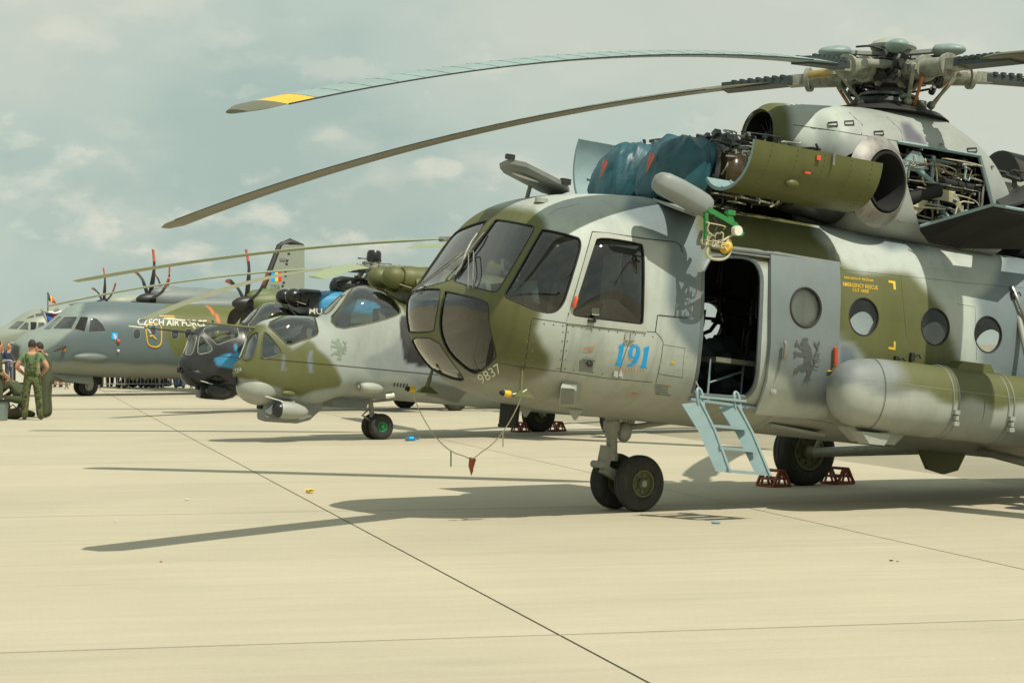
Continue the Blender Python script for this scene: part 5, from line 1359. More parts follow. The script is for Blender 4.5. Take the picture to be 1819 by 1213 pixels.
# folding seat and frames seen through the door
mb = MB(); a = Vector((.55, -.75, 1.17)); mb.tube([a, a + Vector((0, 0, .5))], .014, 6); mb.tube([a + Vector((.0, 0, .25)), a + Vector((.5, .1, .42))], .012, 6); mb.tube([a + Vector((.5, .1, 0)), a + Vector((.5, .1, .52))], .012, 6); mb.build('seat_frame', M_LBLUE, R17)
mb = MB(); mb.box(a + Vector((.25, .05, .5)), (.5, .3, .05)); mb.build('folding_seat', M_SEAT, R17)
pipes('cabin_frames', R17, (1.0, .3, 1.25), (2.2, 1.05, 3.0), 26, M_DARK, 91, (.01, .03)); lumps('cabin_equipment', R17, (.9, .4, 1.2), (2.2, 1.0, 1.9), 26, M_PANEL, 92, (.1, .3))
mb = MB(); mb.tube([S17.hit(1234, 675, .03), S17.hit(1240, 690, .1), S17.hit(1254, 700, .08)], .007, 6); mb.build('loose_strap', M_CABLE, R17)
# rope with warning ribbons strung between the two aerial feet
a, b = H17.M @ (cov_s + Vector((-.03, 0, -.02))), H17.M @ (pf + Vector((0, 0, -.02)))
rp = empty('warning_rope', ((a + b) / 2).to_3d()); tag(rp, 'thin rope with ribbons hanging in a loop under the nose of helicopter 191', 'rope')
mid = (a + b) / 2; cs = [(a, 0)]
rope = []
for k in range(33):
    t_ = k / 32; p = a + (b - a) * t_; sag = .62 * (1 - (2 * t_ - 1) ** 2) ** .9; kink = .04 * max(0, 1 - abs(t_ - .57) * 12); rope.append(p - Vector((0, 0, sag + kink)) - mid)
mb = MB(); mb.tube(rope, .0055, 6); mb.build('cord', M_CABLE, rp)
for k, ln, m_ in ((12, .16, M_BLACK), (27, .15, M_CABLE)):
    mb = MB(); p = rope[k]; mb.bar(p, p - Vector((0, 0, ln)), .012, .008, (0, 1, 0)); mb.build('tie', m_, rp)
p = rope[18]; mb = MB(); mb.add([p + Vector(q) for q in ((-.02, 0, .02), (.05, .01, .0), (.02, 0, -.10), (-.03, .01, -.07), (.0, -.01, -.17), (.02, 0, -.12))], [(0, 1, 2, 3), (3, 2, 5, 4)]); mb.build('red_ribbon', M_RED, rp, 0)

# tail: fin, stabiliser, tail rotor
mb = MB(); mb.add([(14.6, -.12, 2.95), (15.9, -.1, 3.0), (17.0, -.06, 4.7), (16.3, -.06, 4.8), (14.6, .12, 2.95), (15.9, .1, 3.0), (17.0, .06, 4.7), (16.3, .06, 4.8)], [(0, 1, 2, 3), (7, 6, 5, 4), (0, 4, 5, 1), (1, 5, 6, 2), (2, 6, 7, 3), (3, 7, 4, 0)]); mb.build('tail_fin', M_GREY, R17, 20)
for sg in (-1, 1): mb = MB(); mb.add([(13.2, sg * .2, 2.9), (14.0, sg * .2, 2.9), (13.9, sg * 1.4, 2.92), (13.4, sg * 1.4, 2.92), (13.2, sg * .2, 3.0), (14.0, sg * .2, 2.95), (13.9, sg * 1.4, 2.97), (13.4, sg * 1.4, 2.99)], [(0, 1, 2, 3), (7, 6, 5, 4), (0, 4, 5, 1), (1, 5, 6, 2), (2, 6, 7, 3), (3, 7, 4, 0)]); mb.build('stabiliser', M_GREY, R17, 20)
mb = MB(); mb.lathe((16.6, -.05, 4.6), (0, -1, 0), [(0, .14), (.3, .12), (.36, .05)], 16); tr_hub = mb.build('tail_rotor', M_HEAD, R17)
for k in range(3):
    a = rad(30 + 120 * k); d = Vector((math.cos(a), 0, math.sin(a))); c = Vector((16.6, -.33, 4.6)); mb = MB(); mb.bar(c + d * .1, c + d * 1.85, .03, .24, Vector((-d.z, 0, d.x))); mb.build('tail_rotor_blade', M_BLADE, tr_hub)
# ================================================================ attack helicopters with tandem cockpits
HG = Frame((-2.58, 39.0), 29, 5.3)
HBk = Frame((-6.07, 54.87), 29, 5.3)
M_GLOSSB = mat('gloss_camo', None, .36, attr='camo', var=.2, scale=2, coat=.05, grime=(.05, .05, .05, .4))
M_BLADEG = mat('pale_green_blade', (.27, .32, .18), .45, var=.10, scale=1.5)
M_HUBGRN = mat('green_wheel_hub', (.03, .20, .08), .45, var=.2, scale=12)
M_GLASSB = glass('bubble_glass', (.80, .85, .82), 1.0, (.3, .3, .28), .012, 3.0)
M_GBLK = mat('gloss_black_paint', (.013, .014, .016), .30, var=.25, scale=4, coat=.1)
C_B, C_BL = (.026, .028, .032), (.05, .27, .50)
xa = np.concatenate([-2.83 + .9 * np.linspace(0, 1, 34) ** 2, np.arange(-1.905, 2.6, .034), np.linspace(2.65, 6, 42), np.linspace(6.2, 13.5, 30)])
za_t = pchip([-2.83, -2.79, -2.72, -2.66, -2.56, -2.42, -2.2, -1.98, -1.6, -1.31, -1.19, -.95, -.67, -.42, -.1, .36, .8, 1.5, 5, 7, 13.5], [1.05, 1.16, 1.23, 1.45, 1.80, 1.93, 2.03, 2.09, 2.12, 2.13, 2.22, 2.50, 2.73, 2.80, 2.76, 2.60, 2.52, 2.52, 2.52, 2.4, 2.3], xa)
za_b = pchip([-2.83, -2.78, -2.7, -2.5, -2.28, -1.9, -1.3, -.84, -.5, 5, 7, 10, 13.5], [1.0, .90, .80, .66, .56, .50, .54, .70, .74, .78, 1.1, 1.6, 1.9], xa)
ha = pchip([-2.83, -2.79, -2.7, -2.5, -2.2, -1.6, -1, 0, 1, 4, 6, 9, 13.5], [.04, .17, .28, .37, .43, .52, .60, .70, .80, .84, .6, .34, .2], xa)
zma = pchip([-2.83, -2.5, -1.5, 0, 3, 7, 13.5], [1.02, 1.08, 1.20, 1.35, 1.5, 1.75, 2.1], xa)
AA = rings(xa, za_t, za_b, ha, zma, pchip([-2.83, -2, 0, 1, 13], [2.2, 2.05, 1.95, 2.4, 2], xa), 2.3, 128)
PG_OL = [(395, 555), (450, 572), (470, 575), (500, 606), (520, 618), (548, 604), (556, 609), (563, 620), (583, 635), (597, 651), (604, 668), (607, 678), (604, 686), (558, 697), (535, 704), (510, 696), (484, 689), (465, 682), (456, 673), (417, 672.5), (395, 673)]
CG = (.29, .325, .30)
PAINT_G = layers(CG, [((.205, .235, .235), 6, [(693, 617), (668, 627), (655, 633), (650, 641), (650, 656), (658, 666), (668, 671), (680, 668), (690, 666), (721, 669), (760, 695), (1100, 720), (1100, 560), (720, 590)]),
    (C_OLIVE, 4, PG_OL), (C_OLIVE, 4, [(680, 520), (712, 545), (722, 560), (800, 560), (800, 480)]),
    ((.13, .145, .14), 1.5, [(760, 676), (835, 692), (815, 713), (757, 703)]), ((.006, .006, .006), 1.2, [(711, 560), (713, 600), (719, 642), (745, 650), (900, 660), (900, 560)]),  # black outline: shade inside the open cabin door, painted on the skin
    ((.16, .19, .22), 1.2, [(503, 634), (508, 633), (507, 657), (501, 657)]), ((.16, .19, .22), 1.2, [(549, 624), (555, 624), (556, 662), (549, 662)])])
paint_b = layers(C_B, [(C_BL, 1.5, [(381, 637), (395, 630), (445, 626), (450, 654), (410, 655), (386, 649)]), (C_BL, 1.2, [(414, 612), (419, 611), (426, 650), (420, 650)]), (C_BL, 2, [(540, 560), (548, 530), (600, 520), (650, 560)])])
GW = {'front_windscreen': [(449, 592), (460, 589), (460, 600), (456, 616), (450, 638), (432, 640), (434, 625), (439, 606)],
      'gunner_side_window': [(468, 590), (475, 591), (492, 611), (501, 624), (497, 630), (483, 635), (464, 638), (464, 615)],
      'gunner_canopy': [(472, 576), (502, 561), (541, 556), (558, 560), (564, 579), (566, 592), (559, 598), (533, 606), (512, 614), (503, 605), (490, 592)],
      'pilot_windscreen': [(604, 522), (608, 526), (596, 543), (581, 559), (573, 556), (582, 540), (596, 526)],
      'pilot_canopy': [(622, 514), (640, 503), (662, 505), (684, 516), (705, 537), (713, 553), (708, 559), (680, 569), (638, 578.6), (602, 585), (584, 567), (603, 546)]}
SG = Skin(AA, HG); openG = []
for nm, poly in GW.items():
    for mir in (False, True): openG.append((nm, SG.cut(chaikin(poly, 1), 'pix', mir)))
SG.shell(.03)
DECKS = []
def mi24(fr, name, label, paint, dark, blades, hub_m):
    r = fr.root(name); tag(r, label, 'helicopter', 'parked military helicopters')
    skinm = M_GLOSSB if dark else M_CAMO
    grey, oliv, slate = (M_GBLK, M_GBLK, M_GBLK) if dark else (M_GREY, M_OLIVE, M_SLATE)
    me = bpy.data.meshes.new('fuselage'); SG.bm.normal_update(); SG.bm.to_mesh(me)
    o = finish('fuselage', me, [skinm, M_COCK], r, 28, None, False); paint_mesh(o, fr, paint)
    for nm, p in openG: w = patch_obj(nm, p, -.008, 0, M_GLASSB, r, bulge=.05 if 'canopy' in nm else 0); seal_of(p, .012, 'canopy_frame', oliv if not dark else M_STRUT, w)
    # inside: tubs, seats, sights
    for x, z in ((-1.75, 1.25), (-.35, 1.75)):
        mb = MB(); mb.box((x + .25, 0, z + .22), (.12, .42, .62)); mb.box((x, 0, z), (.45, .42, .1)); mb.box((x + .26, 0, z + .58), (.12, .26, .16)); mb.build('crew_seat', M_SEAT, r)
        mb = MB(); mb.box((x - .55, 0, z + .18), (.2, .5, .28)); mb.build('instrument_panel', M_PANEL, r)
    mb = MB(); mb.box((-1.2, 0, 1.15), (2.4, .6, .05)); mb.build('cockpit_floor', M_INT, r)
    if not dark:
        mb = MB(); mb.bar((-.83, -.42, 2.15), (-.42, -.46, 2.19), .02, .17); mb.build('paper_sheet', M_WHITEP, r)
    # nose sensor window, chin box, sight pod
    mb = MB(); mb.box((-2.80, .02, .84), (.05, .16, .13)); mb.build('nose_sensor', M_BLACK, r)
    mb = MB(); rows = []
    for x, zb_, w_ in ((-2.26, .34, .14), (-2.24, .20, .19), (-2.1, .17, .21), (-1.6, .18, .21), (-1.35, .26, .2), (-1.12, .48, .16)):
        rows.append([(x, y * w_, z) for y, z in ((-1, .62), (-1, zb_ + .06), (-.75, zb_), (.75, zb_), (1, zb_ + .06), (1, .62))])
    mb.grid(rows, cap0=True, cap1=True); mb.build('chin_fairing', slate if not dark else M_GBLK, r, 30)
    mb = MB(); mb.box((-2.24, .0, .47), (.12, .2, .16)); mb.build('chin_sensor', M_BLACK, r)
    pc = Vector((-2.06, -.40, .40))
    mb = MB(); mb.lathe(pc, (1, 0, 0), [(0, .15), (.12, .16), (.32, .145), (.48, .09), (.55, .03), (.56, 0)], 24); mb.bar(pc + Vector((.05, .05, .14)), pc + Vector((.3, .08, .15)), .08, .05); pod = mb.build('guidance_pod', grey, r)
    mb = MB(); mb.sph(pc, .142, 20, 12); mb.build('dome', M_GBLK, pod)
    mb = MB(); mb.tube([pc + Vector((.05, 0, .15)), Vector((-2.35, -.34, .62))], .012, 6); mb.build('pod_brace', M_WHITEP, pod)
    # nose blister and ball turret, air-data boom
    mb = MB(); mb.sph((-2.34, -.03, .75), (.42, .36, .30), 24, 14); mb.build('turret_ball', grey, r)
    mb = MB(); mb.sph((-1.93, -.42, .70), (.14, .05, .055), 16, 8); mb.build('lamp_blister', oliv if not dark else grey, r)
    b0 = Vector((-2.5, -.06, 1.82)); b1 = b0 + Vector((-1.35, 0, .0)); b2 = b0 + Vector((-1.75, 0, 0))
    mb = MB(); mb.tube([b0, b0 + Vector((-.5, 0, 0)), b1], [.028, .022, .016], 8); bo = mb.build('air_data_boom', oliv, r)
    mb = MB(); mb.tube([b1, b2], .018, 8); mb.tube([b1 + Vector((.08, 0, 0)), b1 + Vector((.2, .02, -.12))], .02, 6); mb.build('boom_cover', M_WHITEP, bo)
    mb = MB(); mb.tube([(-2.52, -.27, 1.28), (-2.3, -.36, 1.30), (-2.2, -.40, 1.29)], .018, 6); pt = mb.build('pitot_tube', M_WHITEP, r)
    mb = MB(); mb.add([(-2.5, -.34, 1.30), (-2.42, -.36, 1.28), (-2.36, -.38, 1.02), (-2.44, -.37, 1.08), (-2.48, -.31, 1.30), (-2.36, -.36, 1.03)], [(0, 1, 2, 3), (0, 3, 5, 4)]); mb.build('pitot_ribbon', mat('orange_ribbon', (.75, .36, .03), .6), pt, 0)
    # engine deck, intakes with dust covers
    xd = np.linspace(.35, 5.2, 40)
    DA = rings(xd, pchip([.35, .7, 1.2, 3, 4.4, 5.2], [3.12, 3.22, 3.28, 3.25, 2.95, 2.6], xd), 2.2, pchip([.35, 3, 5.2], [.62, .62, .3], xd), 2.75, 3, 3, 56)
    SDk = Skin(DA, fr); DECKS.append(SDk); dk = SDk.build('engine_deck', [skinm], r, 30, (lambda px, P: np.where((P[:, [0]] > .62) & (P[:, [2]] > 2.72), np.array(C_BL), np.array(C_B))) if dark else layers(C_OLIVE, []))
    for sg in (-1, 1):
        c = Vector((.0, sg * .31, 3.0))
        mb = MB(); mb.lathe(c, (1, 0, 0), [(-.215, .0), (-.21, .05), (-.17, .13), (-.09, .19), (0, .215), (.08, .21), (.10, .17), (.20, .17)], 28); mb.build('dust_cover_dome', oliv, dk)
        mb = MB(); mb.lathe(c, (1, 0, 0), [(.14, .14), (.15, .2), (.18, .225), (.36, .24), (.70, .25)], 28); mb.build('intake_barrel', oliv, dk)
        mb = MB(); mb.tube([c + Vector((-.05, sg * .12, -.1)), c + Vector((.28, sg * .24, -.18))], .014, 6); mb.build('cover_arm', M_WHITEP if dark else M_OLIVE, dk)
    mb = MB(); mb.lathe((1.15, 0, 3.42), (1, 0, -.02), [(0, .0), (.02, .10), (.1, .22), (.3, .29), (.8, .30), (1.6, .28), (2.4, .12)], 28); mb.build('cooler_fairing', M_GBLK if dark else M_OLIVE, dk)
    # stub wings with pylons, tail, stabiliser
    for sg in (-1, 1):
        mb = MB(); mb.add([(2.2, sg * .8, 1.95), (3.5, sg * .8, 1.95), (3.3, sg * 2.6, 1.45), (2.5, sg * 2.6, 1.45), (2.2, sg * .8, 2.1), (3.5, sg * .8, 2.02), (3.3, sg * 2.6, 1.53), (2.5, sg * 2.6, 1.56)], [(0, 1, 2, 3), (7, 6, 5, 4), (0, 4, 5, 1), (1, 5, 6, 2), (2, 6, 7, 3), (3, 7, 4, 0)]); mb.build('stub_wing', oliv, r, 20)
        for y_ in (1.5, 2.1): mb = MB(); mb.box((2.9, sg * y_, 1.5), (.9, .1, .3)); mb.build('pylon', slate, r)
    mb = MB(); mb.add([(12.0, -.1, 2.2), (12.7, -.05, 2.2), (12.8, -.03, 3.9), (12.3, -.03, 3.9), (12.0, .1, 2.2), (12.7, .05, 2.2), (12.8, .03, 3.9), (12.3, .03, 3.9)], [(0, 1, 2, 3), (7, 6, 5, 4), (0, 4, 5, 1), (1, 5, 6, 2), (2, 6, 7, 3), (3, 7, 4, 0)]); mb.build('tail_fin', oliv, r, 20)
    # landing gear
    rn_ = .24; ax = Vector((.05, -1, 0)).normalized(); nc_ = fr.gl(.10, 0, rn_)
    for sg in (-1, 1): wheel(r, nc_ + ax * (sg * .14), ax, rn_, .18, hubm=M_HUBGRN if not dark else M_STRUT, hub_r=.42)
    tp = Vector((-.12, 0, .78)); kn_ = nc_ + Vector((-.12, 0, .16))
    mb = MB(); mb.cyl(tp, kn_, .05, .045, 14); mb.bar(kn_ + Vector((0, 0, .05)), nc_, .07, .07); mb.tube([tp + (kn_ - tp) * .5, kn_ + Vector((-.2, 0, .02)), nc_ + Vector((-.03, 0, .03))], .022, 6); mb.cyl(nc_ - ax * .2, nc_ + ax * .2, .025, .025, 8); lg = mb.build('nose_gear_leg', M_STRUT, r)
    mb = MB(); mb.cyl(tp + (kn_ - tp) * .25, Vector((.45, 0, .78)), .022, .02, 8); mb.build('drag_strut', M_STRUT, lg)
    for sg in (-1, 1): mb = MB(); mb.add([(-.95, sg * .16, .72), (-.2, sg * .16, .74), (-.3, sg * .24, .55), (-.95, sg * .26, .52), (-.95, sg * .18, .72), (-.2, sg * .18, .74), (-.3, sg * .26, .55), (-.95, sg * .28, .52)], [(0, 1, 2, 3), (7, 6, 5, 4), (0, 4, 5, 1), (1, 5, 6, 2), (2, 6, 7, 3), (3, 7, 4, 0)]); mb.build('gear_door', slate, lg, 0)
    for sg in (-1, 1):
        wc = fr.gl(4.39, sg * 1.5, .34); wheel(r, wc, (0, 1, 0), .36, .24, hub_r=.45)
        mb = MB(); mb.cyl(wc - Vector((0, sg * .18, 0)), Vector((3.7, sg * .6, 1.0)), .06, .06, 12); mb.cyl(wc + Vector((0, sg * .05, 0)), wc - Vector((0, sg * .2, 0)), .05, .05, 10); mb.cyl(wc - Vector((0, sg * .18, -.05)), Vector((4.6, sg * .6, 1.2)), .045, .045, 10); mb.build('main_gear_leg', M_STRUT, r)
    # searchlight, louvres, belly lamp
    mb = MB(); mb.sph((-.42, -.62, .93), (.26, .10, .10), 20, 10); mb.build('searchlight_fairing', grey, r); mb = MB(); mb.lathe((-.66, -.64, .92), (-1, -.3, 0), [(-.04, .07), (0, .065), (-.01, .0)], 16); mb.build('searchlight', M_STEEL, r)
    for k in range(5): mb = MB(); p = SG.side(.05 + .062 * k, 1.05); mb.bar(p + Vector((-.012, -.004, -.06)), p + Vector((.012, -.004, .06)), .01, .02); mb.build('vent_slot', M_BLACK, r)
    mb = MB(); mb.tube([(-.05, -.52, .80), (.1, -.56, .84)], .045, 10); mb.build('belly_lamp', M_WHITEP, r)
    for y in (1.08,):
        P = [SG.side(x, 1.28 + .0 * x, .002) for x in np.linspace(-2.5, 3, 40)]; P = [p for p in P if p is not None]; mb = MB(); mb.tube(P, .006, 5); mb.build('panel_seam', M_SEAM, r)
    # rotor
    hb = Vector((2.35, 0, 4.02)); hw_ = fr.M @ hb
    mb = MB(); mb.lathe(hb, (0, 0, 1), [(-.75, .16), (-.3, .13), (-.18, .12), (-.15, .26), (.1, .26), (.12, .12), (.18, .12)], 24); hub = mb.build('rotor_hub', M_HEAD, r)
    mb = MB(); mb.lathe(hb, (0, 0, 1), [(.16, .10), (.2, .19), (.24, .20), (.40, .19), (.46, .15), (.48, .0)], 24); mb.build('hub_cap', M_GBLK if dark else M_OLIVE, r)
    pipes('hub_lines', hub, hb + Vector((-.6, -.6, -.15)), hb + Vector((.6, .6, .2)), 22, M_DARK, 120, (.01, .018)); lumps('hub_fittings', hub, hb + Vector((-.4, -.4, -.3)), hb + Vector((.4, .4, .15)), 36, M_HEAD, 121, (.06, .14)); lumps('mast_fittings', hub, hb + Vector((-.35, -.35, -.75)), hb + Vector((.35, .35, -.3)), 26, M_DARK, 122, (.08, .16))
    for bi, (az, R_, zt_, m_, pit) in enumerate(blades):
        d = Vector((math.cos(rad(az)), math.sin(rad(az)), 0)); ld = Vector((d.y, -d.x, 0)); D_ = hw_.z - zt_
        P_ = lambda rr, c=0.0, h_=0.0: fr.I @ (hw_ + d * rr + ld * c + Vector((0, 0, h_ - D_ * (rr / R_) ** 1.9)))
        mb = MB(); mb.cyl(P_(.2), P_(.55), .10, .09, 12); mb.cyl(P_(.55), P_(.95), .075, .07, 12); mb.bar(P_(.9), P_(1.2), .14, .08); mb.cyl(P_(.3, -.14), P_(.85, -.15), .045, .04, 10); mb.build('blade_grip', M_HEAD, r)
        rows = []; n = 30
        for k in range(n + 1):
            rr = 1.1 + (R_ - 1.1) * k / n; ch = .52 if rr > 1.9 else .22 + .30 * (rr - 1.1) / .8
            if k == n: ch *= .75
            pt_ = rad(pit - 3.5 * rr / R_); ca, sa = math.cos(pt_), math.sin(pt_)
            rows.append([tuple(P_(rr, (c * ca - h_ * sa) * ch, (c * sa + h_ * ca) * ch)) for c, h_ in ((.5, 0), (.42, .05), (.2, .065), (-.1, .045), (-.5, .004), (-.1, -.03), (.2, -.045), (.42, -.038))])
        mb = MB(); mb.grid(rows, closed=True, cap0=True, cap1=True); mb.build('rotor_blade', m_, r, 40)
    return r
M_BLADESHADE = mat('shaded_tan_blade', (.23, .23, .14), .5, var=.1, scale=1.5)  # tan underside with its shade put into this blade's colour
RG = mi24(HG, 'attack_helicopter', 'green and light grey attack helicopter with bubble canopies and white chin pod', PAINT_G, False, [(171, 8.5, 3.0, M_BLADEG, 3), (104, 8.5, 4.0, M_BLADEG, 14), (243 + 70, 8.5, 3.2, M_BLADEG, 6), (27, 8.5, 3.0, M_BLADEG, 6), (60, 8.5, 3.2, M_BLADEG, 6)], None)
RB = mi24(HBk, 'attack_helicopter', 'gloss black attack helicopter with light blue engine deck, behind the green one', paint_b, True, [(186, 8.5, 2.75, M_BLADEG, 3), (235, 8.5, 2.32, M_BLADESHADE, 0), (263, 7.0, 3.3, M_BLADEG, 12), (335, 8.5, 3.0, M_BLADEG, 6), (40, 8.5, 3.0, M_BLADEG, 6)], None)
lion('lion_emblem', (586, 600, 617, 638), SG, mat('pale_green_marking', (.20, .25, .19), .55), RG, .004)
text_on('nose_number', '7354', ((417, 664), (429, 660), (417, 656)), SG, M_WHITEP, RG, .004)
for bold, m_, off in ((.01, M_WHITEP, .006),): text_on('fuselage_lettering', 'MU', ((549, 557.5), (572, 558.5), (549, 547)), lambda X, Y: DECKS[1].hit(X, Y, off), m_, RB, bold=bold, grid_n=5)
# chocks at the green attack helicopter's main wheel
for du, lb in ((-.42, 'small red-brown chock ahead of the distant main wheel, under helicopter 191'), (.42, 'small red-brown chock behind the distant main wheel, under helicopter 191')):
    chock(lvl((-2.58, 39.0), 29, 4.39 + du, 1.5), rad(29), lb, .95)
# ================================================================ twin-turboprop transports in the background
HC = Frame((-14.5, 71.8), 33, 1.5)
HD = Frame((-25.6, 114.0), 33, 1.0)
M_PROP = mat('propeller_black', (.02, .02, .02), .45, var=.2, scale=5)
M_PROPT = mat('propeller_tip_orange', (.55, .12, .05), .5)
M_PCAMO = mat('aeroplane_camo', None, .45, attr='camo', var=.06, scale=.8, grime=(.16, .17, .15, .2))
def lather(mb, o, prof, n=24): mb.lathe(o, (1, 0, 0), prof, n)
def prop(parent, c, R_, phase, nb=6, spin_m=None):
    mb = MB(); lather(mb, c, [(-.55, 0), (-.5, .09), (-.35, .19), (-.1, .27), (.12, .29), (.13, 0)], 20); sp = mb.build('spinner', spin_m or M_PROP, parent)
    for k in range(nb):
        a = rad(phase + 360 / nb * k); d = Vector((0, -math.cos(a), math.sin(a))); t = Vector((0, -math.sin(a), -math.cos(a))); rows = []; n = 16
        for j in range(n + 1):
            s = j / n; r_ = .2 + (R_ - .2) * s; ch = (.20 + .20 * math.sin(math.pi * min(1, s * 1.15)) ** .8) * (1 if s < .9 else 1 - (s - .9) * 5)
            sw = .16 * math.sin(s * math.pi * .9) - .30 * max(0, s - .45) ** 1.6; tw = rad(62 - 40 * s); ax = Vector((1, 0, 0))
            u = t * math.cos(tw) - ax * math.sin(tw); v = t * math.sin(tw) + ax * math.cos(tw); p = Vector(c) + d * r_ + t * sw
            rows.append([tuple(p + u * (ch * q) + v * (h * .05)) for q, h in ((-.5, 0), (-.1, 1), (.5, 0), (-.1, -1))])
        mb = MB(); kt = int(n * .8); mb.mat(0); mb.grid(rows[:kt + 1], closed=True, cap0=True); mb.mat(1); mb.grid(rows[kt:], closed=True, cap1=True); mb.build('propeller_blade', [M_PROP, M_PROPT], sp, 30)
def wing(parent, x0, z, ch_r, ch_t, span, m, dih=0.0):
    for sg in (-1, 1):
        rows = []
        for k in range(13):
            s = k / 12; ch = ch_r if s < .45 else ch_r + (ch_t - ch_r) * (s - .45) / .55; y = sg * span * s; zz = z + dih * span * s
            rows.append([(x0 + .25 * ch_r + (q - .25) * ch, y, zz + h * ch) for q, h in ((0, 0), (.04, .035), (.2, .075), (.45, .075), (.75, .04), (1, .005), (.75, -.02), (.4, -.045), (.12, -.04))])
        mb = MB(); mb.grid(rows, closed=True, cap0=True, cap1=True); mb.build('wing', m, parent, 40)
def fuselage(fr, parent, xs, top, bot, hwp, zmp, paint, wins, wm, n=2.3):
    X = np.concatenate([xs[0] + (xs[1] - xs[0]) * np.linspace(0, 1, 40) ** 1.8, np.linspace(xs[1], xs[2], 110)[1:], np.linspace(xs[2], xs[3], 30)[1:]])
    A = rings(X, pchip(*top, X), pchip(*bot, X), pchip(*hwp, X), pchip(*zmp, X), n, n, 96)
    S = Skin(A, fr); cuts = [(nm, S.cut(chaikin(p, 1) if rd else p, 'pix', mir), m_) for nm, p, m_, rd, mir in wins]
    S.shell(.04)
    S.build('fuselage', [M_PCAMO, M_INT], parent, 30, paint)
    for nm, p, m_ in cuts:
        w = patch_obj(nm, p, -.01, 0, m_, parent); seal_of(p, .010, 'window_frame', wm, w)
    return S
# ---- the nearer transport, lettered along the roof
RC = HC.root('transport_aeroplane'); tag(RC, 'grey and green twin propeller transport aeroplane lettered CZECH AIR FORCE', 'aeroplane', 'transport aeroplanes in the background')
C_C, C_CL, C_CO = (.10, .138, .145), (.225, .275, .245), (.11, .12, .028)
PC = layers(C_C, [(C_CL, 3, [(10, 645), (79, 623), (126, 589), (137, 562), (150, 538), (100, 520), (10, 560)]), (C_CO, 5, [(300, 520), (290, 560), (293, 600), (306, 626), (325, 638), (500, 655), (500, 480), (330, 500)]),
    ((.22, .25, .215), 2.5, [(60, 660), (95, 642), (150, 644), (240, 648), (325, 650), (500, 657), (500, 760), (60, 760)]), ((.05, .055, .05), 2, [(0, 600), (33, 612), (34, 650), (0, 660)]), ((.62, .16, .05), 1.0, [(364, 541), (367, 541), (386, 560), (395, 582), (391, 582), (382, 562)])])
M_WINC = glass('aeroplane_glass', (.25, .28, .28), 1.0, (.3, .32, .32), .1)
M_OPENW = mat('open_window_dark', (.006, .006, .006), .8)
SC = fuselage(HC, RC, (-2.65, 1.2, 13, 20), ([-2.65, -2.55, -2.2, -1.7, -1.35, -1.0, -.55, 0, .9, 13, 20], [1.5, 1.72, 2.02, 2.26, 2.42, 2.72, 3.05, 3.18, 3.24, 3.24, 3.3]), ([-2.65, -2.55, -2.2, -1.5, -.8, 0, 11, 20], [1.4, 1.2, .95, .76, .68, .64, .64, 2.6]),
    ([-2.65, -2.55, -2.2, -1.6, -1, 0, 1.2, 12, 20], [.03, .26, .58, .88, 1.08, 1.25, 1.32, 1.32, .25]), ([-2.65, -1, 1, 13, 20], [1.45, 1.7, 1.85, 1.85, 2.95]), PC,
    [('windscreen', [(114, 563.5), (136, 562.5), (137, 565), (127, 584), (94, 583.5), (96, 581)], M_WINC, False, False), ('windscreen', [(78, 585), (104, 563), (110, 563), (89, 585)], M_WINC, False, False),
     ('cockpit_side_window', [(143, 562.5), (155, 563), (156.5, 565), (151, 588), (149, 589.5), (132.5, 584.5), (133, 582)], M_OPENW, False, False), ('cockpit_side_window', [(161.5, 563.5), (172, 566.5), (182, 576), (188.6, 587.6), (187, 589), (158, 591), (157, 589)], M_WINC, False, False)] +
    [('cabin_window', [(cx - w, cy - 9), (cx + w, cy - 9), (cx + w, cy + 8), (cx - w, cy + 8)], M_WINC, True, False) for cx, cy, w in ((243, 594, 6.5), (272, 588, 5), (311, 594, 6.5), (335, 594, 7))], mat('window_frame_grey', (.2, .24, .22), .5))
text_on('title_lettering', 'CZECH AIR FORCE', ((244, 577.5), (367, 580.5), (244, 566)), SC, M_WHITEP, RC, .012, .02, 14)
mb = MB(); mb.tube([SC.hit(*p, .012) for p in chaikin([(258, 574), (285, 575), (287, 590), (286, 617), (264, 616), (260, 600)], 2)], .024, 5, closed=True); mb.build('door_outline', M_YELLOW, RC)
mb = MB(); mb.tube([SC.hit(*p, .012) for p in ((266, 598), (270, 596), (274, 600), (277, 603))], .03, 5); mb.build('door_marking', M_YELLOW, RC)
mb = MB(); mb.add([SC.hit(*p, .012) for p in ((198, 591), (209, 591), (209, 603), (198, 602))], [(0, 1, 2, 3)]); bd = mb.build('badge', M_BLUEP, RC, 0, fix=False)
lion('badge_lion', (199.5, 591.5, 208, 602), SC, M_WHITEP, bd, .02)
mb = MB(); mb.sph(SC.hit(210, 606, .02), .07, 10, 6); mb.build('red_lamp', M_ORANGE, RC); mb = MB(); mb.sph(SC.hit(210, 623, .01), .05, 10, 6); mb.build('lamp', M_WHITEP, RC)
for a, b in (((272, 562), (309, 562)), ((295, 565), (311, 565))): mb = MB(); mb.add([SC.hit(a[0], a[1] - 1.2, .012), SC.hit(b[0], b[1] - 1.2, .012), SC.hit(b[0], b[1] + .6, .012), SC.hit(a[0], a[1] + .6, .012)], [(0, 1, 2, 3)]); mb.build('walkway_mark', M_YELLOW, RC, 0, fix=False)
p = SC.hit(160, 635, .0); mb = MB(); mb.sph(p + Vector((0, -.05, 0)), (.62, .16, .16), 18, 10); mb.build('side_pod', mat('pod_grey', (.13, .155, .145), .5), RC)
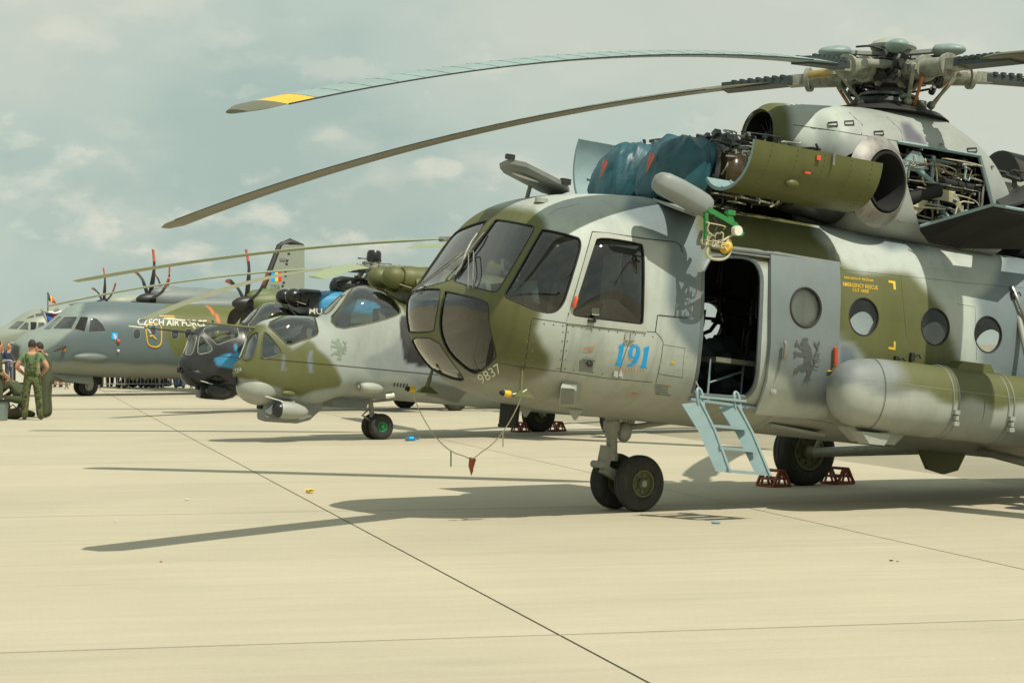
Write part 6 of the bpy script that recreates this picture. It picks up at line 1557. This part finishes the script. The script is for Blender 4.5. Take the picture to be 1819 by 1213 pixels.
p = SC.hit(112, 620, .05); mb = MB(); mb.tube([p + Vector((.1, .05, .1)), p + Vector((-.05, -.15, .05)), p + Vector((-.4, -.2, -.08))], [.03, .05, .025], 8); mb.build('air_data_probe', M_OILY, RC); mb = MB(); mb.sph(SC.hit(114, 622, .05), .06, 8, 6); mb.build('probe_cap', M_BROWN, RC)
M_CUP = mat('aeroplane_grey', (.17, .20, .19), .5, var=.06)
wing(RC, 5.4, 3.32, 3.0, 1.7, 12.9, M_CUP, .0)
mb = MB(); lather(mb, (3.2, 0, 3.2), [(0, 0), (.3, .12), (.9, .26), (2.4, .34), (5.5, .34), (6.6, .05)], 24); mb.build('wing_fairing', M_CUP, RC)
for sg, ph, e in ((-1, 92, HC.un(438, 540, 1, -3.6)), (1, 82, HC.un(266, 533, 1, 3.6))):
    c = Vector((4.0, e.y, e.z)) if sg < 0 else Vector((4.0, e.y, e.z))
    c.x = e.x
    mb = MB(); lather(mb, c, [(.12, .30), (.3, .40), (.8, .50), (2.0, .54), (3.4, .45), (4.4, .15)], 24); mb.sph(c + Vector((.8, 0, .25)), (.9, .34, .3)); mb.build('engine_nacelle', M_CUP if sg > 0 else mat('nacelle_green', (.11, .135, .045), .5), RC)
    prop(RC, c, 1.85, ph)
mb = MB(); mb.add([(15, -.1, 3.2), (19.5, -.08, 3.2), (20.2, -.05, 6.9), (18.3, -.05, 6.9), (15, .1, 3.2), (19.5, .08, 3.2), (20.2, .05, 6.9), (18.3, .05, 6.9)], [(0, 1, 2, 3), (7, 6, 5, 4), (0, 4, 5, 1), (1, 5, 6, 2), (2, 6, 7, 3), (3, 7, 4, 0)]); mb.build('tail_fin', M_CUP, RC, 0)
for sg in (-1, 1): mb = MB(); mb.add([(17.5, 0, 3.4), (19.6, 0, 3.4), (19.6, sg * 5, 3.45), (18.4, sg * 5, 3.45), (17.5, 0, 3.55), (19.6, 0, 3.5), (19.6, sg * 5, 3.52), (18.4, sg * 5, 3.54)], [(0, 1, 2, 3), (7, 6, 5, 4), (0, 4, 5, 1), (1, 5, 6, 2), (2, 6, 7, 3), (3, 7, 4, 0)]); mb.build('tailplane', M_CUP, RC, 0)
ax = Vector((0, -1, 0)); nc_ = HC.gl(0, 0, .33)
for sg in (-1, 1): wheel(RC, nc_ + ax * (sg * .24), ax, .33, .22, hubm=M_GREY, hub_r=.45)
mb = MB(); mb.cyl(nc_, (0.12, 0, .9), .09, .09, 12); mb.bar(nc_, nc_ + Vector((.4, 0, .5)), .06, .08); mb.build('nose_gear_leg', M_DARK, RC)
for sg in (-1, 1): mb = MB(); mb.add([(-1.35, sg * .28, .74), (.1, sg * .32, .66), (.05, sg * .55, .38), (-.9, sg * .5, .48), (-1.35, sg * .31, .74), (.1, sg * .35, .66), (.05, sg * .58, .38), (-.9, sg * .53, .48)], [(0, 1, 2, 3), (7, 6, 5, 4), (0, 4, 5, 1), (1, 5, 6, 2), (2, 6, 7, 3), (3, 7, 4, 0)]); mb.build('gear_door', M_GREY, RC, 0)
mb = MB(); mb.box((.35, 0, .55), (.3, .5, .35)); mb.build('wheel_well_box', M_BLACK, RC)
for sg in (-1, 1):
    for u in (0, 1.2): wheel(RC, HC.gl(8.5 + u, sg * 1.6, .45), ax, .45, .3, hubm=M_GREY)
    mb = MB(); mb.sph((9.0, sg * 1.45, 1.05), (2.2, .5, .6), 18, 10); mb.build('gear_sponson', M_CUP, RC)
# ---- the farther transport: nose at the left edge, fin showing over the helicopters
RD = HD.root('transport_aeroplane'); tag(RD, 'pale grey transport aeroplane farthest back, with tail number 2706 on its fin', 'aeroplane', 'transport aeroplanes in the background')
C_D = (.27, .30, .245)
M_WIND = glass('far_glass', (.3, .36, .34), 1.0, (.3, .36, .33), .2)
SDp = fuselage(HD, RD, (-3.1, 1.6, 14, 21.5), ([-3.1, -3.0, -2.6, -2.0, -1.5, -1.1, -.5, .4, 1.6, 14, 21.5], [1.85, 2.05, 2.35, 2.65, 2.9, 3.2, 3.55, 3.75, 3.85, 3.9, 4.4]), ([-3.1, -3.0, -2.4, -1.5, 0, 12, 21.5], [1.8, 1.55, 1.2, .95, .8, .8, 3.2]),
    ([-3.1, -2.9, -2.3, -1.5, 0, 1.6, 12, 21.5], [.05, .4, .85, 1.2, 1.55, 1.65, 1.65, .3]), ([-3.1, 0, 14, 21.5], [1.85, 2.4, 2.5, 3.8]), layers(C_D, []),
    [('cockpit_window', q, M_WIND if k != 2 else M_OPENW, False, False) for k, q in enumerate(([(14, 584), (30, 571), (44, 571), (30, 585)], [(33, 585), (46, 572), (51, 574), (50, 586)], [(54, 572), (65, 572), (65, 586), (54, 586)], [(68, 573), (78, 573), (80, 585), (68, 586)], [(47, 565), (60, 559), (61, 564), (48, 566)], [(62, 558), (74, 555), (77, 561), (64, 563)]))], mat('far_frame', (.26, .29, .25), .5))
f = lambda x, y: HD.un(x, y, 1, 0)
FIN = [(452, 562), (499, 437), (503, 434), (539, 436), (539, 560)]
mb = MB(); P = [f(*p) for p in FIN]; k = len(P); th = Vector((0, .14, 0)); mb.add([p - th for p in P] + [p + th for p in P], [tuple(range(k)), tuple(range(2 * k - 1, k - 1, -1))] + [(i, i + k, (i + 1) % k + k, (i + 1) % k) for i in range(k)]); fin = mb.build('tail_fin', mat('fin_pale_grey', C_D, .5, var=.04), RD, 20)
mb = MB(); mb.tube([f(450, 560) + Vector((-.05, 0, 0)), f(497, 437) + Vector((-.05, 0, .0)), f(503, 433)], .16, 8); mb.build('de_icing_boot', M_DARK, fin)
mb = MB(); mb.tube([f(499, 434), f(515, 430), f(539, 436)], [.1, .22, .08], 8); mb.build('fin_cap', M_DARK, fin)
for x0, x1, m_ in ((480, 486, M_BLUEP), (486.5, 492, mat('flag_yellow', (.8, .6, .05), .5)), (492.5, 498, mat('flag_red', (.6, .05, .03), .5))):
    mb = MB(); mb.add([f(x0, 484) - th * 1.08, f(x1, 484) - th * 1.08, f(x1, 500) - th * 1.08, f(x0, 500) - th * 1.08], [(0, 1, 2, 3)]); mb.build('fin_flash', m_, fin, 0, fix=False)
text_on('fin_number', '2706', ((479, 514), (495, 514), (479, 506)), lambda X, Y: f(X, Y) - th * 1.08, M_LION, fin, grid_n=4)
for x, y in ((511, 451), (508, 463), (507, 469), (505, 483), (512, 485), (505, 490), (502, 502), (500, 508)): mb = MB(); mb.box(f(x, y) - th * 1.0, (.14, .06, .10)); mb.build('fin_fitting', M_DARK, fin)
mb = MB(); mb.box(f(500, 461) - th, (.36, .1, .16)); mb.build('fin_scoop', M_SLATE, fin)
wing(RD, 6.8, 4.3, 3.4, 1.9, 14.3, M_CUP)
for sg, px in ((-1, None), (1, None)):
    c = Vector((5.4, sg * 4.2, 4.15)); mb = MB(); lather(mb, c, [(.12, .32), (.4, .5), (1.4, .62), (3.4, .5), (4.6, .1)], 20); mb.build('engine_nacelle', mat('fin_pale_grey', C_D, .5), RD)
    prop(RD, c, 2.05, 80 + 12 * sg)
nc_ = HD.gl(0, 0, .4)
for sg in (-1, 1): wheel(RD, nc_ + ax * (sg * .28), ax, .4, .26, hubm=M_GREY)
mb = MB(); mb.cyl(nc_, (.1, 0, 1.0), .1, .1, 10); mb.build('nose_gear_leg', M_DARK, RD)
for sg in (-1, 1):
    for u in (0, 1.3): wheel(RD, HD.gl(9 + u, sg * 1.9, .5), ax, .5, .34, hubm=M_GREY)
    mb = MB(); mb.sph((9.6, sg * 1.75, 1.2), (2.6, .6, .8), 18, 10); mb.build('gear_sponson', M_CUP, RD)
mb = MB(); mb.tube([SDp.hit(48, 600, .02), SDp.hit(48, 598, .25)], .12, 8); mb.build('air_data_probe', M_DARK, RD); mb = MB(); mb.sph(SDp.hit(24, 610, .02), (.35, .15, .12), 12, 8); mb.build('nose_blister', M_SLATE, RD)
# ---- flags standing over the cockpits
def flag(name, label, Y, pole, outline, bands):
    e = empty(name, at_depth(*pole[0], Y)); tag(e, label, 'flag', 'flags over the cockpits'); o_ = e.location
    mb = MB(); mb.tube([at_depth(*p, Y) - o_ for p in pole], .03, 6); mb.build('pole', M_STEEL, e)
    for poly, m_ in bands:
        ps = []
        for i, (x, y) in enumerate(poly): ps.append(at_depth(x, y, Y) - o_ + Vector((0, .10 * math.sin(x * .45 + y * .2), 0)))
        k = len(ps); mb = MB(); mb.add(ps + [p + Vector((0, .012, 0)) for p in ps], [tuple(range(k)), tuple(range(2 * k - 1, k - 1, -1))] + [(i, i + k, (i + 1) % k + k, (i + 1) % k) for i in range(k)]); mb.build('cloth_panel', m_, e, 0)
M_FW, M_FB, M_FR, M_FY = mat('flag_white', (.7, .68, .66), .8), mat('flag_blue', (.03, .08, .32), .8), mat('flag_red_cloth', (.62, .08, .03), .8), mat('flag_yellow_cloth', (.75, .5, .05), .8)
flag('flag', 'small blue, yellow and red flag flying above the left aeroplane nose', 76, [(85, 575), (85, 519)], None, [([(85, 519), (88, 524), (88, 535), (85, 533)], M_FB), ([(88, 524), (92, 527), (93, 538), (88, 535)], M_FY), ([(92, 527), (97, 533), (100, 540), (93, 538)], M_FR)])
flag('flag', 'white, red and blue flag drooping beside the aeroplane windscreen', 74, [(73, 549), (84, 573)], None, [([(73, 549), (83, 554), (92, 552), (102, 546), (108, 550), (110, 554), (100, 557), (91, 558), (80, 557)], M_FW), ([(91, 558), (100, 557), (110, 554), (112, 555), (104, 562), (98, 567), (92, 561)], M_FR), ([(80, 557), (91, 558), (92, 561), (98, 567), (90, 573), (85, 574)], M_FB)])
# ================================================================ people, barriers, small things
M_SKIN = mat('skin', (.50, .26, .16), .55, var=.08, scale=12)
M_HAIR = mat('dark_hair', (.03, .02, .013), .7, var=.3, scale=30)
M_BOOT = mat('black_boots', (.015, .014, .012), .5)
def camo_cloth(name, cols):
    m = bpy.data.materials.new(name); m.use_nodes = True; N, L = m.node_tree.nodes, m.node_tree.links; bs = N['Principled BSDF']
    t = N.new('ShaderNodeTexCoord'); n = N.new('ShaderNodeTexNoise'); n.inputs['Scale'].default_value = 9; n.inputs['Detail'].default_value = 3; L.new(t.outputs['Object'], n.inputs['Vector'])
    r = N.new('ShaderNodeValToRGB'); r.color_ramp.interpolation = 'CONSTANT'; e = r.color_ramp.elements
    while len(e) < len(cols): e.new(.5)
    for k, c in enumerate(cols): e[k].position = (0, .42, .5, .58)[k]; e[k].color = (*c, 1)
    L.new(n.outputs['Fac'], r.inputs[0]); L.new(r.outputs[0], bs.inputs['Base Color']); bs.inputs['Roughness'].default_value = .9; return m
M_CAMOC = camo_cloth('camouflage_cloth', [(.03, .035, .015), (.07, .095, .03), (.12, .14, .05), (.06, .045, .02)])
M_FLIGHT = mat('olive_flight_suit', (.06, .075, .035), .9, var=.2, scale=6)
M_TSHIRT = mat('green_tshirt', (.13, .20, .09), .9, var=.1, scale=5)
def person(loc, heading, label, pose='stand', top=None, sleeves=None, legs=None, hair=None, h=1.76, braces=False, arms=None, group=None, sit=False, backpack=None, shorts=False):
    """one continuous skinned body; material by body region; hair and kit are children"""
    k = h / 1.76
    if pose == 'stand':
        J = {'pelvis': (0, 0, .95), 'waist': (0, .0, 1.10), 'chest': (0, -.01, 1.32), 'neck': (0, .0, 1.50), 'head0': (0, .02, 1.58), 'head1': (0, .03, 1.68), 'lhip': (-.10, 0, .90), 'lknee': (-.11, .02, .50), 'lank': (-.12, -.02, .09), 'ltoe': (-.13, .15, .045), 'rhip': (.10, 0, .90), 'rknee': (.11, .02, .50), 'rank': (.13, -.02, .09), 'rtoe': (.15, .15, .045),
             'lsh': (-.18, 0, 1.43), 'lel': (-.27, -.01, 1.16), 'lwr': (-.22, .16, .98), 'lha': (-.20, .22, .93), 'rsh': (.18, 0, 1.43), 'rel': (.27, -.01, 1.16), 'rwr': (.22, .16, .98), 'rha': (.20, .22, .93)}
    elif pose == 'kneel':
        J = {'pelvis': (0, -.05, .42), 'waist': (0, .06, .55), 'chest': (0, .20, .72), 'neck': (0, .34, .84), 'head0': (0, .42, .87), 'head1': (0, .49, .92), 'lhip': (-.11, -.05, .40), 'lknee': (-.14, .33, .46), 'lank': (-.13, .30, .08), 'ltoe': (-.13, .46, .04), 'rhip': (.11, -.05, .40), 'rknee': (.15, .20, .08), 'rank': (.14, -.20, .08), 'rtoe': (.14, -.30, .04),
             'lsh': (-.18, .22, .80), 'lel': (-.22, .42, .60), 'lwr': (-.12, .60, .50), 'lha': (-.10, .67, .48), 'rsh': (.18, .22, .80), 'rel': (.24, .40, .58), 'rwr': (.14, .60, .46), 'rha': (.12, .68, .44)}
    else:
        J = {'pelvis': (0, 0, .14), 'waist': (0, -.04, .30), 'chest': (0, -.03, .52), 'neck': (0, .02, .70), 'head0': (0, .05, .78), 'head1': (0, .07, .88), 'lhip': (-.10, .02, .14), 'lknee': (-.16, .36, .42), 'lank': (-.14, .52, .07), 'ltoe': (-.14, .66, .05), 'rhip': (.10, .02, .14), 'rknee': (.18, .40, .34), 'rank': (.16, .62, .06), 'rtoe': (.16, .74, .06),
             'lsh': (-.18, -.02, .63), 'lel': (-.28, .10, .42), 'lwr': (-.18, .30, .40), 'lha': (-.15, .36, .42), 'rsh': (.18, -.02, .63), 'rel': (.28, .10, .40), 'rwr': (.19, .30, .36), 'rha': (.16, .36, .36)}
    if arms: J.update(arms)
    Rr = {'pelvis': .17, 'waist': .16, 'chest': .185, 'neck': .06, 'head0': .085, 'head1': .10, 'lhip': .125, 'lknee': .10, 'lank': .085, 'ltoe': .05, 'lsh': .085, 'lel': .06, 'lwr': .035, 'lha': .04}
    E_ = [('pelvis', 'waist'), ('waist', 'chest'), ('chest', 'neck'), ('neck', 'head0'), ('head0', 'head1')] + [(a if a in ('pelvis', 'chest') else s + a, s + b) for s in 'lr' for a, b in (('pelvis', 'hip'), ('hip', 'knee'), ('knee', 'ank'), ('ank', 'toe'), ('chest', 'sh'), ('sh', 'el'), ('el', 'wr'), ('wr', 'ha'))]
    names = list(J); me = bpy.data.meshes.new('b'); me.from_pydata([tuple(Vector(J[n]) * k) for n in names], [(names.index(a), names.index(b)) for a, b in E_], [])
    o = bpy.data.objects.new('b', me); COL.objects.link(o)
    md = o.modifiers.new('s', 'SKIN'); md.use_smooth_shade = True
    for i, n in enumerate(names):
        r_ = Rr.get(n, Rr.get('l' + n[1:], .05)) * k; v = me.skin_vertices[0].data[i]; v.radius = (r_ * (1.12 if n in ('chest', 'pelvis', 'waist') else 1), r_ * (.72 if n in ('chest', 'waist') else .9)); v.use_root = n == 'pelvis'
    o.modifiers.new('u', 'SUBSURF').levels = 2
    dg = bpy.context.evaluated_depsgraph_get(); m2 = bpy.data.meshes.new_from_object(o.evaluated_get(dg)); bpy.data.objects.remove(o); bpy.data.meshes.remove(me)
    reg = {'head1': 0, 'head0': 0, 'lha': 0, 'rha': 0, 'lwr': 0, 'rwr': 0, 'neck': 0, 'lel': 2, 'rel': 2, 'lsh': 1, 'rsh': 1, 'chest': 1, 'waist': 1, 'pelvis': 3, 'lhip': 3, 'rhip': 3, 'lknee': 3, 'rknee': 3, 'lank': 3, 'rank': 3, 'ltoe': 4, 'rtoe': 4}
    if shorts: reg['lank'] = reg['rank'] = 0
    segs = [(Vector(J[a]) * k, Vector(J[b]) * k, a, b) for a, b in E_]
    mats_ = [M_SKIN, top, sleeves or top, legs, M_BOOT]; idx = []
    for f in m2.polygons:
        c = f.center; best = None
        for a, b, na, nb in segs:
            ab = b - a; t = max(0, min(1, (c - a).dot(ab) / ab.length_squared)); d = (c - a - ab * t).length
            if best is None or d < best[0]: best = (d, na if t < .5 else nb)
        idx.append(reg[best[1]])
    e = empty('person', loc, (0, 0, heading)); tag(e, label, 'person', group)
    b = finish('body', m2, mats_, e, 180, None, fix=False); m2.polygons.foreach_set('material_index', idx)
    hd = (Vector(J['head0']) + Vector(J['head1'])) / 2 * k
    rot = Matrix.Rotation(.9 if pose == 'kneel' else 0.15, 3, 'X')
    mb = MB(); mb.sph(hd + Vector((0, .0, .03)), (.082 * k, .098 * k, .118 * k), 16, 12); mb.box(hd + Vector((0, .11 * k, .0)), (.02, .03, .035)); mb.sph(hd + Vector((-.08 * k, 0, 0)), (.014, .025, .035), 8, 6); mb.sph(hd + Vector((.08 * k, 0, 0)), (.014, .025, .035), 8, 6); mb.build('face', M_SKIN, e, 60)
    mb = MB(); rows = []
    for j in range(9):
        a = math.pi * (.02 + .60 * j / 8)
        rows.append([tuple(hd + Vector((math.sin(a) * math.cos(q) * .089 * k, math.sin(a) * math.sin(q) * .104 * k - .012 - .02 * max(0, math.sin(q)) * (j / 8), .035 + math.cos(a) * .125 * k + (.05 if math.sin(q) > .3 and j > 5 else 0)))) for q in np.linspace(0, 2 * math.pi, 20, endpoint=False)])
    mb.grid(rows, closed=True, cap0=True); mb.build('hair', hair or M_HAIR, e, 60)
    # fingers
    for s in 'lr':
        w, hnd = Vector(J[s + 'wr']) * k, Vector(J[s + 'ha']) * k; d = (hnd - w).normalized(); u, v, _ = basis(d)
        mb = MB()
        for q in range(4): mb.tube([hnd + u * (.018 * (q - 1.5)), hnd + u * (.02 * (q - 1.5)) + d * .05 + v * .01, hnd + u * (.02 * (q - 1.5)) + d * (.075 + .01 * (q in (1, 2))) + v * .035], .009, 6)
        mb.tube([hnd - d * .03 + u * .03, hnd + u * .05 + v * .02, hnd + u * .05 + d * .03 + v * .03], .01, 6)
        mb.build('fingers', M_SKIN, e, 60)
    if braces:
        mb = MB()
        for x in (-1, 1): mb.tube([Vector((x * .10, -.155, 1.06)) * k, Vector((x * .06, -.16, 1.25)) * k, Vector((x * .11, -.11, 1.44)) * k, Vector((x * .12, .02, 1.49)) * k], .028, 6)
        mb.box(Vector((0, -.165, 1.16)) * k, (.2 * k, .03, .16 * k)); mb.build('braces', M_CAMOC, e, 60)
    if backpack: mb = MB(); mb.sph(Vector((0, -.2, 1.25)) * k, (.17, .11, .24), 14, 10); mb.build('backpack', backpack, e, 60)
    return e
g1 = ground(57, 746); g2 = ground(77, 743); g3 = ground(50, 742)
person(g1, rad(8), 'person in camouflage trousers with braces and green t-shirt, seen from behind', 'stand', M_TSHIRT, M_SKIN, M_CAMOC, braces=True, group='ground crew', h=1.84, arms={'lel': (-.34, -.02, 1.17), 'rel': (.34, -.02, 1.17), 'lknee': (-.14, .02, .5), 'rknee': (.14, .02, .5), 'lank': (-.16, -.02, .09), 'rank': (.17, -.02, .09), 'ltoe': (-.18, .15, .045), 'rtoe': (.2, .15, .045), 'lwr': (-.20, .20, 1.02), 'lha': (-.16, .26, 1.0), 'rwr': (.20, .20, 1.02), 'rha': (.16, .26, 1.0)})
person(g2 + Vector((0, .35, 0)), rad(82), 'person in olive flight suit standing beside the man in braces', 'stand', M_FLIGHT, M_FLIGHT, M_FLIGHT, group='ground crew', h=1.80, arms={'lel': (-.30, .05, 1.18), 'lwr': (-.16, .30, 1.04), 'lha': (-.12, .36, 1.03), 'rel': (.28, .02, 1.18), 'chest': (0, .06, 1.32), 'neck': (0, .12, 1.49), 'head0': (0, .17, 1.57), 'head1': (0, .21, 1.66), 'lsh': (-.19, .06, 1.43), 'rsh': (.19, .06, 1.43)})
person(g3 + Vector((-.3, .6, 0)), rad(75), 'person in dark olive suit kneeling by the tool bag', 'kneel', M_FLIGHT, M_FLIGHT, M_FLIGHT, hair=mat('brown_hair', (.09, .05, .02), .7), group='ground crew')
person(ground(-4, 741), rad(-70), 'person in olive suit cut off by the left edge of the picture', 'stand', M_FLIGHT, M_FLIGHT, M_FLIGHT, group='ground crew', h=1.82)
# toolbox bin and bag
tb = empty('tool_bin', ground(-3, 747)); tag(tb, 'grey green plastic bin with black rim by the kneeling person', 'bin')
mb = MB(); mb.box((0, 0, .22), (.34, .34, .44), taper=1.12); mb.build('tub', mat('bin_green', (.17, .22, .20), .5), tb); mb = MB(); mb.box((0, 0, .46), (.42, .42, .05)); mb.tube([(.2, -.1, .46), (.27, 0, .44), (.2, .1, .46)], .02, 6); mb.build('rim', M_BLACK, tb)
bg_ = empty('tool_bag', ground(23, 744)); tag(bg_, 'small dark brown bag lying on the concrete by the ground crew', 'bag')
mb = MB(); mb.sph((0, 0, .12), (.26, .16, .13), 16, 10); mb.box((.1, 0, .2), (.14, .2, .12)); mb.build('bag_body', mat('bag_brown', (.07, .06, .035), .8), bg_); mb = MB(); mb.tube([(-.15, 0, .2), (0, -.02, .34), (.15, 0, .2)], .015, 6); mb.build('strap', M_BLACK, bg_)
# crowd-control barriers
def barrier(p0, p1, label, boards=()):
    p0, p1 = Vector(p0), Vector(p1); d = p1 - p0; L_ = d.length; e = empty('crowd_barrier', p0, (0, 0, math.atan2(d.y, d.x))); tag(e, label, 'barrier', 'crowd barriers')
    mb = MB(); mb.tube([(0, 0, .12), (0, 0, 1.08), (.06, 0, 1.12), (L_ - .06, 0, 1.12), (L_, 0, 1.08), (L_, 0, .12)], .028, 6); mb.tube([(0, 0, .2), (L_, 0, .2)], .022, 6); mb.build('frame', M_STEEL, e)
    n = int(L_ / .14); mb0 = None
    for k in range(1, n):
        x = L_ * k / n
        if mb0 is None: mb = MB(); mb.cyl((0, 0, .2), (0, 0, 1.1), .009, .009, 5); mb0 = mb.build('bar', M_STEEL, e); mb0.location = (x, 0, 0)
        else: c = mb0.copy(); COL.objects.link(c); c.parent = e; c.location = (x, 0, 0)
    for x in (.12, L_ - .12): mb = MB(); mb.tube([(x, -.3, .02), (x, 0, .16), (x, .3, .02)], .022, 6); mb.build('foot', M_STEEL, e)
    for (a, b) in boards:
        mb = MB(); mb.box(((a + b) / 2, -.05, .62), (b - a, .03, .86)); bo = mb.build('board', M_BLACK, e); mb = MB(); mb.box(((a + b) / 2, -.07, .62), ((b - a) * .7, .02, .72)); mb.build('poster', M_WHITEP, bo)
YB = 82.5
bx_ = lambda x: Vector(((x - CX) / FPX * YB, YB, 0))
barrier(bx_(-40), bx_(22), 'steel crowd barrier with white boards at the far left', ((.75, 1.15), ))
barrier(bx_(23), bx_(70), 'steel crowd barrier behind the ground crew with a white board', ((.05, .55),))
barrier(bx_(71), bx_(124), 'steel crowd barrier with a white board, left of the aeroplane nose wheel', ((.15, .55),))
barrier(bx_(170), bx_(222), 'bare steel crowd barrier just right of the aeroplane nose wheel')
barrier(bx_(223), bx_(283), 'bare steel crowd barrier under the lettered aeroplane, middle one')
barrier(bx_(284), bx_(345), 'bare steel crowd barrier under the lettered aeroplane, right one')
cl = [mat('cloth_%s' % n, c, .9, var=.1, scale=5) for n, c in (('navy', (.03, .05, .13)), ('white', (.6, .6, .56)), ('black', (.02, .02, .02)), ('ochre', (.35, .22, .06)), ('grey', (.2, .2, .2)), ('jeans', (.06, .09, .16)), ('khaki', (.25, .22, .14)), ('red', (.35, .05, .04)))]
CR = [(-6, 84.5, 0, 5, 180, 'spectator in dark clothes at the left edge behind the barrier'), (4, 85.5, 3, 2, 160, 'spectator in an ochre top behind the left barrier'), (17, 84.2, 0, 5, 170, 'spectator with navy jacket and pack behind the left barrier'), (27, 85.0, 1, 6, 200, 'spectator in a white top beside the navy jacket'), (34, 86.5, 4, 5, 150, 'spectator in grey half hidden by the ground crew'),
      (104, 86.0, 7, 6, 180, 'spectator in shorts behind the aeroplane nose gear door'), (113, 86.3, 1, 6, 190, 'second spectator in shorts behind the aeroplane nose gear door'), (176, 86.0, 2, 2, 170, 'spectator in dark trousers just right of the nose wheel'), (186, 86.5, 0, 2, 190, 'spectator in navy seen from the legs down, right of the nose wheel'), (204, 87, 4, 2, 180, 'spectator in dark trousers striding under the aeroplane'), (214, 86.4, 1, 5, 170, 'spectator in jeans under the aeroplane fuselage')]
for x, Y, a, b, hd, lb in CR:
    person(Vector(((x - CX) / FPX * Y, Y, 0)), rad(hd), lb, 'stand', cl[a], cl[a], cl[b], h=random.uniform(1.68, 1.84), group='spectators at the barrier', shorts='shorts' in lb, backpack=cl[2] if 'pack' in lb else None, hair=M_HAIR if a % 2 else MATS['brown_hair'])
SIT = [(238, 84.5, 1, 2, 'seated spectator in a white shirt behind the middle barrier'), (252, 85.2, 7, 5, 'seated spectator in red behind the middle barrier'), (264, 84.8, 3, 2, 'seated spectator in ochre behind the middle barrier'), (285, 84.6, 2, 2, 'seated spectator in black where two barriers meet'), (298, 85.5, 6, 5, 'seated spectator in khaki behind the right barrier'), (318, 84.9, 0, 5, 'seated spectator in navy behind the right barrier')]
for x, Y, a, b, lb in SIT: person(Vector(((x - CX) / FPX * Y, Y, 0)), rad(180 + random.uniform(-50, 50)), lb, 'sit', cl[a], M_SKIN, cl[b], group='spectators at the barrier')
# litter on the concrete
p = ground(729, 783); wb = empty('water_bottle', p, (0, 0, rad(8))); tag(wb, 'blue plastic water bottle lying on the concrete', 'bottle')
mb = MB(); mb.lathe((-.10, 0, .04), (1, 0, 0), [(0, .0), (.0, .036), (.08, .04), (.14, .038), (.19, .03), (.23, .014), (.26, .014), (.26, 0)], 16); mb.build('bottle_body', glass('blue_plastic', (.35, .68, .85), .8, (.1, .4, .6), .3), wb); mb = MB(); mb.lathe((.0, 0, .04), (1, 0, 0), [(-.02, .041), (.06, .041)], 16, False); mb.build('label_band', M_BLUEP, wb)
mb = MB(); mb.cyl((.155, 0, .04), (.18, 0, .04), .017, .017, 10); mb.build('cap', M_BLUEP, wb)
p = ground(549, 876); yt = empty('crumpled_strap', p); tag(yt, 'small crumpled yellow strap lying alone on the concrete', 'strap')
rr = random.Random(5); mb = MB(); mb.tube([(rr.uniform(-.05, .05), rr.uniform(-.04, .04), .012 + rr.uniform(0, .035)) for _ in range(14)], .011, 5); mb.build('webbing', M_YELLOW, yt); mb = MB(); mb.box((.03, 0, .03), (.03, .02, .02)); mb.build('buckle', M_DARK, yt)
for x, y, s, m_, lb in ((206, 926, .02, M_WHITEP, 'tiny white scrap on the left of the apron'), (332, 888, .03, M_WHITEP, 'white scrap lying on the apron above the blade shadow'), (1583, 996, .018, M_DARK, 'tiny dark pebble on the right of the apron, left of the pair'), (1594, 997, .014, M_STEEL, 'tiny pale pebble on the right of the apron'), (286, 998, .014, M_RED, 'tiny reddish fragment just below the blade shadow'), (1272, 930, .05, M_LBLUE, 'flat pale blue scrap near the nose wheel shadow')):
    mb = MB(); mb.sph((0, 0, s * .3), (s, s * .7, s * .3), 8, 5); o = mb.build('scrap', m_, None); o.location = ground(x, y); tag(o, lb, 'scrap', 'scraps on the apron')
